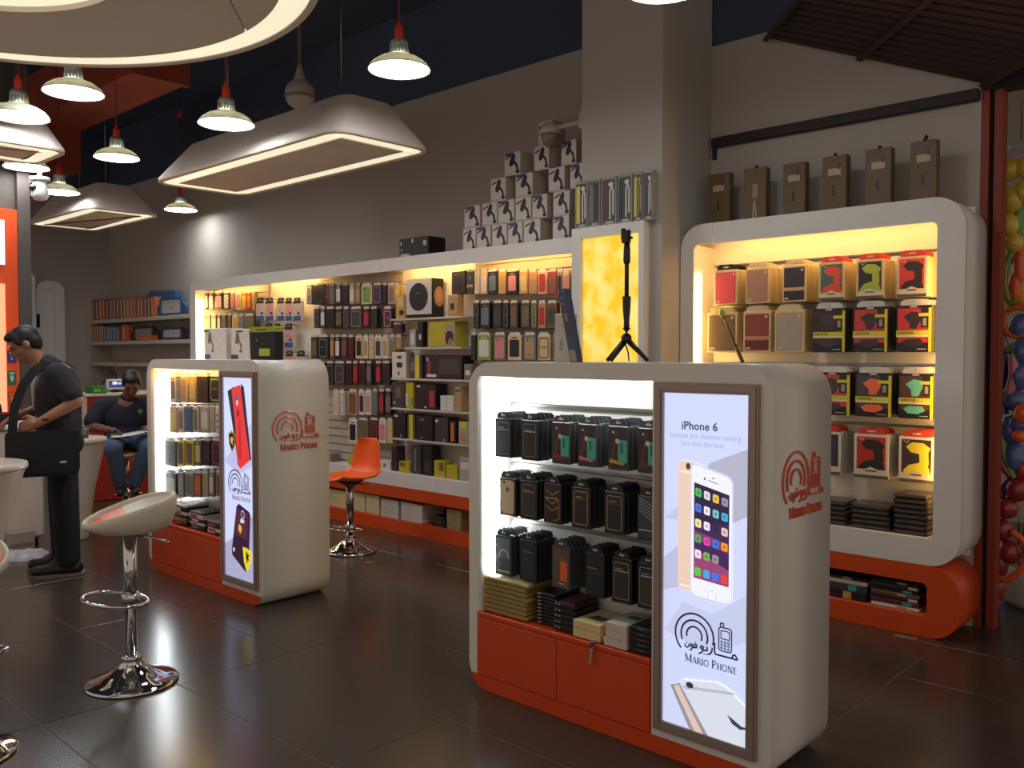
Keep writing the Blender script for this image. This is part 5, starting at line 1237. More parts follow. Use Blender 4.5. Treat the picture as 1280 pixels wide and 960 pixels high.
# monopod on mini tripod
Yt = YK + .2
c = onY(783, 445, Yt); top = onY(783, 292, Yt)
t = thing('phone_tripod', (c.x, Yt, zt), 'black phone monopod on a small tripod on the smartphone kiosk', 'tripod')
ppm = (top.z - zt) / (455 - 292)
z_ = lambda py: zt + (455 - py) * ppm
MB().lathe([(.0075, z_(415)), (.017, z_(411)), (.017, z_(412)), (.012, z_(410)), (.012, z_(402)), (.016, z_(388)), (.018, z_(372)), (.017, z_(371))], (c.x, Yt, 0), BLACK, 14).build('grip', t)
MB().tube([(c.x, Yt, z_(372)), (c.x, Yt, z_(310))], .009, BLACK, 10).build('rod', t)
MB().lathe([(.012, z_(330)), (.015, z_(326)), (.014, z_(312)), (.01, z_(300))], (c.x, Yt, 0), BLACK, 12).build('collar', t)
MB().bbox(c.x - .02, c.x + .012, Yt - .015, Yt + .015, z_(304), z_(287), BLACK, .004).bbox(c.x - .024, c.x - .008, Yt - .012, Yt + .012, z_(300), z_(285), BLACK, .003).tube([(c.x + .01, Yt, z_(297)), (c.x + .026, Yt, z_(298))], .006, BLACK).build('phone_clamp', t)
MB().ell((c.x, Yt, z_(424)), (.022, .022, .022), BLACK, 14, 10).tube([(c.x, Yt, z_(424)), (c.x, Yt, z_(412))], .005, BLACK).build('ball_head', t)
for dx, dy_ in ((-.085, -.02), (-.025, -.075), (.1, .01)):
    MB().tube([(c.x + dx * .12, Yt + dy_ * .12, z_(428)), (c.x + dx, Yt + dy_, zt + .009)], [.013, .0085], BLACK, 8).build('leg', t)
MB().tube([(c.x + .008, Yt - .02, z_(430)), (c.x + .03, Yt - .03, z_(442)), (c.x + .028, Yt - .02, z_(453))], .003, BLACK).build('wrist_strap', t)

# far kiosk top: two holder boxes and a black yellow pouch pack
def ktop(px0, px1, pyt, dy_, depth, mat, name, label, cat, art):
    p = onY(px0, 446, YK + dy_); q = onY(px1, 446, YK + dy_); h_ = onY(px0, pyt, YK + dy_).z - zt
    o = MB().bbox(p.x, q.x, YK + dy_, YK + dy_ + depth, zt, zt + h_, mat, .003).build(name); tag(o, label, cat); art(q.x - p.x, h_).mb((p.x, YK + dy_, zt)).build('front_print', o); return o
def art_h(logo_u, foot):
    def f(w, h):
        A = Art(); k = ink((96, 92, 88))
        A.ell(w * logo_u, h * .93, w * .16, h * .035, ink((60, 80, 120)))
        A.poly([(w * .16, h * .55), (w * .2, h * .85), (w * .28, h * .9), (w * .34, h * .7), (w * .26, h * .5)], k); A.stroke([(w * .28, h * .7), (w * .4, h * .45), (w * .38, h * .3)], w * .05, k); A.ell(w * .38, h * .27, w * .06, h * .04, k)
        A.rect(0, w * .28, h * .02, h * .16, ink(foot)); return A
    return f
ktop(256, 283, 411, .30, .14, WHT, 'holder_box', 'white holder box with hanging clip picture on the red case kiosk', 'holder box', art_h(.1, (70, 84, 130)))
ktop(289, 322, 412, .30, .14, WHT, 'holder_box', 'white holder box with blue oval and dark foot label', 'holder box', art_h(.32, (50, 52, 70)))
PD = .215                                         # well back on the flat of the kiosk top
p = onY(312, 446, YK + PD); q = onY(344, 446, YK + PD); h_ = onY(312, 409, YK + PD).z - zt; w_ = q.x - p.x
t = thing('pouch_pack', ((p.x + q.x) / 2, YK + PD + .03, zt), 'black armband pouch pack with yellow green top and label', 'pouch pack')
MB().prism([(p.x + .012, zt), (q.x - .004, zt), (q.x, zt + h_ * .5), (q.x - .004, zt + h_ * .84), (p.x, zt + h_ * .84), (p.x + .006, zt + h_ * .4)], 'y', YK + PD, YK + PD + .06, BLACKM).build('pouch', t)
MB().prism([(p.x - .004, zt + h_ * .84), (q.x, zt + h_ * .84), (q.x - .004, zt + h_ * .97), (q.x - .02, zt + h_), (p.x + .01, zt + h_)], 'y', YK + PD - .003, YK + PD + .063, M('lime_top', (150, 160, 40), .4)).build('header_card', t)
Art().rr(w_ * .4, w_ * .82, h_ * .12, h_ * .34, .006, ink((168, 174, 50))).ell(w_ * .3, h_ * .6, .008, .008, ink((120, 116, 110))).ell(w_ * .55, h_ * .5, .006, .006, ink((90, 88, 84))).rect(w_ * .3, w_ * .7, h_ * .89, h_ * .93, ink((60, 66, 30))).mb((p.x, YK + PD - .003, zt)).build('label_print', t)
# ================================================================ stools
LEATHER = M('white_leatherette', (206, 198, 180), .4, var=.03, scale=10)
def ang(v): return math.atan2(v.y, v.x)
def hray(px): v = ray(px, HOR); return Vector((v.x, v.y, 0)).normalized()
def leftward(px): v = hray(px); return math.atan2(v.x, -v.y)      # heading square to the sight line, towards the far end
LEFT = ang(-_R)                                 # heading of things that face along the shop, away from the entrance
def base_prof(): return [(.0, 0), (.204, 0), (.207, .008), (.2, .016), (.15, .032), (.1, .055), (.06, .085), (.04, .108), (.044, .114), (.044, .13), (.032, .135)]
def stool_parts(seat_z, kind):
    P = []
    P.append(('base', MB().lathe(base_prof(), (0, 0, 0), CHROME, 40)))
    P.append(('post', MB().lathe([(.025, .13), (.025, seat_z * .53), (.03, seat_z * .535), (.03, seat_z - .01)], (0, 0, 0), CHROME, 20)))
    fz = .40 if seat_z > .6 else .185
    sm = [(.065 + .14 * math.cos(2 * PI * i / 28), .15 * math.sin(2 * PI * i / 28), fz + .02 * math.cos(2 * PI * i / 28)) for i in range(28)]
    P.append(('foot_ring', MB().tube(sm, .009, CHROME, 8, True)))
    P.append(('ring_clamp', MB().lathe([(.036, fz - .025), (.042, fz - .02), (.042, fz + .02), (.036, fz + .025)], (0, 0, 0), CHROME, 20)))
    P.append(('lever', MB().tube([(-.02, .03, seat_z - .03), (-.1, .1, seat_z - .035), (-.15, .16, seat_z - .05)], .006, CHROME, 8)))
    n = 40
    if kind == 'scoop':
        def rim(a): return seat_z + .04 + .115 * ((1 - math.cos(a)) / 2) ** .8
        def rr(a): return .192 + .012 * math.cos(2 * a)
        def sheet(rows, mat):
            vs = []; fs = []
            for row in rows:
                for i in range(n):
                    a = 2 * PI * i / n; r, z = row(a); vs.append((r * math.cos(a), r * math.sin(a) * 1.02, z))
            for k in range(len(rows) - 1):
                for i in range(n): j = (i + 1) % n; fs.append((k * n + i, k * n + j, k * n + n + j, k * n + n + i))
            fs.append(tuple(range(n)))
            return MB().add(vs, fs, mat, True)
        Hh = lambda a: rim(a) - seat_z
        P.append(('seat_shell', sheet([lambda a: (.09, seat_z - .012), lambda a: (rr(a) * .7, seat_z - .008), lambda a: (rr(a) * .9, seat_z + .012), lambda a: (rr(a) * .985, seat_z + Hh(a) * .45), lambda a: (rr(a) * (1.0 + .03 * (1 - math.cos(a)) / 2), rim(a) - .018),
                                    lambda a: (rr(a) * .99, rim(a)), lambda a: (rr(a) * .93, rim(a) + .002), lambda a: (rr(a) * .89, rim(a) - .008), lambda a: (rr(a) * .85, rim(a) - .02)], LEATHER)))
        rows = [lambda a: (rr(a) * .86, rim(a) - .018), lambda a: (rr(a) * .7, seat_z + .048 + (Hh(a) - .04) * .55), lambda a: (rr(a) * .4, seat_z + .05 + (Hh(a) - .04) * .25), lambda a: (.01, seat_z + .06)]
        for nm_, keep, mt in (('cushion', lambda a: math.cos(a) > .1, ORANGE2), ('seat_lining', lambda a: math.cos(a) <= .1, LEATHER)):
            cm = MB()
            for k in range(3):
                for q in range(n):
                    if not keep(2 * PI * (q + .5) / n): continue
                    vs = []
                    for a_, rw in ((2 * PI * q / n, rows[k]), (2 * PI * (q + 1) / n, rows[k]), (2 * PI * (q + 1) / n, rows[k + 1]), (2 * PI * q / n, rows[k + 1])):
                        r_, z_ = rw(a_); vs.append((r_ * math.cos(a_), r_ * math.sin(a_) * 1.02, z_))
                    cm.add(vs, [(0, 1, 2, 3)], mt, True)
            P.append((nm_, cm))
    elif kind == 'back':
        prof = [(.21, .012, .17), (.2, .03, .19), (.14, .018, .205), (.02, .004, .21), (-.1, .012, .205), (-.165, .05, .195), (-.195, .11, .182), (-.21, .18, .17), (-.222, .25, .155), (-.228, .29, .135), (-.23, .31, .10)]
        m = 12; vs = []; fs = []
        for s_ in (0, 1):
            for x, z, wv in prof:
                for k in range(m + 1):
                    u = -1 + 2 * k / m; cup = .035 * u * u
                    back = max(0, min(1, (z - .03) / .1))
                    vs.append((x + cup * back * 1.6 - (.01 * s_ * back), u * wv, seat_z + z + cup * (1 - back) - .012 * s_ * (1 - back)))
        R_ = len(prof); C_ = m + 1
        for s_ in (0, 1):
            for i in range(R_ - 1):
                for k in range(m): b = s_ * R_ * C_ + i * C_ + k; fs.append((b, b + 1, b + C_ + 1, b + C_))
        o2 = R_ * C_
        for i in range(R_ - 1): fs += [(i * C_, (i + 1) * C_, o2 + (i + 1) * C_, o2 + i * C_), (i * C_ + m, (i + 1) * C_ + m, o2 + (i + 1) * C_ + m, o2 + i * C_ + m)]
        for k in range(m): fs += [(k, k + 1, o2 + k + 1, o2 + k), ((R_ - 1) * C_ + k, (R_ - 1) * C_ + k + 1, o2 + (R_ - 1) * C_ + k + 1, o2 + (R_ - 1) * C_ + k)]
        P.append(('seat_shell', MB().add(vs, fs, ORANGE2, True)))
        P.append(('seat_mount', MB().lathe([(.035, seat_z - .05), (.1, seat_z - .012), (.11, seat_z)], (0, 0, 0), BLACK, 16)))
    return P
def stool(pos, seat_z, kind, label, rot):
    t = thing('bar_stool', (pos[0], pos[1], 0), label, 'bar stool', 'bar stools'); t.rotation_euler.z = rot
    for n_, mb in stool_parts(seat_z, kind):
        me = mb.mesh(n_)
        if n_ in ('cushion', 'seat_lining'):
            bm = bmesh.new(); bm.from_mesh(me); bmesh.ops.remove_doubles(bm, verts=bm.verts, dist=1e-5); bmesh.ops.recalc_face_normals(bm, faces=bm.faces); bm.to_mesh(me); bm.free()
        link(n_, me, t)
    return t
stool(onZ(165, 853), .725, 'scoop', 'white leather bar stool with orange cushion standing before the kiosks', leftward(165) + .1)
stool(onZ(438, 689), .56, 'back', 'orange shell bar stool with backrest between far kiosk and cabinet', leftward(438) + .62)
stool(onZ(-54, 946), .69, 'scoop', 'white bar stool cut off beside the near cone table', LEFT + 2.5)
sp = onZ(158, 640)
stool(sp, .54, 'scoop', 'white bar stool that the seated man sits on', ang(-hray(158)))

# ================================================================ cone tables, counter, desk
LAMI = M('white_gloss_cone', (200, 190, 178), .3, var=.03)
def cone_table(c, label, k=1., lift=0.):
    t = thing('cone_table', (c[0], c[1], 0), label, 'table', 'white cone tables')
    MB().lathe([(.0, 0), (.118 * k, 0), (.12 * k, .01), (.2 * k, .42), (.318 * k, .79 + lift), (.322 * k, .80 + lift)], (c[0], c[1], 0), LAMI, 40).build('cone', t)
    MB().lathe([(.322 * k, .80 + lift), (.335 * k, .805 + lift), (.338 * k, .82 + lift), (.335 * k, .84 + lift), (.32 * k, .845 + lift), (0, .845 + lift)], (c[0], c[1], 0), LAMI, 40).build('top', t)
    return t
cone_table(onZ(-37, 755), 'white cone table beside the orange backlit panel', .968, .022)
tb = onZ(97, 673); cone_table(tb, 'white cone table behind the standing man with a small glass', .7)
gl = M('clear_glass', (214, 214, 210), .05, trans=.9)
g = Vector((tb.x, tb.y, 0)) + _R * .1 - _F0 * .05
t = thing('drinking_glass', (g.x, g.y, .8455), 'small clear glass with dark drink on the cone table', 'glass')
MB().lathe([(.0, 0), (.028, 0), (.033, .09), (.031, .09), (.027, .004), (0, .004)], (g.x, g.y, .8455), gl, 16).build('tumbler', t)
MB().lathe([(0, .005), (.026, .005), (.027, .03), (0, .03)], (g.x, g.y, .8455), M('dark_drink', (60, 34, 26), .1), 16).build('drink', t)
# white counter
cxp = onZ(50, 681).x; ca = onX(-30, 650, cxp).y; cb = min(onX(68, 650, cxp).y, tb.y - .262)
t = thing('service_counter', (cxp - .3, (ca + cb) / 2, 0), 'white service counter behind the standing man', 'counter')
MB().bbox(cxp - .55, cxp, ca, cb, .06, .94, LAMI, .02).build('body', t)
MB().box(cxp - .5, cxp - .04, ca + .04, cb - .04, 0, .06, BLACKM).build('kick_plinth', t)
MB().bbox(cxp - .57, cxp + .02, ca - .02, cb + .02, .941, .975, WHITE, .008).build('worktop', t)
p = onX(2, 560, cxp - .2)
t = thing('card_reader', (cxp - .2, p.y, .9755), 'dark card reader with red edge on the service counter', 'card reader')
MB().bbox(cxp - .26, cxp - .14, p.y - .09, p.y + .07, .9755, 1.07, BLACK, .012).build('body', t)
MB().ring(rrect(p.y - .095, p.y + .075, .985, 1.075, .02, 3), rrect(p.y - .08, p.y + .06, 1.0, 1.06, .02, 3), 'x', cxp - .141, cxp - .133, M('red_trim', (150, 30, 40), .3)).build('rim', t)
MB().tube([(cxp - .2, p.y, 1.06), (cxp - .2, p.y - .01, 1.14)], .012, BLACK).build('stand', t)

# orange backlit wall unit with grey end wall
XU = -8.75
yA = onX(22, 300, XU).y; yB = onX(38, 300, XU).y; yL = yA - 1.1
zt_ = onX(22, 262, XU).z
GREYW = M('grey_end_wall', (84, 76, 70), .8, var=.05)
tag(MB().box(XU - .3, XU + .01, yA, yB, 0, 4.7, GREYW).box(XU - .3, XU - .05, yL - 1.5, yA, zt_, 4.7, GREYW).build('wall_partition'), kind='structure')
OB = M('orange_acrylic', (236, 84, 34), .25, var=.06, scale=3)
t = thing('backlit_unit', (XU - .1, (yL + yA) / 2, 0), 'orange wall unit with glowing strip and white screen by grey wall', 'wall unit')
MB().box(XU - .28, XU, yL, yA - .002, 0, zt_ - .002, OB).build('panel', t)
gy = onX(7, 450, XU).y; 
MB().box(XU, XU + .02, yL + .2, gy, .6, onX(5, 355, XU).z, M('pink_glow', (255, 150, 110), .4, emit=1.1)).build('glowing_strip', t)
wy = onX(5, 300, XU).y
MB().box(XU, XU + .02, yL + .3, wy, onX(3, 331, XU).z, onX(3, 275, XU).z, M('white_screen_glow', (206, 206, 216), .4, emit=.75)).build('screen', t)
# card packs hanging on it
for i, (py, c, ac, lb_) in enumerate(((417, (206, 60, 50), (230, 150, 60), 'red'), (428, (70, 100, 170), (226, 220, 210), 'light blue'), (434, (226, 130, 50), (240, 220, 190), 'amber'), (446, (40, 50, 140), (214, 214, 214), 'navy'), (472, (30, 120, 84), (206, 206, 196), 'green'), (498, (196, 70, 36), (226, 130, 70), 'rust'))):
    q = onX(15, py, XU + .01); s_ = onX(22, py, XU).y - onX(9, py, XU).y
    h_ = (.07, .041, .041, .11, .13, .13)[i]
    o = MB().bbox(XU + .002, XU + .012, q.y - s_ * .42, q.y + s_ * .42, q.z - h_ / 2, q.z + h_ / 2, ink(c), .002).build('card_pack'); tag(o, 'small %s card pack hanging on the orange wall unit' % lb_, 'card pack', 'card packs on the orange unit')
    Art().ell(0, -.005, s_ * .16, h_ * .22, ink(ac)).rect(-s_ * .25, s_ * .25, h_ * .25, h_ * .36, ink(ac)).mb((XU + .012, q.y, q.z), '+x').build('front_print', o)

# ceiling security camera by the grey wall
d = 7.9; c = _C + ray(50, 236) / FPX * d
CW = M('camera_white', (206, 206, 204), .4)
t = thing('security_camera', (c.x, c.y, c.z), 'white turret security camera on an arm by the grey wall', 'security camera')
MB().lathe([(.08, .07), (.085, .075), (.085, .1), (.02, .105), (.015, .14)], c, CW, 20).build('mount', t)
MB().lathe([(0, -.11), (.05, -.1), (.075, -.06), (.065, .0), (.055, .07)], c, CW, 20).build('housing', t)
e = c - _F0 * .055 - _R * .03; MB().ell(tuple(e), (.035, .035, .03), BLACK, 14, 8).build('lens', t)
MB().tube([c + Vector((0, 0, .125)), Vector((XU - .1, yB, c.z + .06))], .012, CW, 8).build('arm', t)

# red desk behind the seated man, with monitor, green box and headset
r0 = onZ(150, 624); XD = r0.x
ya = onX(110, 560, XD).y; yb_ = min(4.75, onX(215, 560, XD).y); zd = onX(130, 492, XD).z
REDP = M('red_desk_panel', (176, 50, 30), .4, var=.15, scale=2)
t = thing('reception_desk', (XD - .3, (ya + yb_) / 2, 0), 'red fronted desk with white top behind the seated man', 'desk')
MB().bbox(XD - .6, XD, ya, yb_, 0, zd - .03, REDP, .01).build('front_panel', t)
MB().bbox(XD - .62, XD + .03, ya - .03, yb_ + .01, zd - .029, zd, LAMI, .006).build('top', t)
MB().bbox(XD - .6, XD + .01, ya - .09, ya - .002, 0, zd - .03, LAMI, .008).build('side_panel', t)
q = onX(120, 488, XD - .1)
o = MB().bbox(XD - .2, XD - .02, onX(111, 488, XD - .1).y, onX(130, 488, XD - .1).y, zd + .0005, zd + .075, M('green_box', (52, 110, 44), .5, var=.2, scale=20), .006).build('leaflet_box'); tag(o, 'low green leaflet box on the red desk', 'box')
Art().rect(.02, .09, .02, .05, ink((110, 190, 90))).rect(.11, .16, .025, .05, ink((90, 160, 70))).mb((XD - .02, onX(111, 488, XD - .1).y, zd), '+x').build('front_print', o)
m0 = onX(133, 482, XD - .25).y; m1 = onX(160, 482, XD - .25).y; mz1 = onX(140, 474, XD - .25).z
t = thing('monitor', (XD - .25, (m0 + m1) / 2, zd), 'white monitor showing blue screen text on the red desk', 'monitor')
MB().bbox(XD - .27, XD - .24, m0, m1, zd + .03, mz1, M('white_bezel', (196, 196, 210), .4), .006).build('bezel', t)
sc_ = MB().box(XD - .24, XD - .238, m0 + .02, m1 - .015, zd + .05, mz1 - .018, lit((60, 70, 120), .5)).build('screen', t)
Art().rect(0, .05, 0, .03, lit((210, 220, 250), .7)).rect(.06, .15, 0, .022, lit((170, 190, 250), .7)).rect(.16, .21, 0, .028, lit((210, 220, 250), .7)).mb((XD - .238, m0 + .06, zd + .085), '+x').build('screen_picture', sc_)
MB().box(XD - .3, XD - .22, (m0 + m1) / 2 - .06, (m0 + m1) / 2 + .06, zd + .0005, zd + .012, BLACK).box(XD - .285, XD - .268, (m0 + m1) / 2 - .02, (m0 + m1) / 2 + .02, zd + .01, zd + .1, BLACK).build('foot', t)
hp_ = onX(134, 470, XD - .45)
t = thing('phone_holder', (XD - .45, hp_.y, zd), 'black jointed phone holder arm standing behind the monitor', 'phone holder')
MB().tube([(XD - .45, hp_.y + .1, zd + .001), (XD - .45, hp_.y + .1, hp_.z + .03), (XD - .45, hp_.y - .06, hp_.z - .08)], .016, BLACK, 8).build('arm', t)
MB().tube([(XD - .45, hp_.y + .04, hp_.z + .02), (XD - .45, hp_.y + .12, hp_.z + .1)], .02, BLACK, 8).build('clamp', t)
MB().lathe([(.06, 0), (.06, .012), (.015, .02)], (XD - .45, hp_.y + .1, zd + .0005), BLACK, 14).build('foot', t)

# ================================================================ wall shelves at the far end
YS2 = 5.08; xa = onY(112, 400, YS2).x; xb = CX0 - .02
xa = max(xa, XF + .02)
SH = thing('wall_shelves', ((xa + xb) / 2, YS2 + .14, onY(170, 458, YS2).z), 'three grey white wall shelves of tablet covers beside the cabinet', 'shelf')
sz = [onY(200, y, YS2).z for y in (395, 425, 454)]
for i, z_ in enumerate(sz):
    MB().bbox(xa, xb, YS2, YW - .002, z_ - .05, z_, LAMI, .006).build('shelf', SH)
def upright(px0, px1, pyt, si, col, label, name='tablet_cover_pack', group='thin cover packs standing on the wall shelves', depth=.1, tilt=0):
    p = onY(px0, 400, YS2 + .03); q = onY(px1, 400, YS2 + .03); h_ = onY((px0 + px1) / 2, pyt, YS2 + .03).z - sz[si]
    c_ = CN[col] if isinstance(col, str) else col
    o = MB().bbox(p.x, q.x - .004, YS2 + .03, YS2 + .03 + depth, sz[si] + .0005, sz[si] + h_, M('cover_%d_%d_%d' % c_, c_, .4, var=.1, scale=15), .003).build(name)
    tag(o, label, 'cover pack', group); MB().box(p.x + (q.x - p.x) * .15, p.x + (q.x - p.x) * .4, YS2 + .0288, YS2 + .0302, sz[si] + .02, sz[si] + h_ - .02, ink((206, 190, 176))).build('spine_print', o); return o
pal = [((150, 70, 60), 'dull red'), ((140, 96, 56), 'brown'), ((160, 120, 80), 'tan'), ((176, 110, 70), 'copper'), ((206, 110, 50), 'orange'), ((196, 150, 140), 'pale pink'), ((150, 110, 90), 'taupe'), ((130, 50, 60), 'wine'), ((176, 60, 84), 'rose'), ((120, 40, 56), 'plum')]
n_ = 18
for i in range(n_):
    x0 = 115.8 + i * 4.32; c_, nm_ = pal[(i * i + i // 3) % 10]
    upright(x0, x0 + 4.2, 375 - i * .25, 0, c_, '%s cover pack, %s from the far wall on top shelf' % (nm_, (ORD + ['fifteenth', 'sixteenth', 'seventeenth', 'eighteenth'])[i]))
for i in range(5):
    upright(115.8 + i * 2.8, 118.5 + i * 2.8, 407, 1, ((150, 100, 56), (176, 130, 80))[i % 2], '%s tan cover pack from the far wall on middle shelf' % ORD[i])
for i in range(4):
    upright(130 + i * 3.8, 133.6 + i * 3.8, 408, 1, ((70, 110, 150), (90, 136, 170))[i % 2], '%s blue cover pack from the tan ones on middle shelf' % ORD[i])
upright(146, 151, 409, 1, (150, 60, 50), 'dark red cover pack next to the blue ones'); upright(152, 160, 406, 1, (206, 100, 50), 'wide orange cover pack next to the dark tablet bumper')
def bumper(px0, px1, pyt, si, c, scr, label, smile, foot=None):
    p = onY(px0, 400, YS2 + .02); q = onY(px1, 400, YS2 + .02); w_ = q.x - p.x; h_ = onY((px0 + px1) / 2, pyt, YS2 + .02).z - sz[si]
    t = thing('tablet_bumper', ((p.x + q.x) / 2, YS2 + .05, sz[si]), label, 'tablet case', 'handled tablet bumpers on the wall shelves')
    m = M('bumper_%d_%d_%d' % c, c, .5); z_ = sz[si] + .0005
    MB().ring(rrect(p.x + w_ * .12, q.x - w_ * .12, z_, z_ + h_, .04, 4), rrect(p.x + w_ * .17, q.x - w_ * .17, z_ + .03, z_ + h_ - .025, .02, 4), 'y', YS2 + .02, YS2 + .07, m).build('rim', t)
    for s_ in (0, 1):
        x_ = p.x + w_ * .1 if s_ == 0 else q.x - w_ * .1; k = -1 if s_ == 0 else 1
        MB().tube([(x_ - k * .03, YS2 + .045, z_ + .02), (x_ + k * w_ * .07, YS2 + .045, z_ + .025), (x_ + k * w_ * .06, YS2 + .045, z_ + h_ * .5), (x_ - k * .03, YS2 + .045, z_ + h_ * .75)], .02, m, 8).build('handle', t)
    sp_ = MB().box(p.x + w_ * .17, q.x - w_ * .17, YS2 + .035, YS2 + .045, z_ + .03, z_ + h_ - .025, ink(scr)).build('screen_card', t)
    A = Art(); xm, zm = (p.x + q.x) / 2, z_ + h_ * .5
    if smile: A.arc(0, .02, .055, 200, 340, .012, ink((206, 90, 90)), 10, .04).ell(-.03, .05, .006, .008, ink((150, 120, 120))).ell(.03, .05, .006, .008, ink((150, 120, 120)))
    else: A.arc(0, .04, .05, 215, 325, .008, ink((90, 90, 110)), 8, .03).ell(.05, .03, .005, .005, ink((90, 90, 110)))
    A.mb((xm, YS2 + .035, zm)).build('screen_print', sp_)
bumper(195, 232, 372, 0, (56, 92, 140), (206, 204, 200), 'blue handled tablet bumper with red smile on top shelf', True)
bumper(162, 195, 408, 1, (40, 34, 36), (150, 140, 130), 'black handled tablet bumper with orange base on middle shelf', False)
bumper(197, 231, 409, 1, (60, 52, 84), (196, 192, 194), 'dark purple handled tablet bumper with thin smile', False)
p = onY(180, 368, YS2 + .12); q = onY(216, 364, YS2 + .12)
o = MB().prism([(p.x, sz[0] + .0005), (q.x, sz[0] + .0005), (q.x, onY(216, 363, YS2 + .12).z), (p.x + .12, onY(190, 363, YS2 + .12).z), (p.x, onY(180, 369, YS2 + .12).z)], 'y', YS2 + .15, YS2 + .23, M('blue_carton', (60, 100, 160), .4, var=.1)).build('blue_carton'); tag(o, 'flat blue carton behind the blue tablet bumper', 'carton')
MB().box(p.x + .03, q.x - .03, YS2 + .1485, YS2 + .1502, sz[0] + .05, sz[0] + .15, ink((120, 150, 190))).build('front_print', o)
bx = onY(182, 423, YS2 + .001)
o = MB().bbox(onY(170, 423, YS2 + .001).x, onY(196, 423, YS2 + .001).x, YS2 + .001, YS2 + .018, sz[1] + .0005, sz[1] + .06, ink((206, 100, 40)), .004).build('orange_strip_box'); tag(o, 'low orange strip box under the black tablet bumper', 'box')
MB().box(onY(174, 423, YS2).x, onY(186, 423, YS2).x, YS2 + .0002, YS2 + .0012, sz[1] + .02, sz[1] + .035, ink((230, 170, 120))).build('front_print', o)

# newspaper and bag on the floor by the tables
random.seed(3)
def crumple(c, wx, wy, h, mat, rot, n=9):
    vs = []; fs = []
    for i in range(n):
        for j in range(n):
            u, v = i / (n - 1) - .5, j / (n - 1) - .5; e = max(0, 1 - (2 * max(abs(u), abs(v))) ** 4)
            x, y = u * wx, v * wy; vs.append((c.x + x * math.cos(rot) - y * math.sin(rot), c.y + x * math.sin(rot) + y * math.cos(rot), .002 + h * e * (.4 + .6 * random.random())))
    b = len(vs); vs += [(x, y, 0.0) for x, y, z in vs]
    for i in range(n - 1):
        for j in range(n - 1): k = i * n + j; fs += [(k, k + 1, k + n + 1, k + n), (b + k, b + k + n, b + k + n + 1, b + k + 1)]
    for i in range(n - 1):
        for a_, d_ in ((i, i + 1), ((n - 1) * n + i, (n - 1) * n + i + 1), (i * n, (i + 1) * n), (i * n + n - 1, (i + 1) * n + n - 1)): fs.append((a_, d_, b + d_, b + a_))
    return MB().add(vs, fs, mat)
NEWS = M('printed_plastic', (176, 174, 186), .35, var=.35, scale=14)
c = onZ(22, 697); o = crumple(c, .36, .30, .06, NEWS, LEFT + .2).build('plastic_bag'); tag(o, 'crumpled printed plastic bag lying on the floor by the tables', 'bag')
c = Vector((cxp + .07, onX(26, 670, cxp + .12).y, 0)); o = MB().bbox(cxp + .004, cxp + .13, c.y - .1, c.y + .1, 0, .15, M('grey_white_carton', (150, 140, 130), .6, var=.08), .006).build('floor_carton'); tag(o, 'pale open carton on the floor against the service counter', 'carton')
MB().box(cxp + .1298, cxp + .1312, c.y - .09, c.y + .09, .03, .06, ink((120, 112, 104))).build('tape', o)
# small white scraps on the floor
p = onZ(462, 703); tag(MB().lathe([(.035, 0), (.035, .002), (0, .003)], (p.x, p.y, 0), body('grey'), 12).build('floor_scrap'), 'small round pale scrap on the floor by the orange stool', 'scrap')
p = onZ(106, 667); tag(MB().prism([(p.x - .04, p.y - .02), (p.x + .05, p.y - .01), (p.x + .02, p.y + .03)], 'z', 0, .012, body('white')).build('paper_scrap'), 'white paper scrap at the foot of the cone table', 'scrap')

# ================================================================ people
def cap(mb, a, b, ra, rb, mat, n=12):
    a, b = Vector(a), Vector(b); mb.tube([a, a + (b - a) * .5, b], [ra, (ra + rb) / 2, rb], mat, n); mb.ell(a, (ra,) * 3, mat, n, 8); mb.ell(b, (rb,) * 3, mat, n, 8); return mb
def blob(name, mb, mat, parent, voxel=.009, it=4):
    me = mb.mesh(name + '_raw'); o = bpy.data.objects.new(name + '_raw', me); COL.objects.link(o)
    m = o.modifiers.new('r', 'REMESH'); m.mode = 'VOXEL'; m.voxel_size = voxel; m.use_smooth_shade = True
    s_ = o.modifiers.new('s', 'SMOOTH'); s_.iterations = it; s_.factor = .5
    dg = bpy.context.evaluated_depsgraph_get(); e = o.evaluated_get(dg); nm = bpy.data.meshes.new_from_object(e); nm.name = name
    bpy.data.objects.remove(o); bpy.data.meshes.remove(me)
    nm.materials.clear(); nm.materials.append(mat); nm.polygons.foreach_set('use_smooth', [True] * len(nm.polygons)); nm.polygons.foreach_set('material_index', [0] * len(nm.polygons))
    return link(name, nm, parent)
SKIN = M('skin_tan', (150, 100, 74), .5, var=.06, scale=12)
SKIN2 = M('skin_brown', (112, 74, 58), .5, var=.06, scale=12)
HAIR = M('black_hair', (18, 16, 16), .55, var=.2, scale=60)
SHIRT = M('charcoal_shirt', (40, 38, 46), .9, var=.1, scale=30, bump=.2)
SHIRT2 = M('navy_polo', (26, 30, 44), .9, var=.1, scale=30, bump=.2)
TROU = M('black_trousers', (24, 24, 30), .9, var=.12, scale=30, bump=.2)
JEAN = M('blue_jeans', (70, 88, 116), .9, var=.22, scale=14, bump=.3)
SHOE = M('dark_shoe', (30, 28, 28), .5); SOLE = M('pale_sole', (120, 112, 104), .6)
NOM = ink((0, 0, 0))
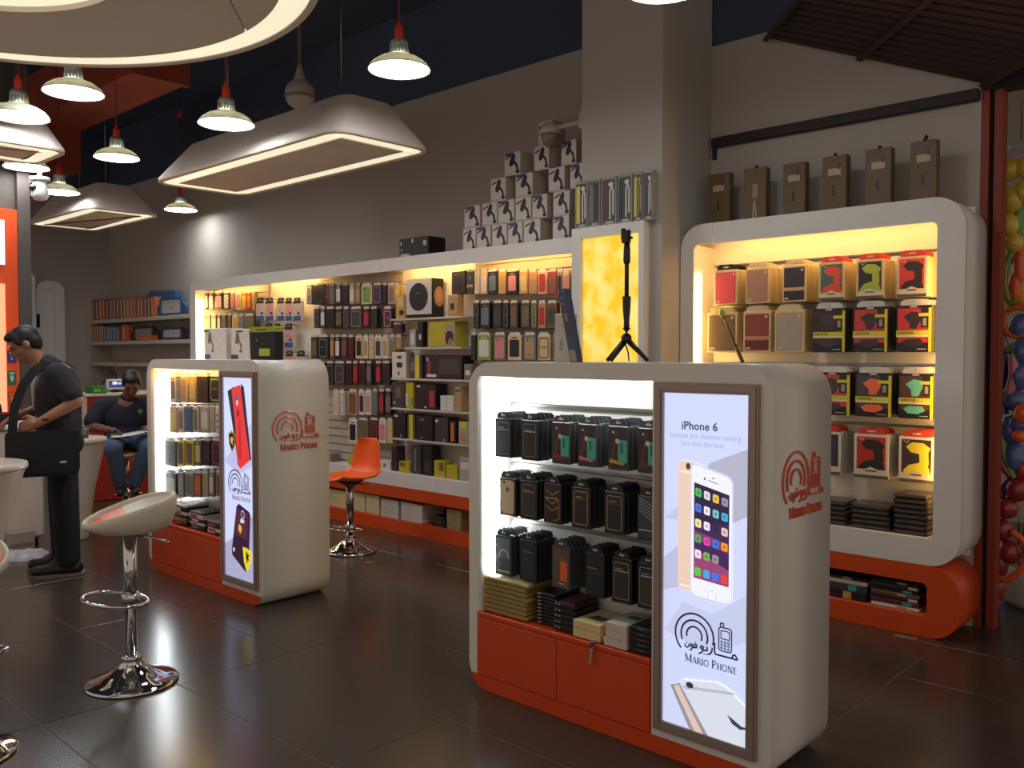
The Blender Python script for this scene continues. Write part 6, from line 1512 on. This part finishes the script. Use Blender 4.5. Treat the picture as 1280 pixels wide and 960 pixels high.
def head(c, fwd, upv):
    c = Vector(c); f = Vector(fwd).normalized(); u = (Vector(upv) - f * Vector(upv).dot(f)).normalized(); l = u.cross(f)
    Rm = Matrix((f, l, u)).transposed(); at = lambda a, b, d: c + f * a + l * b + u * d
    sk = MB(); sk.ell(at(-.012, 0, .03), (.094, .076, .09), NOM, 18, 12, Rm); sk.ell(at(.028, 0, -.03), (.064, .06, .085), NOM, 16, 12, Rm)
    sk.ell(at(.05, 0, -.085), (.035, .038, .03), NOM, 12, 8, Rm)                     # chin
    cap(sk, at(.086, 0, .018), at(.11, 0, -.026), .011, .016, NOM, 10)               # nose
    for s_ in (-1, 1):
        sk.ell(at(-.008, s_ * .077, -.008), (.02, .011, .032), NOM, 10, 8, Rm); sk.ell(at(.076, s_ * .03, .03), (.018, .026, .012), NOM, 10, 6, Rm); sk.ell(at(.055, s_ * .04, -.02), (.03, .025, .025), NOM, 10, 6, Rm)
    sk.ell(at(.088, 0, -.058), (.016, .026, .008), NOM, 10, 6, Rm); sk.ell(at(.085, 0, -.07), (.015, .022, .007), NOM, 10, 6, Rm)   # lips
    hr = MB(); hr.ell(at(-.024, 0, .045), (.098, .084, .088), NOM, 20, 12, Rm); hr.ell(at(-.055, 0, .0), (.06, .078, .078), NOM, 16, 10, Rm); hr.ell(at(.035, 0, .095), (.055, .066, .034), NOM, 16, 8, Rm)
    for s_ in (-1, 1): hr.ell(at(.02, s_ * .066, .045), (.03, .016, .045), NOM, 10, 8, Rm)
    eyes = [at(.088, s_ * .03, .008) for s_ in (-1, 1)]; brows = [(at(.094, s_ * .015, .03), at(.088, s_ * .048, .03)) for s_ in (-1, 1)]
    return sk, hr, eyes, brows
def join(dst, src):
    b = len(dst.v); dst.v += src.v; k = dst.mi(NOM)
    for f, s_ in zip(src.f, src.sm): dst.f.append(tuple(b + i for i in f)); dst.m.append(k); dst.sm.append(s_)
def hand(mb, wrist, d, palm_n, curl=.6, s=1.):
    w0 = Vector(wrist); d = Vector(d).normalized(); n = Vector(palm_n); n = (n - d * n.dot(d)).normalized(); sd = d.cross(n)
    for k, off in enumerate((-.03, -.01, .01, .028)):
        base = w0 + d * .085 * s + sd * off * s; L = (.062, .074, .07, .055)[k] * s
        cap(mb, w0 + d * .02 * s + sd * off * .7 * s, base, .014 * s, .0115 * s, NOM, 8)
        k1 = base + (d * math.cos(curl * .6) + n * math.sin(curl * .6)) * L * .5; k2 = k1 + (d * math.cos(curl * 1.5) + n * math.sin(curl * 1.5)) * L * .5
        cap(mb, base, k1, .0105 * s, .0095 * s, NOM, 8); cap(mb, k1, k2, .0095 * s, .008 * s, NOM, 8)
    t1 = w0 + d * .035 * s - sd * .035 * s; t2 = t1 + (d * .7 - sd * .6 + n * .3).normalized() * .045 * s; t3 = t2 + (d + n * .5).normalized() * .035 * s
    cap(mb, t1, t2, .0135 * s, .012 * s, NOM, 8); cap(mb, t2, t3, .0115 * s, .009 * s, NOM, 8)
    mb.ell(w0 + d * .045 * s, (.03 * s,) * 3, NOM, 10, 8)
def face_bits(t, eyes, brows):
    for e in eyes: MB().ell(tuple(e), (.009, .009, .007), ink((28, 22, 20)), 8, 6).build('eye', t) if False else link('eye', MB().ell(tuple(e), (.006, .008, .004), ink((34, 26, 24)), 8, 6).mesh('eye'), t)
    for a_, b_ in brows: link('eyebrow', MB().tube([a_, (Vector(a_) + Vector(b_)) / 2 + Vector((0, 0, .004)), b_], .003, HAIR, 6).mesh('eyebrow'), t)

# ---- standing man: local x = facing, y = his left (towards the entrance side), z up
g = onZ(64, 716)
man = thing('person', (g.x, g.y, 0), 'person standing in dark shirt and black trousers opening a shoulder bag', 'person'); man.rotation_euler.z = leftward(64) - .12
hc = (.135, 0, 1.60); sk, hr, ey, br = head(hc, (.80, .12, -.55), (.5, 0, .85))
bd = MB(); join(bd, sk)
cap(bd, (.0, 0, 1.40), (.085, 0, 1.54), .062, .056, NOM)                    # neck
cap(bd, (-.06, 0, 1.0), (-.06, 0, 1.36), .11, .12, NOM)                      # trunk
cap(bd, (-.06, -.14, 1.38), (-.06, .14, 1.38), .075, .075, NOM)
ls, le, lw = Vector((-.085, .185, 1.40)), Vector((-.20, .235, 1.215)), Vector((.01, .30, 1.085))
cap(bd, ls, le, .056, .045, NOM); cap(bd, le, lw, .046, .031, NOM); hand(bd, lw, (.9, -.05, -.26), (.1, -1, -.3), .7, 1.05)
rs, re, rw = Vector((-.04, -.18, 1.40)), Vector((.05, -.24, 1.16)), Vector((.20, -.08, 1.10))
cap(bd, rs, re, .056, .045, NOM); cap(bd, re, rw, .045, .031, NOM); hand(bd, rw, (.75, .5, -.3), (.2, .3, -1), .7)
for s_, fx_ in ((1, -.11), (-1, -.06)):
    cap(bd, (-.08, s_ * .09, .93), (fx_, s_ * .1, .5), .075, .052, NOM); cap(bd, (fx_, s_ * .1, .5), (fx_ - .01, s_ * .1, .1), .05, .04, NOM); cap(bd, (fx_ - .03, s_ * .1, .05), (fx_ + .15, s_ * .12, .035), .035, .028, NOM)
blob('body', bd, SKIN, man, .0075, 2)
blob('hair', hr, HAIR, man, .008, 2); face_bits(man, ey, br)
sh = MB()
sh.ell((-.07, 0, 1.27), (.145, .2, .2), NOM, 20, 14); sh.ell((-.065, 0, 1.06), (.15, .185, .2), NOM, 20, 14); cap(sh, (-.065, 0, .95), (-.065, 0, 1.2), .14, .15, NOM, 18)
cap(sh, (-.07, -.15, 1.39), (-.07, .15, 1.39), .085, .085, NOM); cap(sh, (-.04, 0, 1.40), (.0, 0, 1.46), .09, .078, NOM)
cap(sh, ls, ls + (le - ls) * .72, .082, .075, NOM); cap(sh, rs, rs + (re - rs) * .7, .08, .073, NOM)
blob('shirt', sh, SHIRT, man, .01, 4)
tr_ = MB(); tr_.ell((-.08, 0, .92), (.145, .185, .13), NOM, 20, 12)
for s_, fx_ in ((1, -.11), (-1, -.06)):
    cap(tr_, (-.08, s_ * .095, .9), (fx_, s_ * .105, .5), .112, .088, NOM); cap(tr_, (fx_, s_ * .105, .5), (fx_ - .01, s_ * .105, .11), .088, .08, NOM)
blob('trousers', tr_, TROU, man, .01, 3)
for s_, fx_ in ((1, -.11), (-1, -.06)):
    o_ = MB(); cap(o_, (fx_ - .06, s_ * .105, .055), (fx_ + .19, s_ * .125, .045), .05, .036, NOM); cap(o_, (fx_ - .03, s_ * .105, .07), (fx_ + .06, s_ * .11, .085), .05, .04, NOM)
    shoe = blob('shoe', o_, SHOE, man, .008, 2)
    link('sole', MB().prism([(fx_ - .11, s_ * .105 - .042), (fx_ + .12, s_ * .12 - .05), (fx_ + .21, s_ * .125 - .03), (fx_ + .225, s_ * .125 + .01), (fx_ + .12, s_ * .12 + .05), (fx_ - .11, s_ * .105 + .042)], 'z', 0, .018, SOLE).mesh('sole'), shoe)
link('white_collar', MB().tube([(.06, .05, 1.44), (.085, .03, 1.32), (.085, .02, 1.15)], [.012, .016, .01], ink((196, 190, 182)), 8).mesh('white_collar'), man)
link('wrist_watch', MB().lathe([(.036, -.008), (.038, 0), (.036, .008)], tuple(lw + (le - lw) * .12), BLACK, 14, cap=False).mesh('wrist_watch'), man)
# bag at his hip
BAG = M('black_nylon', (26, 26, 32), .85, var=.15, scale=40, bump=.2)
bag = thing('shoulder_bag', (g.x, g.y, .72), 'black nylon messenger bag with strap held at the waist', 'bag'); bag.rotation_euler.z = leftward(64)
B_ = MB().prism(rrect(-.18, .25, 0, .30, .03, 4), 'y', .215, .31, BAG)
link('bag_body', B_.mesh('bag_body'), bag)
link('flap', MB().prism(rrect(-.185, .255, .02, .305, .03, 4), 'y', .31, .318, BAG).mesh('flap'), bag)
link('maker_tab', MB().box(-.105, -.065, .318, .3205, .085, .1, ink((190, 186, 180))).mesh('maker_tab'), bag)
SP = [(.215, .245, .28), (.20, .235, .45), (.15, .215, .60), (.075, .19, .71), (.0, .165, .765), (-.08, .12, .775), (-.17, .05, .72)]
vs = [Vector((x + a_ * .026, y + b_ * .004 , z + a_ * .012)) for x, y, z in SP for a_, b_ in ((-1, 1), (1, 1), (1, -1), (-1, -1))]
fs = [(4 * i + k, 4 * i + (k + 1) % 4, 4 * i + 4 + (k + 1) % 4, 4 * i + 4 + k) for i in range(len(SP) - 1) for k in range(4)] + [(0, 1, 2, 3), (24, 25, 26, 27)]
link('strap', MB().add(vs, fs, BAG).mesh('strap'), bag)

# ---- seated man: local x = facing the entrance side, y = his left
seat = thing('person', (sp.x, sp.y, 0), 'person seated on a stool in navy polo and jeans writing on paper', 'person'); seat.rotation_euler.z = ang(-hray(158))
sk, hr, ey, br = head((.13, .06, 1.255), (.80, .0, -.62), (.6, 0, .8))
bd = MB(); join(bd, sk)
cap(bd, (.0, .02, 1.07), (.075, .05, 1.19), .06, .056, NOM); cap(bd, (-.04, 0, .72), (-.01, .01, 1.03), .12, .12, NOM); cap(bd, (-.01, -.15, 1.04), (-.01, .17, 1.04), .075, .075, NOM)
a1, a2, a3 = Vector((-.01, -.205, 1.03)), Vector((.06, -.305, .85)), Vector((.25, -.14, .826))
cap(bd, a1, a2, .06, .048, NOM); cap(bd, a2, a3, .05, .034, NOM); hand(bd, a3, (.55, .8, -.06), (.3, -.2, -1), .45, 1.0)
b1, b2, b3 = Vector((-.01, .225, 1.03)), Vector((.07, .31, .84)), Vector((.26, .24, .83))
cap(bd, b1, b2, .06, .048, NOM); cap(bd, b2, b3, .05, .034, NOM); hand(bd, b3, (.8, -.3, .15), (-.2, -.3, -1), .8)
for s_, kx, fy in ((-1, .40, -.05), (1, .38, .08)):
    ky = -.1 if s_ < 0 else .2
    cap(bd, (-.02, s_ * .09, .69), (kx, ky, .665), .07, .055, NOM); cap(bd, (kx, ky, .665), (.26, fy, .30), .05, .04, NOM); cap(bd, (.23, fy, .26), (.38, fy, .235), .034, .028, NOM)
blob('body', bd, SKIN2, seat, .0075, 2); blob('hair', hr, HAIR, seat, .008, 2); face_bits(seat, ey, br)
sh = MB(); sh.ell((-.02, .01, .93), (.15, .215, .2), NOM, 20, 14); sh.ell((-.02, 0, .78), (.15, .192, .13), NOM, 20, 12); cap(sh, (-.01, -.16, 1.04), (-.01, .18, 1.04), .088, .088, NOM); cap(sh, (.0, .02, 1.05), (.01, .022, 1.085), .092, .086, NOM)
cap(sh, a1, a1 + (a2 - a1) * .75, .088, .085, NOM); cap(sh, b1, b1 + (b2 - b1) * .75, .088, .085, NOM)
shirt = blob('shirt', sh, SHIRT2, seat, .01, 4)
tr_ = MB(); tr_.ell((-.03, 0, .70), (.16, .195, .075), NOM, 20, 12)
for s_, kx, fy in ((-1, .40, -.05), (1, .38, .08)):
    ky = -.1 if s_ < 0 else .2
    cap(tr_, (-.0, s_ * .09, .715), (kx, ky, .665), .1, .083, NOM); cap(tr_, (kx, ky, .665), (.26, fy, .31), .083, .062, NOM)
blob('jeans', tr_, JEAN, seat, .01, 3)
for fy in (-.05, .08):
    o_ = MB(); cap(o_, (.22, fy, .262), (.42, fy, .25), .045, .036, NOM); cap(o_, (.25, fy, .29), (.3, fy, .285), .045, .04, NOM); blob('shoe', o_, SHOE, seat, .008, 2)
GRN = ink((150, 180, 40))
lg = Art().stroke([(-.012, -.012), (-.012, .018), (.014, .018), (.014, -.004), (-.004, -.004)], .006, GRN).rect(-.016, .02, -.026, -.021, ink((70, 110, 60))).mb((.145, .135, .985), '+x')
link('chest_emblem', lg.mesh('chest_emblem'), seat)
for s_ in (-1,): link('sleeve_stripe', MB().tube([(.075, -.315, .905), (.08, -.345, .90), (.06, -.36, .895)], .008, ink((150, 160, 60)), 6).mesh('sleeve_stripe'), seat)
pp = thing('paper_sheet', (sp.x, sp.y, .748), 'white paper sheet resting on the seated person\'s knees', 'paper'); pp.rotation_euler.z = ang(-hray(158))
vs = []; fs = []
for i in range(9):
    for k in (0, 1):
        u = i / 8; y_ = -.12 + .36 * u; z_ = .02 + .06 * u * u
        vs.append((.28 + .13 * k, y_, z_ + .02 * (1 - k)))
vs += [(x, y, z - .002) for x, y, z in vs]
for i in range(8): fs += [(2 * i, 2 * i + 1, 2 * i + 3, 2 * i + 2), (18 + 2 * i, 18 + 2 * i + 2, 18 + 2 * i + 3, 18 + 2 * i + 1), (2 * i, 2 * i + 2, 20 + 2 * i, 18 + 2 * i), (2 * i + 1, 19 + 2 * i, 21 + 2 * i, 2 * i + 3)]
link('sheet', MB().add(vs, fs, ink((206, 204, 200)), True).mesh('sheet'), pp)

# ================================================================ balloon column at the entrance
YBn = 5.62
def bal(c, r=.25): return M('balloon_%d_%d_%d' % c, c, r, coat=.3)
bf = thing('balloon_column', (onY(1266, 500, YBn).x, YBn, 0), 'tall twisted balloon column of yellow, blue and red balloons by entrance post', 'balloons')
YEL, BLU, NAV, RED_, ORG, GRE, PNK = (206, 176, 60), (80, 96, 150), (40, 46, 120), (150, 44, 50), (226, 96, 40), (96, 150, 50), (190, 110, 130)
def lobe(px, py, rx, ry, c, dy=0, tilt=0):
    p = onY(px, py, YBn + dy); s_ = abs(onY(px + 10, py, YBn).x - onY(px, py, YBn).x) / 10 * 1.0
    k = (onY(px, py - 10, YBn + dy).z - p.z) / 10
    MB().ell(tuple(p), (rx * k, min(rx, ry) * k, ry * k), bal(c), 16, 12, Matrix.Rotation(math.radians(tilt), 3, 'Y')).build('balloon', bf)
def tw(pts, r, c, dy=0, closed=False):
    P = [onY(x, y, YBn + dy) for x, y in pts]; Q = []
    n = len(P)
    for i in range(n - 1 + closed):
        p0, p1, p2, p3 = P[i - 1] if (i or closed) else P[0], P[i], P[(i + 1) % n], P[(i + 2) % n] if (i + 2 < n or closed) else P[-1]
        for k in range(6):
            u = k / 6; Q.append(.5 * ((2 * p1) + (p2 - p0) * u + (2 * p0 - 5 * p1 + 4 * p2 - p3) * u * u + (3 * p1 - p0 - 3 * p2 + p3) * u ** 3))
    if not closed: Q.append(P[-1])
    MB().tube(Q, r, bal(c), 10, closed).build('twisted_balloon', bf)
for x, y, rx, ry, t_ in ((1257, 213, 21, 15, 0), (1283, 210, 14, 14, 0), (1264, 250, 15, 17, 20), (1280, 240, 14, 15, 0), (1259, 281, 14, 15, -15), (1267, 303, 12, 13, 0)): lobe(x, y, rx, ry, YEL, 0, t_)
tw([(1264, 316), (1256, 336), (1256, 360), (1263, 378), (1270, 374)], .021, (110, 130, 40), .0); tw([(1266, 318), (1272, 345), (1266, 380)], .024, (150, 40, 60), .05)
for x, y, rx, ry in ((1276, 332, 9, 30), (1270, 360, 9, 24)): lobe(x, y, rx, ry, ORG, .04)
lobe(1280, 360, 8, 26, (226, 180, 50), .05); tw([(1279, 255), (1273, 270), (1276, 300)], .03, GRE, .06)
tw([(1254, 395), (1262, 387), (1282, 386), (1284, 412), (1266, 420), (1255, 408)], .017, ORG, -.02, True)
tw([(1250, 412), (1254, 428), (1259, 438)], .026, PNK); tw([(1258, 438), (1270, 432), (1284, 430)], .022, GRE, -.02)
for x, y, rx, ry in ((1275, 408, 12, 16), (1278, 440, 14, 18), (1274, 470, 14, 18), (1268, 500, 14, 14), (1277, 530, 16, 16), (1262, 538, 12, 18), (1268, 572, 13, 22)): lobe(x, y, rx, ry, BLU)
tw([(1257, 440), (1252, 465), (1251, 500), (1254, 518)], .033, NAV); tw([(1266, 442), (1267, 470), (1260, 492)], .03, PNK, -.03); tw([(1262, 478), (1258, 500)], .02, GRE, -.03); tw([(1252, 545), (1256, 572), (1268, 598)], .018, GRE, -.03); tw([(1245, 552), (1252, 580), (1264, 596)], .02, RED_, -.03); tw([(1268, 596), (1256, 608), (1247, 626)], .026, (70, 50, 120))
for x, y, rx, ry in ((1280, 517, 12, 14), (1274, 545, 9, 8)): lobe(x, y, rx, ry, ORG, -.05)
for x, y, rx, ry in ((1272, 612, 14, 15), (1258, 635, 14, 14), (1252, 662, 13, 14), (1262, 690, 14, 15), (1250, 705, 10, 16), (1246, 735, 10, 18), (1278, 588, 10, 16)): lobe(x, y, rx, ry, RED_)
tw([(1247, 722), (1262, 724), (1280, 705), (1282, 680), (1264, 664)], .019, ORG, -.03); lobe(1244, 755, 8, 14, (60, 50, 130))
e_ = onY(1247, 752, YBn); MB().tube([e_, e_ * .5 + Vector((e_.x, e_.y, .02)) * .5, (e_.x, e_.y, .004)], .018, bal((96, 90, 70)), 10).build('twisted_balloon', bf)
# white planter with grass
pc = onZ(1306, 757, 0); ry_ = pc.y
t = thing('planter', (pc.x, pc.y, 0), 'white round planter with dark grass behind the balloon column', 'planter')
MB().lathe([(0, 0), (.2, 0), (.235, .04), (.25, .19), (.255, .25), (.235, .25), (.225, .21), (0, .21)], (pc.x, pc.y, 0), M('planter_white', (196, 184, 176), .5), 28).build('pot', t)
gm = M('dark_grass', (44, 56, 30), .7, var=.3, scale=20); mb = MB()
for i in range(90):
    a_ = random.uniform(0, 2 * PI); r_ = random.uniform(0, .15); L_ = random.uniform(.25, .5); b_ = random.uniform(0, 2 * PI); s_ = random.uniform(.02, .08)
    x0, y0_ = pc.x + r_ * math.cos(a_), pc.y + r_ * math.sin(a_); e = Vector((math.cos(b_ + 1.57), math.sin(b_ + 1.57), 0)) * .006
    q0, q1, q2 = Vector((x0, y0_, .21)), Vector((x0 + math.cos(b_) * s_ * .4, y0_ + math.sin(b_) * s_ * .4, .21 + L_ * .6)), Vector((x0 + math.cos(b_) * s_, y0_ + math.sin(b_) * s_, .21 + L_))
    mb.add([q0 - e, q0 + e, q1 + e, q1 - e, q2], [(0, 1, 2, 3), (3, 2, 4)], gm)
o = mb.build('grass', t); tag(o, kind='stuff')
# lamp in the mall beyond
p = onY(1276, 188, 7.6)
t = thing('mall_lamp', (p.x, p.y, p.z), 'lit white ceiling lamp in the mall beyond the balloons', 'ceiling lamp')
MB().lathe([(0, 0), (.09, .003), (.1, .012), (0, .012)], p, BULB, 20).build('diffuser', t); MB().lathe([(.11, .0), (.11, .03), (.05, .06), (.02, .07)], p, CW, 20).build('housing', t)
MB().tube([(p.x, p.y, p.z + .06), (p.x, p.y, 4.7)], .006, STEEL, 6).build('cord', t)
